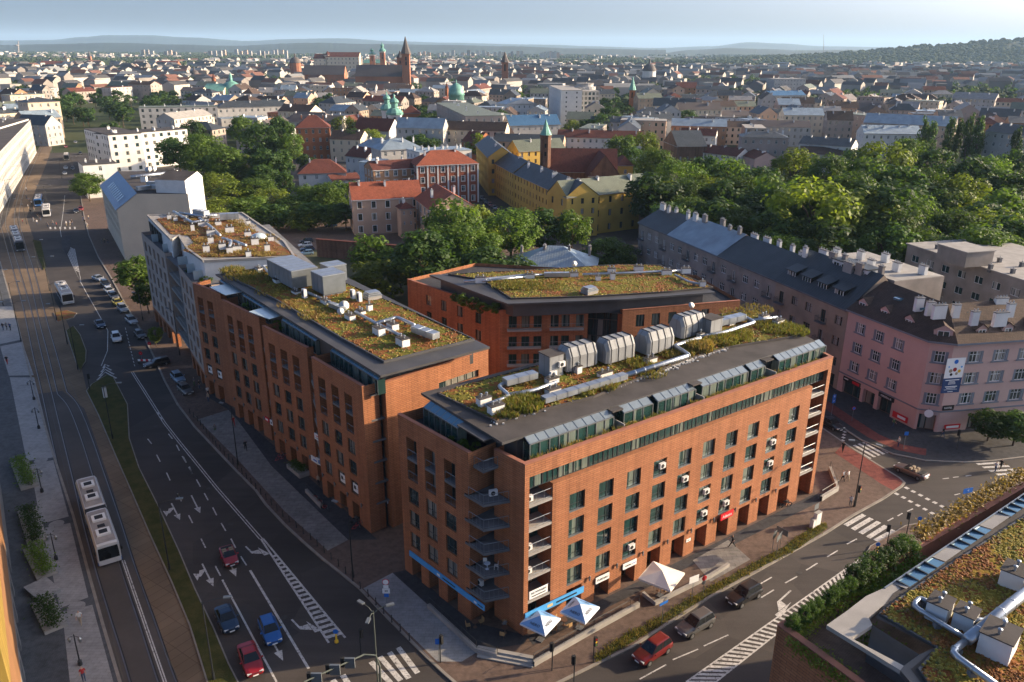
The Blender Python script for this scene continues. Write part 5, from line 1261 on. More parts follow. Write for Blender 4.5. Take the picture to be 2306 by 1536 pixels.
def house(name, label, p0, p1, z, depth, roof, rise, wm, rm, fl=3, cat='building', group=None, win=(1.15, 1.75), pitch=3.2, chim=2, style='cross', fm=None, gm=None, near=True, trim=None, sides=True, cm=None, skip_front=0, base=None, occ=True):
 F0 = p0 if isinstance(p0, Vector) else Vector(P(*p0, z)[:2]); F1 = p1 if isinstance(p1, Vector) else Vector(P(*p1, z)[:2])
 u = (F1 - F0).normalized(); n = Vector((u.y, -u.x)); B1, B0 = F1 - n*depth, F0 - n*depth
 c = (F0 + B1)/2; r = empty(name, (c.x, c.y, 0), label, cat, group)
 if occ: OCC.append((c.x, c.y, max((F1 - F0).length, depth)*.55))
 fm = fm or WFRAME; gm = gm or GLASSB; mb = MB(); fh = z/fl; wn = MB()
 for i, (a, b) in enumerate(((F0, F1), (F1, B1), (B1, B0), (B0, F0))):
  W = Wall(a, b); hs = []
  if i != 2 and W.faces_cam() and (i == 0 or sides):
   k = max(1, int((W.L - .8)/pitch)); pt = W.L/k
   for j in range(k):
    for f in range(fl):
     zz = f*fh + (fh - win[1])*.55 if f else min(.9, fh*.25)
     c0 = j*pt + (pt - win[0])/2; hs.append((c0, c0 + win[0], zz, zz + win[1], .2))
     if near:
      o = window(r, W, c0, zz, win[0], win[1], .2, style, fm, gm)
      if trim:
       t = MB(); t.box(-.2, 0, -.03, .19, -.1, win[1] + .15); t.box(win[0], win[0] + .2, -.03, .19, -.1, win[1] + .15); t.box(0, win[0], -.03, .19, win[1], win[1] + .15); t.box(-.25, win[0] + .25, -.1, .19, -.25, -.1)
       key = ('trim', name, i, round(win[0], 2), trim.name)
       if key not in _WC: _WC[key] = t.mesh('surround', trim)
       s_ = local(_WC[key], 'surround', o); s_.location = (0, -.2 + .03 - .001, 0); s_.location.y = -.17 - .03
     else: wn.face([W.pt(c0, zz, -.19), W.pt(c0 + win[0], zz, -.19), W.pt(c0 + win[0], zz + win[1], -.19), W.pt(c0, zz + win[1], -.19)])
  panel(mb, W, 0, W.L, 0, z, hs, .2)
 rf, gab = roof_faces(F0, F1, B1, B0, z, roof, rise)
 for g in gab: mb.face(g)
 mb.build('wall', wm, r)
 if wn.f: tag(wn.build('windows', gm, r), kind='stuff')
 m = MB()
 if roof == 'flat':
  m.obox(F0, u, n, -.15, (F1-F0).length + .15, -depth - .15, .15, z, z + .3); ro = m.build('roof', rm, r)
 else:
  for f in rf: m.face(f)
  ro = m.build('roof', rm, r)
  if near:
   e = MB(); e.obox(F0, u, n, -.4, (F1-F0).length + .4, .02, .48, z - .35, z - .14); e.build('cornice', trim or CONC, r)
 RQ = random.Random(int(abs(c.x*7 + c.y*13)))
 for k in range(chim):
  q = F0 + u*((F1-F0).length*(k + .5 + RQ.uniform(-.2, .2))/chim) - n*(depth*(RQ.uniform(.3, .6)))
  zc = z + (rise*.75 if roof != 'flat' else .3)
  chimney(r, (q.x, q.y, zc), W.rz, RQ.choice((.8, 1.3, 1.8)), .6, 1.3, cm or WHITE, pots=0 if not near else 2)
 return r
BROWNW = mat('ochre_brown_plaster', (.36, .20, .11), .9, .2, .3)
PALEBLUE = mat('pale_blue_plaster', (.42, .48, .52), .9, .1, .3)
LGREY = mat('light_grey_render', (.40, .385, .36), .9, .12, .25)
OBRICK = brickmat('tower_house_brick', (.42, .15, .06), (.34, .11, .045), (.25, .14, .09), .6, .2, .02, var=.15)
house('school', 'peach plastered school with orange red tiled roof and white window surrounds', (793, 450), (950, 443), 11.5, 12, 'gable', 4.6, PEACH, TILE, 3, win=(1.25, 2.0), pitch=4.0, trim=WHITE, fm=BFRAME, chim=3)
F0, F1 = Vector(P(970, 472, 11.5)[:2]), Vector(P(1070.6, 466, 11.5)[:2])
house('school_wing', 'peach gabled wing of the school with red tiled roof behind the courtyard trees', F0, F1, 11.5, 21, 'gend', 4.4, PEACH, TILE, 3, win=(1.25, 2.0), pitch=4.2, trim=WHITE, fm=BFRAME, chim=2)
house('stair_projection', 'small hipped stair tower on the front of the peach school', (902, 470), (932, 468), 9.6, 5, 'hip', 1.8, PEACH, TILED, 3, win=(.5, 1.1), pitch=1.6, fm=WFRAME, chim=1)
t = house('pilastered_tenement', 'red brick tenement with white pilasters and orange hipped roof behind the school', (939.4, 372.6), (1076, 367), 15.2, 14, 'hip', 4.6, REDBRICK, TILE, 4, win=(1.3, 2.0), pitch=3.3, trim=WHITE, chim=2)
WZ = Wall(P(939.4, 372.6, 15.2)[:2], P(1076, 367, 15.2)[:2]); nb = int((WZ.L - .8)/3.3)
for k in range(nb + 1):
 m = MB(); m.obox(WZ.pt(k*WZ.L/nb, 0), WZ.u, WZ.n, -.3, .3, .01, .16, 0, 15.0); m.build('pilaster', WHITE, t)
house('brown_tenement', 'narrow brown tenement with dark red roof left of the pilastered tenement', (840.5, 383), (939.4, 377), 13.6, 12, 'gable', 2.6, BROWNW, TILED, 4, win=(1.3, 1.9), pitch=3.3, trim=WHITE, chim=2)
house('blue_tenement', 'pale blue narrow house wall left of the brown tenement', (808, 366), (841, 368), 13.4, 12, 'flat', 0, PALEBLUE, METALB, 4, pitch=3.5, chim=2)
house('monastery_wing', 'far ochre monastery wing with dark gabled roof along the narrow street', (1072, 325), (1100, 354), 15.5, 11, 'gable', 4, YELLOW, METALD, 4, win=(1.1, 1.8), pitch=3.2, fm=BFRAME)
house('monastery_wing', 'middle ochre monastery wing with pediment along the narrow street', (1101, 359), (1157, 389), 13.2, 11, 'gable', 4.2, YELLOW, METALD, 4, win=(1.0, 1.7), pitch=3.0, fm=BFRAME, chim=2)
house('monastery_wing', 'near ochre monastery wing with long dark roof facing the narrow street', (1158, 390), (1275.8, 443.7), 13, 11, 'gable', 4.4, YELLOW, METALD, 4, win=(1.0, 1.75), pitch=3.1, fm=BFRAME, chim=4)
house('monastery_wing', 'ochre monastery wing with striped green sheet roof facing the courtyard', (1276.5, 444), (1468, 424.6), 13, 11, 'gable', 4.4, YELLOW, METALG, 3, win=(1.1, 2.1), pitch=4.6, fm=BFRAME, chim=3)
house('monastery_annex', 'small ochre annex tower with pyramid green roof in front of the monastery', (1282, 462), (1334, 461), 9.5, 6, 'hip', 2.0, YELLOW, METALG, 3, win=(.7, 1.2), pitch=2.6, fm=BFRAME, chim=1)
W = Wall(P(1334, 480, 6)[:2], P(1430, 468, 6)[:2]); r = empty('covered_stair', (W.pt(W.L/2, 0).x, W.pt(W.L/2, 0).y, 0), 'dark red glazed gallery stair on the ochre monastery courtyard side', 'staircase')
m = MB(); m.obox(W.pt(0, 0), W.u, W.n, 0, W.L, -2.5, 0, 5.2, 6.2); m.obox(W.pt(0, 0), W.u, W.n, 0, W.L, -2.5, .02, 2.6, 3.6); m.build('parapet', TILED, r)
for k in range(9): window(r, W, k*W.L/9, 3.6, W.L/9, 1.6, .1, 'two', BFRAME, GLASS, name='gallery_window')
m = MB(); m.face([W.pt(-.3, 6.2, .3), W.pt(W.L + .3, 6.2, .3), W.pt(W.L + .3, 7.4, -2.6), W.pt(-.3, 7.4, -2.6)]); m.build('gallery_roof', TILED, r)
for k in range(5): m = MB(); m.obox(W.pt(k*W.L/4.2, 0), W.u, W.n, 0, .3, -.35, -.05, 0, 2.6); m.build('post', BFRAME, r)
house('brick_annex', 'dark red brick annex with maroon roof right of the monastery', (1440, 462), (1520, 470), 9, 14, 'gable', 3.6, DARKBRICK, TILED, 3, win=(.9, 1.6), pitch=3.2, fm=BFRAME, chim=2, cm=WHITE)
house('church_nave', 'brick monastery church nave with long red tiled roof', (1224, 386), (1390, 388), 12.5, 15, 'gable', 8, DARKBRICK, TILED, 1, cat='church', win=(1.0, 3.2), pitch=5.5, fm=BFRAME, chim=0)
house('church_transept', 'brick gabled transept of the monastery church with red roof', (1326, 396), (1396, 396), 12.5, 16, 'gend', 7.5, DARKBRICK, TILED, 1, cat='church', win=(1.0, 3.2), pitch=5, fm=BFRAME, chim=0)
house('church_apse', 'ochre east end of the monastery church with low red roof', (1392, 372), (1426, 372), 11.5, 12, 'hip', 3.2, YELLOW, TILED, 2, cat='church', chim=0)
def octo(c, r, n=8, ph=.39): return [(c[0] + r*math.cos(ph + k*2*math.pi/n), c[1] + r*math.sin(ph + k*2*math.pi/n)) for k in range(n)]
def spire_tower(name, label, px, pyb, pyt, pys, y, wpx, wm, sm, n=4, onion=False, cat='tower'):
 c = PY(px, pyt, y); rad = wpx*.5*y/FPX*(1.3 if n == 4 else 1.05); zt = c.z; zs = PY(px, pys, y).z
 r = empty(name, (c.x, c.y, 0), label, cat)
 m = MB(); m.prism(octo((c.x, c.y), rad, n, math.pi/4 if n == 4 else .39), 0, zt); m.build('shaft', wm, r)
 m = MB(); m.prism(octo((c.x, c.y), rad*1.12, n, math.pi/4 if n == 4 else .39), zt, zt + rad*.25, 0, None, True); m.build('cornice', wm if not onion else WHITE, r)
 hgt = zs - zt - rad*.25; b = (c.x, c.y, zt + rad*.25)
 m = MB()
 if onion: m.lathe(b, [(rad*1.05, 0), (rad*1.1, hgt*.1), (rad*.7, hgt*.28), (rad*.4, hgt*.34), (rad*.42, hgt*.55), (rad*.6, hgt*.62), (rad*.5, hgt*.72), (rad*.15, hgt*.82), (rad*.06, hgt)], 10)
 else: m.lathe(b, [(rad*1.05, 0), (rad*.5, hgt*.45), (.05*rad, hgt)], 4 if False else 8)
 m.build('spire', sm, r)
 for k in range(2):
  zz = zt - (zt*.12)*(k + 1)*1.0 - 1
  m = MB(); fx = Vector((c.x, c.y)).normalized(); nn = Vector((fx.y, -fx.x)); m.obox(Vector((c.x, c.y)) - fx*(rad*.72 if n == 4 else rad*.95), nn, -fx, -rad*.16, rad*.16, -.1, .06, zz, zz + rad*.7); m.build('louvre', DARK, r)
 OCC.append((c.x, c.y, rad*2)); return r
spire_tower('church_turret', 'octagonal brick turret with pointed green copper spire on the monastery church', 1229, 372, 307, 269, 312, 24, DARKBRICK, COPPER, 8)
house('ochre_house', 'ochre house with ribbed green roof behind the monastery', (1168, 341), (1274, 335), 13, 12, 'gable', 4.4, YELLOW, METALG, 4, win=(1.1, 1.8), pitch=3.4, fm=BFRAME)
house('red_roofed_range', 'long white range with bright red roof behind the monastery church', (1255, 308), (1448, 312), 12, 11, 'gable', 3.4, LIMEW, TILED, 3, pitch=3.2, chim=4)
house('small_red_range', 'white house with red roof right of the park church', (1532, 303), (1612, 306), 10, 11, 'gable', 3.4, LIMEW, TILED, 2, pitch=3.2, chim=3)
house('dark_chapel', 'dark brick chapel with steep grey roof at the park edge', (1495, 318), (1526, 330), 9, 16, 'gend', 7, DARKBRICK, METALD, 1, cat='church', win=(.9, 2.8), chim=0)
house('red_roofed_villa', 'white villa with dark red hipped roof and dormer in the gardens', (672, 391), (779, 388), 7.2, 13, 'hip', 5, LIMEW, TILED, 2, win=(1.2, 1.7), pitch=4, chim=2)
house('garden_house', 'low white house with dark red roof beside the garden villa', (748, 408), (812, 402), 4.4, 8, 'gable', 2.2, LIMEW, TILED, 1, pitch=3.4, chim=1)
house('mansard_house', 'maroon roofed house between the villa and the pale blue house', (778, 350), (826, 356), 9, 11, 'gable', 4, LIMEW, TILED, 2, pitch=3.4)
house('orange_tower_house', 'tall orange brick house with arched rows and steep red roof', (666, 288), (742, 287), 17, 14, 'hip', 6, OBRICK, TILED, 4, win=(1.2, 2.0), pitch=3.2, fm=WFRAME, chim=3, cm=OBRICK)
house('grey_chapel', 'small chapel with steep grey roof right of the orange brick house', (729, 324), (770, 322), 6, 10, 'hip', 7, LIMEW, METALD, 1, cat='church', win=(.8, 2.2), pitch=3, chim=0)
house('church_hall', 'long church nave with brown red roof beside the white twin towers', (795, 292), (876, 296), 12, 14, 'gable', 6.5, LIMEW, TILED, 1, cat='church', win=(1, 3.4), pitch=4.5, chim=0)
for px, yb, lab in ((889, 300, 'nearer white baroque church tower with green onion helmet'), (872, 290, 'farther white baroque church tower with green onion helmet')):
 y = P(px, 322 if px > 880 else 312, 0).y; spire_tower('baroque_tower', lab, px, yb, 263 if px > 880 else 252, 212 if px > 880 else 206, y, 27 if px > 880 else 22, LIMEW, COPPER, 4, True)
house('barbican', 'round-cornered orange brick gate building with small green turrets', (905, 255), (945, 255), 14, 12, 'hip', 5, OBRICK, TILED, 2, win=(.7, 1.2), pitch=4, chim=0)
house('white_hotel', 'curved white hotel, left wing facing the tram avenue', (189, 291), (243, 305), 17.6, 15, 'flat', 0, LIMEW, BITUMEN, 5, win=(1.5, 1.7), pitch=3.6, fm=FRAME, gm=GLASS, chim=2)
house('white_hotel', 'white hotel front wing with dark roof terrace left of the gardens', (244, 305), (421, 291), 17.2, 14, 'flat', 0, LIMEW, BITUMEN, 5, win=(1.7, 1.7), pitch=3.8, fm=FRAME, gm=GLASS, chim=4)
house('old_shed', 'small brown roofed old house below the white hotel', (295, 335), (372, 325), 8, 12, 'gable', 3, BEIGE, TILEB, 2, chim=2)
house('grey_office', 'long grey office building with rows of square windows', (312, 243), (489, 240), 16, 16, 'flat', 0, LGREY, METALG, 4, win=(1.6, 2.0), pitch=4.4, fm=FRAME, gm=GLASS, chim=5)
house('grey_palace', 'grey palace with classical front right of the long office', (489, 243), (655, 238), 15, 18, 'hip', 4, LGREY, METALD, 3, win=(1.4, 2.0), pitch=4.2, chim=5)
house('lower_palace_wing', 'low pale wing with flat roof in front of the grey palace', (498, 268), (600, 264), 9, 12, 'flat', 0, LGREY, METALB, 2, pitch=4, chim=1)
house('small_white_block', 'small white cube building behind the cream gabled block', (186, 373), (262, 368), 13, 14, 'flat', 0, WHITE, BITUMEN, 4, pitch=20, chim=3)
jw = [Vector(P(-30, 372, 18)[:2]), Vector(P(68, 270, 18)[:2])]
house('white_block', 'long white modern block at the left edge along the tram avenue', jw[0], jw[1], 18, 20, 'flat', 0, LGREY, BITUMEN, 5, win=(1.6, 2.2), pitch=4.2, fm=FRAME, gm=GLASS, chim=3)
jw = [Vector(P(72, 300, 19)[:2]), Vector(P(92, 262, 19)[:2])]
house('glass_cornered_block', 'white office block with glazed corner behind the long white block', Vector(P(-10, 290, 19)[:2]), Vector(P(64, 268, 19)[:2]), 19, 24, 'flat', 0, WHITE, BITUMEN, 5, win=(1.8, 1.8), pitch=3.6, fm=FRAME, gm=GLASS, chim=2)
house('cream_palace', 'cream stone palace with dark roof at the end of the tram avenue', (62, 231), (134, 228), 19, 20, 'hip', 3, CREAM, METALD, 4, win=(1.5, 2.3), pitch=4.2, trim=CREAM, chim=4)
house('cream_corner_house', 'cream house behind the palace at the left', (22, 215), (100, 212), 17, 18, 'flat', 0, CREAM, METALG, 4, pitch=4, chim=3)
house('grey_hotel_tower', 'grey ten storey hotel tower with column of windows and round roof cabin', (1264, 206), (1350, 206), 25, 16, 'flat', 0, LGREY, CONC, 7, win=(1.9, 2.2), pitch=2.9, fm=FRAME, gm=GLASS, chim=0)
house('pale_hotel_flank', 'pale blank flank of the grey hotel tower', (1237, 193), (1264, 204), 27, 16, 'flat', 0, LIMEW, CONC, 8, win=(1.0, 1.2), pitch=6, fm=FRAME, gm=GLASS, chim=0)
c = PY(1317, 195, 690); r = empty('rooftop_rotunda', (c.x, c.y, 0), 'round grey cabin on the roof of the grey hotel tower', 'cabin'); m = MB(); m.lathe((c.x, c.y, 24.9), [(9, 0), (9, 2.5), (7, 2.6), (7, 4.6), (5, 4.8)], 20); m.build('drum', LGREY, r); m = MB(); m.lathe((c.x, c.y, 29.7), [(7.4, 0), (7.4, .4), (1, .6)], 20); m.build('drum_roof', CONC, r)
house('dome_building', 'long old bank building with ribs of windows under a green dome', (983, 232), (1048, 262), 20, 22, 'flat', 0, BEIGE, METALG, 4, win=(1.3, 2.0), pitch=3.6, chim=5)
c = PY(1028, 228, 690); r = empty('green_dome', (c.x, c.y, 0), 'large ribbed green copper dome of the old bank', 'dome'); m = MB(); m.lathe((c.x, c.y, 0), [(6.4, 0), (6.4, 20), (6.8, 20.2), (6.5, 22), (5.8, 25), (4.2, 27.5), (2.2, 29), (.6, 29.6), (.4, 31.5), (.05, 32.5)], 16); m.build('shell', COPPER, r, smooth=True)
house('white_back_block', 'white block with windows left of the green dome street', (1052, 252), (1110, 262), 17, 16, 'flat', 0, LIMEW, METALG, 4, pitch=3.8, chim=4)
house('pale_gable', 'pale wide gabled hall behind the skylit roof', (1140, 235), (1210, 233), 15, 18, 'gend', 4, LIMEW, METALB, 3, pitch=4.4, chim=2)
house('skylit_house', 'house with dark blue sheet roof and rows of skylights', (1148, 283), (1262, 280), 14, 14, 'gable', 5.5, LGREY, METALBR, 3, pitch=3.4, chim=4)
house('brown_row', 'long brown roofed row before the skylit house', (1110, 308), (1160, 306), 11, 12, 'gable', 4, BEIGE, TILEB, 3, chim=3)
house('brown_row', 'brown tiled house between the dome street and the monastery', (1040, 318), (1076, 322), 11, 12, 'gable', 5, OBRICK, TILED, 3, chim=2)
house('grey_villa', 'ornate grey tenement with red tiled roof seen in front of the dome street', (1000, 300), (1042, 296), 12, 12, 'hip', 5, LGREY, TILED, 3, chim=2)
house('rooftop_row', 'white tenement with cluttered pale roof behind the pilastered tenement', (945, 345), (1062, 338), 17, 14, 'flat', 0, LIMEW, METALB, 4, chim=8)
house('blue_roofed_house', 'house with pale blue sheet roofs left of the cluttered white tenement', (858, 338), (952, 333), 15, 14, 'hip', 4, LGREY, METALB, 4, chim=4)
house('blue_gabled_house', 'small grey house with blue gabled roof behind the villa', (800, 330), (862, 335), 12, 12, 'hip', 4, LIMEW, METALB, 3, chim=2)
for i, (a, b, z, d, rf, rs, wm, rm, fl, lab) in enumerate([
 ((1672, 308), (1776, 310), 15, 14, 'hip', 2.4, BEIGE, METALD, 3, 'stately beige tenement with tall windows and dark roof above the park'),
 ((1800, 322), (1918, 330), 13, 13, 'gable', 3, LIMEW, METALD, 3, 'white trimmed tenement with black roof behind the park trees'),
 ((1800, 345), (1905, 350), 9, 12, 'gable', 3, LGREY, TILEB, 2, 'low grey house with dark roof at the park edge'),
 ((1946, 300), (2075, 302), 13, 14, 'gable', 4, LIMEW, METALB, 3, 'pale house with long blank wall right of the park church'),
 ((1945, 275), (2150, 285), 16, 15, 'gable', 5, BEIGE, METALB, 4, 'long house with silvery blue sheet roof above the park'),
 ((1960, 262), (1930, 262), 14, 10, 'flat', 0, BEIGE, METALD, 3, 'narrow stair house beside the silvery roof'),
 ((2220, 295), (2330, 305), 17, 16, 'gable', 4, LGREY, METALD, 4, 'grey tenement behind the poplars at the right edge'),
 ((1640, 340), (1700, 358), 6, 12, 'gable', 3, PINK, TILED, 1, 'low pink house with red roof by the park'),
 ((1545, 338), (1660, 352), 6, 12, 'gable', 3.4, LIMEW, TILED, 2, 'low white gabled house with brown red roof among the park trees'),
 ((1575, 262), (1700, 268), 13, 13, 'flat', 0, LIMEW, BITUMEN, 4, 'white house with dark balcony grid in the middle right'),
 ((1655, 265), (1708, 275), 13, 12, 'flat', 0, WHITE, METALB, 4, 'plain white blank block in the middle right'),
 ((1400, 262), (1440, 268), 15, 14, 'flat', 0, LIMEW, METALB, 4, 'white tall house right of the grey hotel tower'),
 ((1445, 270), (1520, 268), 14, 14, 'gable', 4, LGREY, METALD, 4, 'grey tenement with black roof right of the grey hotel tower'),
 ((1470, 238), (1565, 240), 13, 15, 'gable', 6, CREAM, METALD, 3, 'cream gabled house with grey roof in the middle right'),
 ((1885, 255), (1960, 262), 17, 14, 'flat', 0, BEIGE, METALG, 4, 'beige tower-like house with green roof in the middle right'),
 ((1735, 215), (1815, 214), 15, 16, 'gable', 4, LGREY, METALBR, 4, 'house with dark blue roof behind the middle right houses'),
 ((1745, 178), (1815, 178), 24, 22, 'flat', 0, LGREY, CONC, 6, 'square pale concrete block with dark vertical slots'),
 ]):
 house('tenement_house', lab, a, b, z, d, rf, rs, wm, rm, fl, chim=4, pitch=3.5)
W = Wall(P(712, 545, 4.5)[:2], P(812, 553, 4.5)[:2]); r = empty('boundary_wall', W.pt(W.L/2, 0, 0), 'old brown brick boundary wall with red coping beside the car park', 'wall')
m = MB(); m.obox(W.pt(0, 0), W.u, W.n, 0, W.L + 22, -.5, 0, 0, 5.2); m.build('masonry', DARKBRICK, r); m = MB(); m.obox(W.pt(0, 0), W.u, W.n, -.1, W.L + 22.1, -.9, .15, 5.2, 5.4); m.build('coping', TILED, r)
house('blue_hipped_villa', 'villa with faded blue metal hipped roof in the courtyard trees', (1150, 610), (1338, 618), 7.5, 16, 'hip', 4.6, LGREY, METALB, 2, win=(1.1, 1.6), chim=4, cm=CONC, occ=False)
# trees
def crown(seed, nclump, nleaf, leaf, shape='round'):
 R = random.Random(seed); mb = MB()
 cl = []
 for k in range(nclump):
  while True:
   x, y, z = R.uniform(-1, 1), R.uniform(-1, 1), R.uniform(-1, 1); d = math.sqrt(x*x + y*y + z*z)
   if .35 < d < 1: break
  if shape == 'round': f = .62 + .3*R.random(); cl.append((x/d*f*.95, y/d*f*.95, 1.05 + z/d*f*1.0, R.uniform(.24, .42)))
  elif shape == 'poplar': cl.append((x*.55, y*.55, 1.05 + z*1.0, R.uniform(.2, .34)))
  elif shape == 'wide': cl.append((x/d*.8, y/d*.8, 1.0 + z/d*.75, R.uniform(.22, .4)))
 lob = [R.uniform(.75, 1.15) for _ in range(7)]
 for (cx, cy, cz, cr) in cl:
  a = math.atan2(cy, cx); k = lob[int((a + math.pi)/(2*math.pi)*6.99)]; cx *= k; cy *= k
  for _ in range(nleaf):
   while True:
    x, y, z = R.uniform(-1, 1), R.uniform(-1, 1), R.uniform(-1, 1); d = math.sqrt(x*x + y*y + z*z)
    if .2 < d < 1: break
   e = .55 + .45*R.random(); px, py, pz = cx + x/d*cr*e, cy + y/d*cr*e, cz + z/d*cr*e*.85
   s = leaf*R.uniform(.6, 1.25)
   nx, ny, nz = x/d + R.uniform(-.7, .7), y/d + R.uniform(-.7, .7), z/d + .5 + R.uniform(-.5, .5)
   n = Vector((nx, ny, nz)).normalized(); t = n.cross(Vector((R.uniform(-1, 1), R.uniform(-1, 1), R.uniform(-1, 1)))).normalized(); b = n.cross(t)
   c = Vector((px, py, pz)); mb.face([c - t*s, c + b*s*.6, c + t*s, c - b*s*.6])
 return mb
CROWN = {'round': [crown(i, 46, 60, .085).mesh('crown', LEAF) for i in range(4)],
   'fine': [crown(20 + i, 70, 90, .055).mesh('crown', LEAF) for i in range(3)],
   'dark': [crown(40 + i, 46, 60, .085).mesh('crown', LEAFD) for i in range(3)],
   'yellow': [crown(60 + i, 46, 60, .08).mesh('crown', LEAFY) for i in range(2)],
   'poplar': [crown(80 + i, 46, 50, .08, 'poplar').mesh('crown', LEAFD) for i in range(2)],
   'far': [crown(100 + i, 22, 22, .17).mesh('crown', LEAFD) for i in range(4)],
   'shrub': [crown(120 + i, 26, 40, .12, 'wide').mesh('foliage', LEAF) for i in range(3)],
   'topiary': [crown(140 + i, 60, 50, .07, 'round').mesh('foliage', LEAFD) for i in range(2)]}
def trunk_mesh(seed):
 R = random.Random(seed); mb = MB(); mb.tube([(0, 0, 0), (.03, 0, .4), (0, .02, 1.0)], [.075, .055, .04], 7)
 for k in range(5):
  a = k*1.3 + R.random(); mb.tube([(0, 0, .6 + .06*k), (.3*math.cos(a), .3*math.sin(a), 1.0 + .06*k), (.55*math.cos(a), .55*math.sin(a), 1.35)], [.035, .022, .01], 5)
 return mb.mesh('trunk', BARK)
TRUNK = [trunk_mesh(i) for i in range(3)]
RT = random.Random(11); NTREE = [0]
def tree(x, y, h, rad, kind, label, group, z0=0.0, name='tree'):
 NTREE[0] += 1; r = empty(name, (x, y, z0), label, 'tree', group, RT.uniform(0, 6.28))
 ch = max(rad*1.5, h*.74) if kind != 'poplar' else h*.92
 c = local(RT.choice(CROWN[kind]), 'crown', r); c.location = (0, 0, h - ch); c.scale = (rad*1.25, rad*1.25, ch/2.0)
 t = local(RT.choice(TRUNK), 'trunk', r); t.scale = (h*.34, h*.34, (h - ch*.45)/1.2)
 return r
def shrub(x, y, z, rad, h, kind, label, group, name='shrub', cat='shrub'):
 r = empty(name, (x, y, z), label, cat, group, RT.uniform(0, 6.28)); c = local(RT.choice(CROWN[kind]), 'foliage', r); c.scale = (rad, rad, h/1.95); c.location = (0, 0, -.02*h)
 m = local(RT.choice(TRUNK), 'stem', r); m.scale = (h*.4, h*.4, h*.5); return r
def zone(lst, phrase, group, name='tree'):
 lst = sorted(lst, key=lambda t: t[0])
 for i, (px, py, h, rad, kind) in enumerate(lst):
  big = kind not in ('poplar',) and 'avenue' not in phrase and 'hotel' not in phrase
  if big: k_ = RT.uniform(.9, 1.15); h *= 1.28*k_; rad *= 1.16*k_
  p = P(px, py, h)
  adj = {'round': 'leafy green tree', 'fine': 'full green tree', 'dark': 'dark green tree', 'yellow': 'yellow green tree', 'poplar': 'tall narrow poplar'}[kind]
  tree(p.x, p.y, h, rad, kind, '%s %s, %s from the left' % (adj, phrase, nth(i)), group)
zone([(1020, 448, 14, 5, 'round'), (1072, 462, 11, 4, 'yellow'), (955, 524, 12, 5, 'dark'), (1000, 505, 13, 6, 'fine'), (1060, 502, 13, 6, 'fine'), (1112, 552, 10, 5, 'dark'), (1150, 472, 12, 6, 'fine'), (1218, 474, 12, 5.5, 'dark'), (1290, 478, 11, 3.6, 'round'), (1372, 540, 8, 4.6, 'fine'), (1410, 566, 5, 3, 'yellow'), (838, 530, 10, 4, 'round'), (845, 590, 8, 4.8, 'yellow'), (935, 590, 6, 2.2, 'yellow'), (962, 588, 6.5, 2.2, 'yellow'), (990, 586, 6.5, 2.2, 'yellow'), (1020, 584, 6, 2.2, 'yellow'), (1048, 590, 6, 2.2, 'yellow'), (900, 560, 9, 4, 'dark'), (1095, 500, 11, 4, 'yellow')], 'in the courtyard behind the brick blocks', 'courtyard trees')
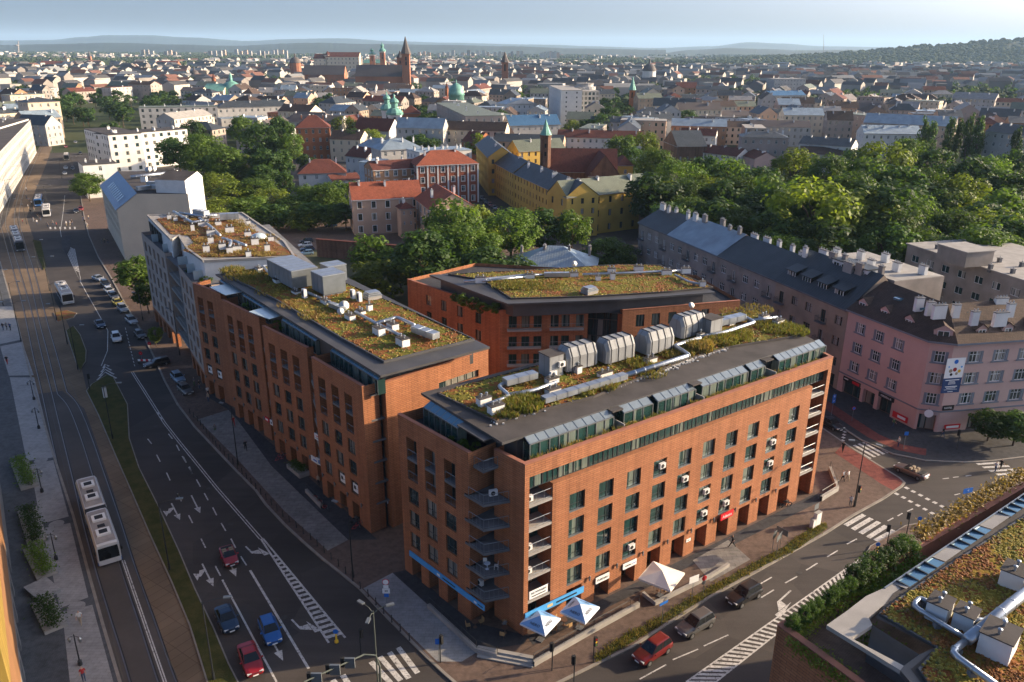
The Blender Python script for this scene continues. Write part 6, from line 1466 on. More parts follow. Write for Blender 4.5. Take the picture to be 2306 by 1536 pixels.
zone([(1480, 385, 14, 6, 'dark'), (1530, 362, 15, 6, 'fine'), (1590, 352, 15, 6, 'dark'), (1650, 356, 15, 6.5, 'round'), (1560, 405, 14, 6, 'fine'), (1640, 402, 15, 6.5, 'dark'), (1720, 375, 16, 7, 'dark'), (1795, 333, 17, 6.5, 'yellow'), (1700, 432, 15, 7, 'dark'), (1780, 430, 16, 7, 'fine'), (1850, 402, 18, 7, 'yellow'), (1925, 392, 19, 8, 'fine'), (1990, 412, 17, 7, 'dark'), (1895, 452, 16, 8, 'fine'), (2060, 440, 16, 7, 'fine'), (2130, 432, 15, 6, 'dark'), (1620, 445, 14, 6, 'dark'), (1545, 440, 12, 5, 'fine'), (1700, 492, 12, 5, 'dark'), (1820, 482, 14, 6, 'dark'), (2080, 490, 13, 6, 'dark'), (2150, 474, 14, 6, 'fine'), (2220, 452, 15, 6, 'dark'), (2282, 432, 15, 6, 'round'), (2232, 505, 13, 6, 'fine'), (2295, 492, 13, 6, 'dark'),
  (1870, 350, 17, 6.5, 'fine'), (1935, 333, 17, 6.5, 'dark'), (1992, 318, 18, 6.5, 'yellow'), (2050, 312, 18, 6.5, 'fine'), (2112, 332, 17, 6.5, 'dark'), (2182, 348, 17, 6.5, 'dark'), (2242, 352, 16, 6, 'fine'), (2292, 342, 16, 6, 'dark'), (1960, 362, 16, 6, 'round'), (2040, 372, 16, 7, 'dark'), (2100, 382, 16, 6, 'fine'), (2172, 392, 16, 6, 'yellow'), (2240, 396, 15, 6, 'dark'), (2292, 388, 15, 6, 'dark'), (1455, 296, 14, 5.5, 'yellow'), (1400, 302, 13, 5, 'round'), (1478, 332, 13, 5.5, 'fine'), (1428, 330, 12, 4, 'dark'), (1505, 410, 11, 5, 'yellow'), (1600, 500, 10, 4, 'dark'), (1660, 470, 13, 6, 'fine'), (1750, 480, 13, 6, 'dark'), (1980, 465, 15, 6.5, 'round'), (2010, 505, 12, 5, 'dark'), (2080, 600, 8, 4, 'dark'), (2260, 545, 10, 5, 'yellow'), (1870, 500, 12, 5, 'dark'), (1940, 500, 12, 5, 'fine'), (1580, 470, 12, 5.5, 'fine'), (1640, 520, 9, 4.5, 'dark'), (1760, 525, 10, 5, 'fine'), (1840, 440, 17, 7, 'dark'), (1950, 430, 17, 7, 'yellow'), (2030, 470, 15, 6, 'fine'), (2110, 520, 11, 5, 'fine'), (2180, 520, 12, 5.5, 'dark'), (2000, 540, 9, 4.5, 'fine'), (2160, 430, 15, 6, 'yellow'), (2250, 470, 14, 6, 'yellow'), (1510, 455, 10, 4.5, 'dark'), (1590, 395, 14, 6, 'yellow'), (1690, 395, 15, 6, 'fine'), (1760, 395, 16, 6.5, 'round')], 'in the park behind the grey tenements', 'park trees')
zone([(2085, 270, 22, 4, 'poplar'), (2104, 276, 21, 3.6, 'poplar'), (2146, 268, 22, 4, 'poplar'), (2166, 274, 21, 3.6, 'poplar'), (2190, 264, 24, 4.2, 'poplar'), (2212, 266, 24, 4.2, 'poplar'), (2296, 292, 20, 4, 'poplar')], 'standing behind the park', 'poplars behind the park')
zone([(430, 270, 13, 5.5, 'dark'), (395, 307, 13, 6, 'dark'), (450, 302, 14, 7, 'fine'), (505, 327, 13, 6, 'fine'), (548, 264, 15, 6.5, 'round'), (585, 278, 15, 6, 'dark'), (628, 264, 17, 6.5, 'dark'), (652, 300, 14, 5, 'fine'), (555, 347, 12, 6, 'yellow'), (600, 332, 12, 5, 'dark'), (478, 388, 9, 5, 'yellow'), (522, 405, 8, 5, 'yellow'), (572, 402, 9, 5, 'fine'), (612, 422, 8, 5, 'yellow'), (655, 440, 7, 4.5, 'round'), (560, 442, 7, 5, 'round'), (500, 442, 7, 4.5, 'yellow'), (690, 418, 9, 4.5, 'fine'), (732, 414, 9, 4.5, 'fine'), (768, 408, 9, 4, 'round'), (702, 452, 7, 4, 'dark'), (745, 458, 7, 4, 'round'), (775, 455, 7, 3.6, 'dark'), (640, 385, 11, 3, 'dark'), (430, 345, 10, 5, 'fine'), (480, 345, 11, 5, 'dark'), (530, 372, 9, 5, 'fine'), (590, 372, 10, 5, 'dark'), (625, 340, 12, 5, 'dark'), (475, 465, 6, 4, 'yellow'), (620, 460, 6, 4, 'dark'), (680, 472, 5, 3.4, 'yellow')], 'in the gardens left of the peach school', 'garden trees')
zone([(298, 580, 10, 4.6, 'round'), (192, 390, 11, 5.5, 'fine'), (222, 372, 10, 4.5, 'dark'), (325, 640, 7, 2.6, 'round'), (345, 735, 4.5, 1.2, 'yellow')], 'along the pavement of the tram avenue', 'avenue trees')
zone([(2240, 922, 5.5, 2.8, 'dark'), (2300, 925, 6, 3, 'dark')], 'before the pink hotel', 'hotel trees')
zone([(772, 262, 13, 5.5, 'yellow'), (795, 288, 13, 5.5, 'dark'), (832, 290, 12, 5, 'yellow'), (1076, 297, 12, 4.5, 'yellow'), (1335, 318, 7, 3, 'yellow'), (940, 262, 12, 6, 'dark'), (960, 255, 13, 6, 'dark'), (1130, 248, 13, 5, 'dark'), (930, 305, 11, 5, 'dark'), (955, 300, 11, 5, 'dark'), (690, 345, 8, 3, 'dark'), (1355, 255, 13, 6, 'dark'), (1375, 240, 14, 6, 'dark'), (1550, 247, 13, 6, 'dark'), (1745, 265, 10, 5, 'round'), (1290, 268, 8, 4, 'yellow'), (1325, 268, 8, 4, 'dark')], 'among the old town houses', 'old town trees')
# landmarks of the old town
def nave(name, label, pxl, pxr, pye, pyr, y, depth, wm, rm, cat='church', wins=8):
 a, b = PY(pxl, pye, y), PY(pxr, pye, y); zr_ = PY((pxl + pxr)/2, pyr, y + depth/2).z
 r = house(name, label, Vector(a[:2]), Vector(b[:2]), a.z, depth, 'gable', zr_ - a.z, wm, rm, 1, cat=cat, win=(1.6, a.z*.6), pitch=max(4, (b.x - a.x)/wins), chim=0, fm=BFRAME, gm=GLASS, near=False)
 return r
CBRICK = mat('church_brick', (.30, .125, .07), .9, .2, .05); SLATE = mat('slate_roof', (.10, .082, .075), .7, .15, .05)
nave('basilica', 'great brick basilica with long dark slate roof in the old town', 800, 905, 172, 146, 1090, 28, CBRICK, SLATE, wins=9)
spire_tower('basilica_tower', 'taller brick basilica tower with crowned spire', 914, 212, 124, 82, 1092, 17, CBRICK, SLATE, 4)
spire_tower('basilica_tower', 'shorter brick basilica tower with low helmet', 901, 212, 132, 114, 1112, 13, CBRICK, SLATE, 4)
nave('friary_church', 'brick friary church with broad grey brown roof left of the basilica', 682, 775, 168, 147, 1260, 26, CBRICK, SLATE, wins=9)
spire_tower('town_hall_tower', 'lone dark town hall tower with tiered helmet', 1137, 180, 143, 116, 1160, 15, CBRICK, SLATE, 4)
castle_y = 1680
for i, (a, b, t, rr, lab) in enumerate(((733, 808, 128, 120, 'long castle wing with red roof on the hill behind the basilica'), (706, 735, 132, 126, 'short castle wing left of the long red roofed one'))):
 p, q = PY(a, t, castle_y), PY(b, t, castle_y); house('castle_wing', lab, Vector(p[:2]), Vector(q[:2]), p.z, 30, 'gable', 9, CREAM, TILED, 5, cat='castle', win=(2, 3), pitch=7, chim=0, near=False)
spire_tower('castle_tower', 'castle corner tower with pointed red roof', 738, 150, 126, 115, 1690, 14, CREAM, TILED, 8)
for px, t, s, lab in ((838, 125, 108, 'left cathedral tower with green helmet on the castle hill'), (861, 118, 95, 'tall cathedral clock tower with green helmet on the castle hill'), (812, 133, 124, 'small green domed cathedral tower on the castle hill')):
 spire_tower('cathedral_tower', lab, px, 150, t, s, 1720, 11 if px != 812 else 8, CBRICK if px != 812 else CREAM, COPPER, 4, True)
nave('cathedral_nave', 'low cathedral nave with pale green roof between its towers', 818, 866, 142, 134, 1735, 24, CREAM, COPPER, wins=5)
nave('hall_church', 'large brick hall church with red roof far left', 87, 148, 150, 137, 2150, 34, CBRICK, TILE, wins=8)
spire_tower('hall_church_tower', 'pale tower of the far left brick hall church', 149, 156, 133, 122, 2160, 9, CREAM, SLATE, 4)
nave('red_church', 'broad church with red roof left of centre far away', 349, 398, 148, 137, 2300, 34, CBRICK, TILE, wins=6)
spire_tower('thin_spire', 'slim dark church spire right of the far left hall church', 202, 140, 128, 114, 2700, 6, CBRICK, SLATE, 4)
for px, y, pyt, rad, cm, lab, dr in ((665, 1500, 142, 10, SLATE, 'dark church dome left of the castle', CBRICK), (523, 900, 212, 13, COPPER, 'broad green theatre dome', CREAM), (1462, 1350, 160, 11, SLATE, 'dark dome of a church right of centre', LIMEW), (438, 1500, 168, 8, SLATE, 'small pale church dome left of the theatre', CREAM)):
 c = PY(px, pyt, y); r = empty('church_dome', (c.x, c.y, 0), lab, 'dome'); m = MB(); m.prism(octo((c.x, c.y), rad*.97, 12), 0, c.z); m.build('drum', dr, r)
 m = MB(); m.lathe((c.x, c.y, c.z), [(rad, 0), (rad*.97, rad*.3), (rad*.75, rad*.72), (rad*.35, rad*.98), (rad*.14, rad*1.05), (rad*.14, rad*1.4), (.1, rad*1.7)], 14); m.build('shell', cm, r, smooth=True); OCC.append((c.x, c.y, rad*2))
nave('theatre_hall', 'theatre with green gabled roof beside the broad dome', 455, 502, 205, 188, 880, 34, CREAM, COPPER, cat='theatre', wins=5)
spire_tower('green_spire_church', 'brick church with tall turquoise spire right of the grey hotel tower', 1424, 250, 205, 172, 760, 12, OBRICK, COPPER, 4)
spire_tower('spiked_turret', 'red pointed turret left of the theatre', 481, 200, 178, 165, 1000, 8, OBRICK, TILED, 8)
spire_tower('red_turret', 'red conical turret above the old bank', 1006, 205, 198, 185, 860, 7, OBRICK, TILED, 8)
house('pale_tower_block', 'pale square tower of a factory among houses at the right', Vector(PY(1592, 140, 2600)[:2]), Vector(PY(1614, 140, 2600)[:2]), PY(1600, 141, 2600).z, 20, 'flat', 0, LIMEW, CONC, 6, near=False, chim=0)
house('long_pale_hall', 'long pale flat hall among houses at the right', Vector(PY(1632, 158, 2300)[:2]), Vector(PY(1700, 156, 2300)[:2]), PY(1660, 156, 2300).z, 30, 'flat', 0, LIMEW, CONC, 3, near=False, chim=0)
for px, pyb, pyt, y, w, lab in ((1855, 124, 78, 5200, 1.2, 'thin radio mast on the wooded hill'), (41, 118, 92, 5000, 4, 'stout television tower on the left skyline')):
 b, t = PY(px, pyb, y), PY(px, pyt, y); r = empty('mast', (b.x, b.y, 0), lab, 'mast'); m = MB(); m.tube([(b.x, b.y, 0), (b.x, b.y, b.z), (t.x, t.y, t.z)], [w*2, w*1.5, w*.6], 6); m.build('shaft', CONC, r)
 if w > 2: m = MB(); m.lathe((b.x, b.y, (b.z + t.z)/2), [(3, 0), (12, 4), (12, 9), (3, 12)], 10); m.build('cabin', CONC, r)
# generated town: the nearest three hundred as things, the rest as one mass
RW = random.Random(4242)
OLDW = mat('old_white_render', (.44, .41, .37), .9, .2, .1)
WALLS = [(OLDW, 'white'), (CREAM, 'cream'), (LGREY, 'grey'), (BEIGE, 'beige'), (PEACH, 'peach'), (LGREY, 'grey'), (GREYT, 'taupe'), (BEIGE, 'beige'), (BROWNW, 'brown'), (GREYP, 'dark grey'), (CREAM, 'cream')]
ROOFS = [(TILED, 'dark red'), (METALD, 'black'), (METALB, 'blue grey'), (TILEB, 'brown'), (SLATE, 'slate'), (METALD, 'black'), (TILEB, 'brown'), (METALG, 'green'), (CONC, 'pale')]
AVENUE = [(-95, 200), (-185, 400), (-400, 780)]
PARKS = [[(110, 214), (420, 200), (440, 235), (330, 262), (150, 300), (120, 262)], [(925, 222), (985, 225), (975, 290), (930, 290)], [(1130, 203), (1235, 206), (1235, 228), (1140, 226)], [(1355, 205), (1445, 205), (1450, 250), (1360, 262)], [(1535, 176), (1720, 172), (1725, 190), (1560, 192)], [(700, 222), (735, 225), (730, 262), (690, 250)], [(0, 200), (60, 200), (60, 214), (0, 216)], [(560, 175), (650, 172), (655, 188), (560, 190)], [(1900, 205), (2010, 208), (2000, 225), (1900, 222)], [(2120, 195), (2306, 190), (2306, 240), (2140, 230)], [(1455, 300), (2306, 300), (2306, 620), (1700, 600), (1440, 480)]]
def in_park(x, y, h=10):
 q = pix((x, y, h)); return any(inside(q, pk) for pk in PARKS)
def near_av(x, y):
 p = Vector((x, y))
 for a, b in zip(AVENUE, AVENUE[1:]):
  a, b = Vector(a), Vector(b); t = max(0, min(1, (p - a).dot(b - a)/(b - a).length_squared))
  if (p - a.lerp(b, t)).length < 30: return True
 return False
LM = [((858, 160), 'the brick basilica'), ((770, 130), 'the castle'), ((1137, 150), 'the town hall tower'), ((1300, 235), 'the grey hotel tower'), ((1028, 215), 'the green dome'), ((523, 200), 'the broad theatre dome'), ((117, 148), 'the far left hall church'), ((374, 145), 'the far red church'), ((1424, 205), 'the turquoise spire'), ((1780, 195), 'the square concrete block'), ((2050, 285), 'the silvery roofed house'), ((1720, 320), 'the stately beige tenement'), ((2190, 300), 'the poplars'), ((1665, 160), 'the long pale hall'), ((890, 260), 'the white baroque towers'), ((400, 255), 'the long grey office'), ((98, 245), 'the cream palace'), ((572, 250), 'the grey palace'), ((728, 160), 'the friary church'), ((1462, 160), 'the dark dome right of centre')]
cand = []
ycur = 440.0
while ycur < 2400:
 step = 21 + ycur*.0155
 x = -ycur*.70
 while x < ycur*.72 + 20:
  xx, yy = x + RW.uniform(-.3, .3)*step, ycur + RW.uniform(-.3, .3)*step
  x += step*1.15
  if near_av(xx, yy) and yy < 800: continue
  if any((xx - a)**2 + (yy - b)**2 < (c + 9)**2 for a, b, c in OCC) or in_park(xx, yy): continue
  if RW.random() < .05: continue
  cand.append((xx, yy))
 ycur += step
cand.sort(key=lambda t: t[1])
def gen_dims(x, y):
 blk = noise.noise((x*.004, y*.004, 5)); ang = math.radians(-16 + 40*blk) + RW.choice((0, 0, math.pi/2)) + RW.uniform(-.08, .08)
 return ang, RW.choice((RW.uniform(14, 24), RW.uniform(22, 38))), RW.uniform(11, 16), RW.uniform(10, 17)
used = {}
mass = MB()
MASSM = [mat('far_white_walls', (.40, .37, .33), .9, .2, .02), mat('far_grey_walls', (.24, .21, .185), .9, .2, .02), mat('far_red_roofs', (.15, .07, .05), .9, .3, .01), mat('far_dark_roofs', (.075, .072, .072), .8, .3, .01), mat('far_pale_roofs', (.24, .24, .23), .8, .3, .01)]
def mass_house(x, y, ang, L, D, z, rise, wi, ri):
 u = Vector((math.cos(ang), math.sin(ang))); n = Vector((u.y, -u.x)); F0 = Vector((x, y)) - u*L/2 + n*D/2; F1 = F0 + u*L; B1, B0 = F1 - n*D, F0 - n*D
 for a, b in ((F0, F1), (F1, B1), (B1, B0), (B0, F0)): mass.face([(*a, 0), (*b, 0), (*b, z), (*a, z)], wi)
 if rise:
  rf, gb = roof_faces(F0, F1, B1, B0, z, 'gable', rise)
  for f in rf: mass.face(f, ri)
  for f in gb: mass.face(f, wi)
 else: mass.face([(*F0, z), (*F1, z), (*B1, z), (*B0, z)], ri)
cnt = 0
for (x, y) in cand:
 ang, L, D, z = gen_dims(x, y); rt = RW.choice(('gable', 'gable', 'hip', 'flat', 'gable')); rise = 0 if rt == 'flat' else RW.uniform(3, 5.5)
 if cnt < 300:
  (wm, wn_), (rm, rn) = RW.choice(WALLS), RW.choice(ROOFS)
  u = Vector((math.cos(ang), math.sin(ang))); n = Vector((u.y, -u.x))
  if n.y > 0: u, n = -u, -n
  F0 = Vector((x, y)) - u*L/2 + n*D/2
  q = pix((x, y, z)); lm = min(LM, key=lambda l: (l[0][0] - q[0])**2 + 6*(l[0][1] - q[1])**2)
  side = 'left of' if q[0] < lm[0][0] - 12 else ('right of' if q[0] > lm[0][0] + 12 else ('below' if q[1] > lm[0][1] else 'above'))
  base = '%s town house, %s %s roof, %s %s' % (wn_, rn, {'gable': 'gabled', 'hip': 'hipped', 'flat': 'flat'}[rt], side, lm[1])
  used[base] = used.get(base, 0) + 1
  lab = base if used[base] == 1 else base + ', %s back' % nth(used[base] - 1)
  house('town_house', lab, F0, F0 + u*L, z, D, rt, rise, wm, rm, max(2, int(z/3.4)), cat='house', group='town houses of the old town', near=False, pitch=3.4 if y < 900 else 4.5, win=(1.2, 1.8), chim=2 if y < 800 else 1, occ=False)
  cnt += 1
 else: mass_house(x, y, ang, L, D, z, rise, RW.choice((0, 0, 1)), RW.choice((2, 3, 3, 4)))
y = 2400.0
while y < 7500:
 st = 40 + (y - 2400)*.02
 x = -y*.7
 while x < y*.7:
  xx, yy = x + RW.uniform(-.45, .45)*st, y + RW.uniform(-.4, .4)*st; x += st*1.5
  v = noise.noise((xx*.0011, yy*.0011, 2))
  if v < -.12 + (y - 2400)*.00006: continue
  mass_house(xx, yy, RW.uniform(0, 3.1), RW.uniform(14, 38), RW.uniform(11, 18), RW.uniform(7, 15), RW.choice((0, 0, 4)), RW.choice((0, 0, 1)), RW.choice((2, 3, 4, 4)))
 y += st
tag(mass.build('distant_town', MASSM), 'distant town of small houses reaching to the hills', 'town', kind='stuff')
blocks = [(318, 3), (370, 3), (470, 4), (530, 4), (580, 4), (620, 3), (940, 3), (985, 4), (1040, 4), (1075, 3), (1110, 4), (1150, 3), (1215, 4), (1230, 3)]
bi = 0
for px, n in blocks:
 for k in range(n):
  y = RW.uniform(4300, 5600); x0 = px + k*11 + RW.uniform(-2, 2); p0, p1 = PY(x0, 128, y), PY(x0 + RW.uniform(5, 8), 128, y); h = RW.uniform(28, 42); bi += 1
  r = empty('tower_block', (p0.x, p0.y, 0), 'pale prefabricated tower block on the horizon, %s of its row from the left' % nth(bi - 1), 'building', 'tower blocks on the horizon')
  m = MB(); m.box(p0.x, p1.x, y, y + 14, 0, h); m.build('wall', RW.choice((MASSM[0], MASSM[1], PEACH)), r); m = MB(); m.box(p0.x - .5, p1.x + .5, y - .5, y + 14.5, h, h + 1.5); m.build('roof', CONC, r)
far = []
def fill(pk, n, h=(11, 15)):
 xs = [p[0] for p in pk]; ys = [p[1] for p in pk]; k = 0
 for _ in range(n*6):
  x, y = RW.uniform(min(xs), max(xs)), RW.uniform(min(ys), max(ys))
  if inside((x, y), pk):
   hh = RW.uniform(*h); p = P(x, y, 5)
   if near_av(p.x, p.y) and p.y < 600: continue
   far.append((p.x, p.y, hh)); k += 1
   if k >= n: break
for pk, n in zip(PARKS[:10], (48, 16, 18, 20, 22, 10, 10, 16, 18, 30)): fill(pk, n)
for k in range(60):
 y = RW.uniform(480, 1400); x = RW.uniform(-.62, .64)*y
 if not any((x - a)**2 + (y - b)**2 < (c + 3)**2 for a, b, c in OCC): far.append((x, y, RW.uniform(10, 15)))
far.sort(key=lambda t: (round(t[1]/150), t[0]))
rowc = {}
WM2 = MB(); RR2 = random.Random(77)
far_i, far_m = far[:125], far[125:]
for (x, y, h) in far_m:
 for _ in range(70):
  a, b, c = RR2.gauss(0, 1), RR2.gauss(0, 1), RR2.gauss(0, 1); d = math.sqrt(a*a + b*b + c*c) or 1; rr = h*.42; k = RR2.uniform(.6, 1)
  cc = Vector((x + a/d*rr*k, y + b/d*rr*k, h*.58 + c/d*rr*.95*k)); t = Vector((RR2.uniform(-1, 1), RR2.uniform(-1, 1), RR2.uniform(-1, 1))).normalized(); bb = t.cross(Vector((a, b, c + .4))).normalized(); s = RR2.uniform(.9, 1.7)
  WM2.face([cc - t*s, cc + bb*s*.8, cc + t*s, cc - bb*s*.8])
tag(WM2.build('town_park_trees', LEAFD), 'far park trees of the old town read as one mass', 'trees', kind='stuff')
for (x, y, h) in far_i:
 q = pix((x, y, h)); lm = min(LM, key=lambda l: (l[0][0] - q[0])**2 + 6*(l[0][1] - q[1])**2); rowc[lm[1]] = rowc.get(lm[1], 0) + 1
 tree(x, y, h, RW.uniform(4.5, 6.5), 'far', 'distant dark tree near %s, %s from the front there' % (lm[1], nth(rowc[lm[1]] - 1)), 'distant trees of the town parks')
def wood_mass(n, gen, name, label, seed):
 R = random.Random(seed); mb = MB()
 for _ in range(n):
  x, y, z, r = gen(R)
  k = 6; top = (x + R.uniform(-.2, .2)*r, y, z + r*1.5); rings = []
  for zz, rr in ((0, .75), (.6, 1.0), (1.15, .7)): rings.append([(x + r*rr*R.uniform(.8, 1.15)*math.cos(j*6.283/k + zz), y + r*rr*R.uniform(.8, 1.15)*math.sin(j*6.283/k + zz), z + r*zz) for j in range(k)])
  mi = R.choice((0, 0, 1))
  for a in range(2):
   for j in range(k): mb.face([rings[a][j], rings[a][(j+1) % k], rings[a+1][(j+1) % k], rings[a+1][j]], mi)
  for j in range(k): mb.face([rings[2][j], rings[2][(j+1) % k], top], mi)
 return tag(mb.build(name, [WOODM, WOODM2]), label, 'wood', kind='stuff')
WOODM = mat('woodland', (.034, .055, .018), .95, .4, .03, fine=.3); WOODM2 = mat('woodland_light', (.06, .08, .025), .95, .4, .03, fine=.3)
def g1(R):
 while True:
  y = 850 + 6900*R.random()**1.7; x = R.uniform(-.66, .68)*y
  if noise.noise((x*.0016 + 9, y*.0016, 7)) > .08 and not any((x - a)**2 + (y - b)**2 < c*c for a, b, c in OCC): return x, y, 0, R.uniform(4.5, 7.5) + y*.0006
wood_mass(12500, g1, 'distant_woods', 'far dark woods and garden trees spread through the town', 5)
# hills
def hill(prof, D, half, seed, rough, m, name='hill'):
 pts = []
 n = 260
 for k in range(n):
  px = prof[0][0] + (prof[-1][0] - prof[0][0])*k/(n - 1)
  for (x0, y0), (x1, y1) in zip(prof, prof[1:]):
   if x0 <= px <= x1: t = (px - x0)/(x1 - x0); t = t*t*(3 - 2*t); py = y0 + (y1 - y0)*t; break
  c = PY(px, py, D); z = max(0, c.z) + rough*noise.noise((px*.21, seed, 0)) + rough*.6*noise.noise((px*.7, seed, 3)); pts.append((c.x, max(-2, z)))
 mb = MB(); rows = [(-1, 0), (-.75, .18), (-.5, .45), (-.25, .8), (0, 1), (.4, .8), (1, 0)]
 for (r0, k0), (r1, k1) in zip(rows, rows[1:]):
  for a, b in zip(pts, pts[1:]):
   def q(p, r, k):
    zz = p[1]*k + (rough*1.5*noise.noise((p[0]*.004, r*9, seed)) if 0 < k < 1 else 0); return (p[0]*(1 + r*half/D), D + r*half, zz - 1)
   mb.face([q(a, r0, k0), q(b, r0, k0), q(b, r1, k1), q(a, r1, k1)])
 return tag(mb.build(name, m, smooth=True), kind='structure')
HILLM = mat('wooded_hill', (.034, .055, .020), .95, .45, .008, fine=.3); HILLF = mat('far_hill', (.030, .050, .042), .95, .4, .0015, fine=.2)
HR = [(1380, 152), (1500, 146), (1600, 136), (1700, 131), (1790, 127), (1860, 124), (1950, 117), (2020, 111), (2080, 104), (2150, 103), (2210, 95), (2306, 88), (2600, 80)]
hill(HR, 4300, 900, 1, 5, HILLM)
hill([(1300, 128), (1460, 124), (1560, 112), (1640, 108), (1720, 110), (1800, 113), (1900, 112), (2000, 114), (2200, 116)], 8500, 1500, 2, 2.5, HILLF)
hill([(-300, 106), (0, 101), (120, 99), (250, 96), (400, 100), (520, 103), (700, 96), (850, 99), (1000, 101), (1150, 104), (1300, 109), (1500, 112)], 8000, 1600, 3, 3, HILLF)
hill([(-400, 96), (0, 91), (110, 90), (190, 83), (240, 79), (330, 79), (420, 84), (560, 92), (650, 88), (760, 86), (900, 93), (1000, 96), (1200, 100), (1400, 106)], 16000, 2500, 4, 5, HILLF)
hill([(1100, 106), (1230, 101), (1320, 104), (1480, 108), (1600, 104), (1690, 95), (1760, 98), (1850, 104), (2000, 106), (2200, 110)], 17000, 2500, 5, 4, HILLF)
def g2(R):
 k = R.random(); px = 1380 + 960*R.random()
 for (x0, y0), (x1, y1) in zip(HR, HR[1:]):
  if x0 <= px <= x1: py = y0 + (y1 - y0)*(px - x0)/(x1 - x0); break
 c = PY(px, py, 4300); r = -R.random()*.95; kk = {0: 1}.get(r, max(0, 1 + r*1.0)); kk = kk**1.15; return c.x*(1 + r*900/4300), 4300 + r*900, max(0, c.z)*kk - 5, R.uniform(8, 15)
wood_mass(4200, g2, 'hill_woods', 'dense woods covering the hill at the right', 6)
# haze
m = bpy.data.materials.new('haze_air'); m.use_nodes = True; nt = m.node_tree; nt.nodes.remove(nt.nodes['Principled BSDF'])
pv = nt.nodes.new('ShaderNodeVolumePrincipled'); pv.inputs['Color'].default_value = (.50, .74, 1.0, 1); pv.inputs['Density'].default_value = 4.2e-5; pv.inputs['Anisotropy'].default_value = 0.1
nt.links.new(pv.outputs[0], nt.nodes['Material Output'].inputs['Volume'])
hz = MB(); hz.box(-39000, 39000, -39000, 39000, -3, 520); tag(hz.build('haze', m), kind='stuff')
# vehicles
def paint(name, c, metal=.3):
 m, nt, b = nodes('car_paint_' + name); finish(nt, b, c, .3, [], metal, .5); b.inputs['Coat Weight'].default_value = .7; b.inputs['Coat Roughness'].default_value = .08; return m
CP = {n: paint(n, c) for n, c in dict(red=(.30, .012, .015), darkred=(.17, .012, .012), blue=(.012, .10, .33), navy=(.012, .035, .075), grey=(.10, .10, .10), silver=(.34, .35, .36), white=(.62, .62, .60), black=(.014, .014, .016), yellow=(.55, .42, .02), brown=(.14, .115, .10), bluesilver=(.16, .26, .36)).items()}
CARGLASS = mat('car_glass', (.010, .013, .016), .12, .05, 1, spec=.45, fine=0)
LAMPW = mat('headlamp_glass', (.6, .6, .58), .15, .05, 1, spec=.8, fine=0); LAMPR = mat('tail_lamp', (.25, .01, .01), .25, .05, 1, fine=0); RIM = mat('alloy_rim', (.3, .3, .31), .35, .05, 1, metal=.7); SEAT = mat('beige_seat', (.30, .24, .17), .8, .1, 2)
def wheel_mesh(r, wd):
 k = ('wheel', r, wd)
 if k not in _WC:
  t = MB(); t.tube([(0, -wd/2, 0), (0, wd/2, 0)], r, 16); q = MB(); q.tube([(0, -wd/2 - .012, 0), (0, wd/2 + .012, 0)], r*.62, 10); _WC[k] = (t.mesh('tyre', BLACK), q.mesh('rim', RIM))
 return _WC[k]
def add_wheel(root, x, y, r=.32, wd=.22):
 a, b = wheel_mesh(r, wd); w_ = bpy.data.objects.new('wheel', a); COL.objects.link(w_); w_.parent = root; w_.location = (x, y, r); o = local(b, 'rim', w_); return w_
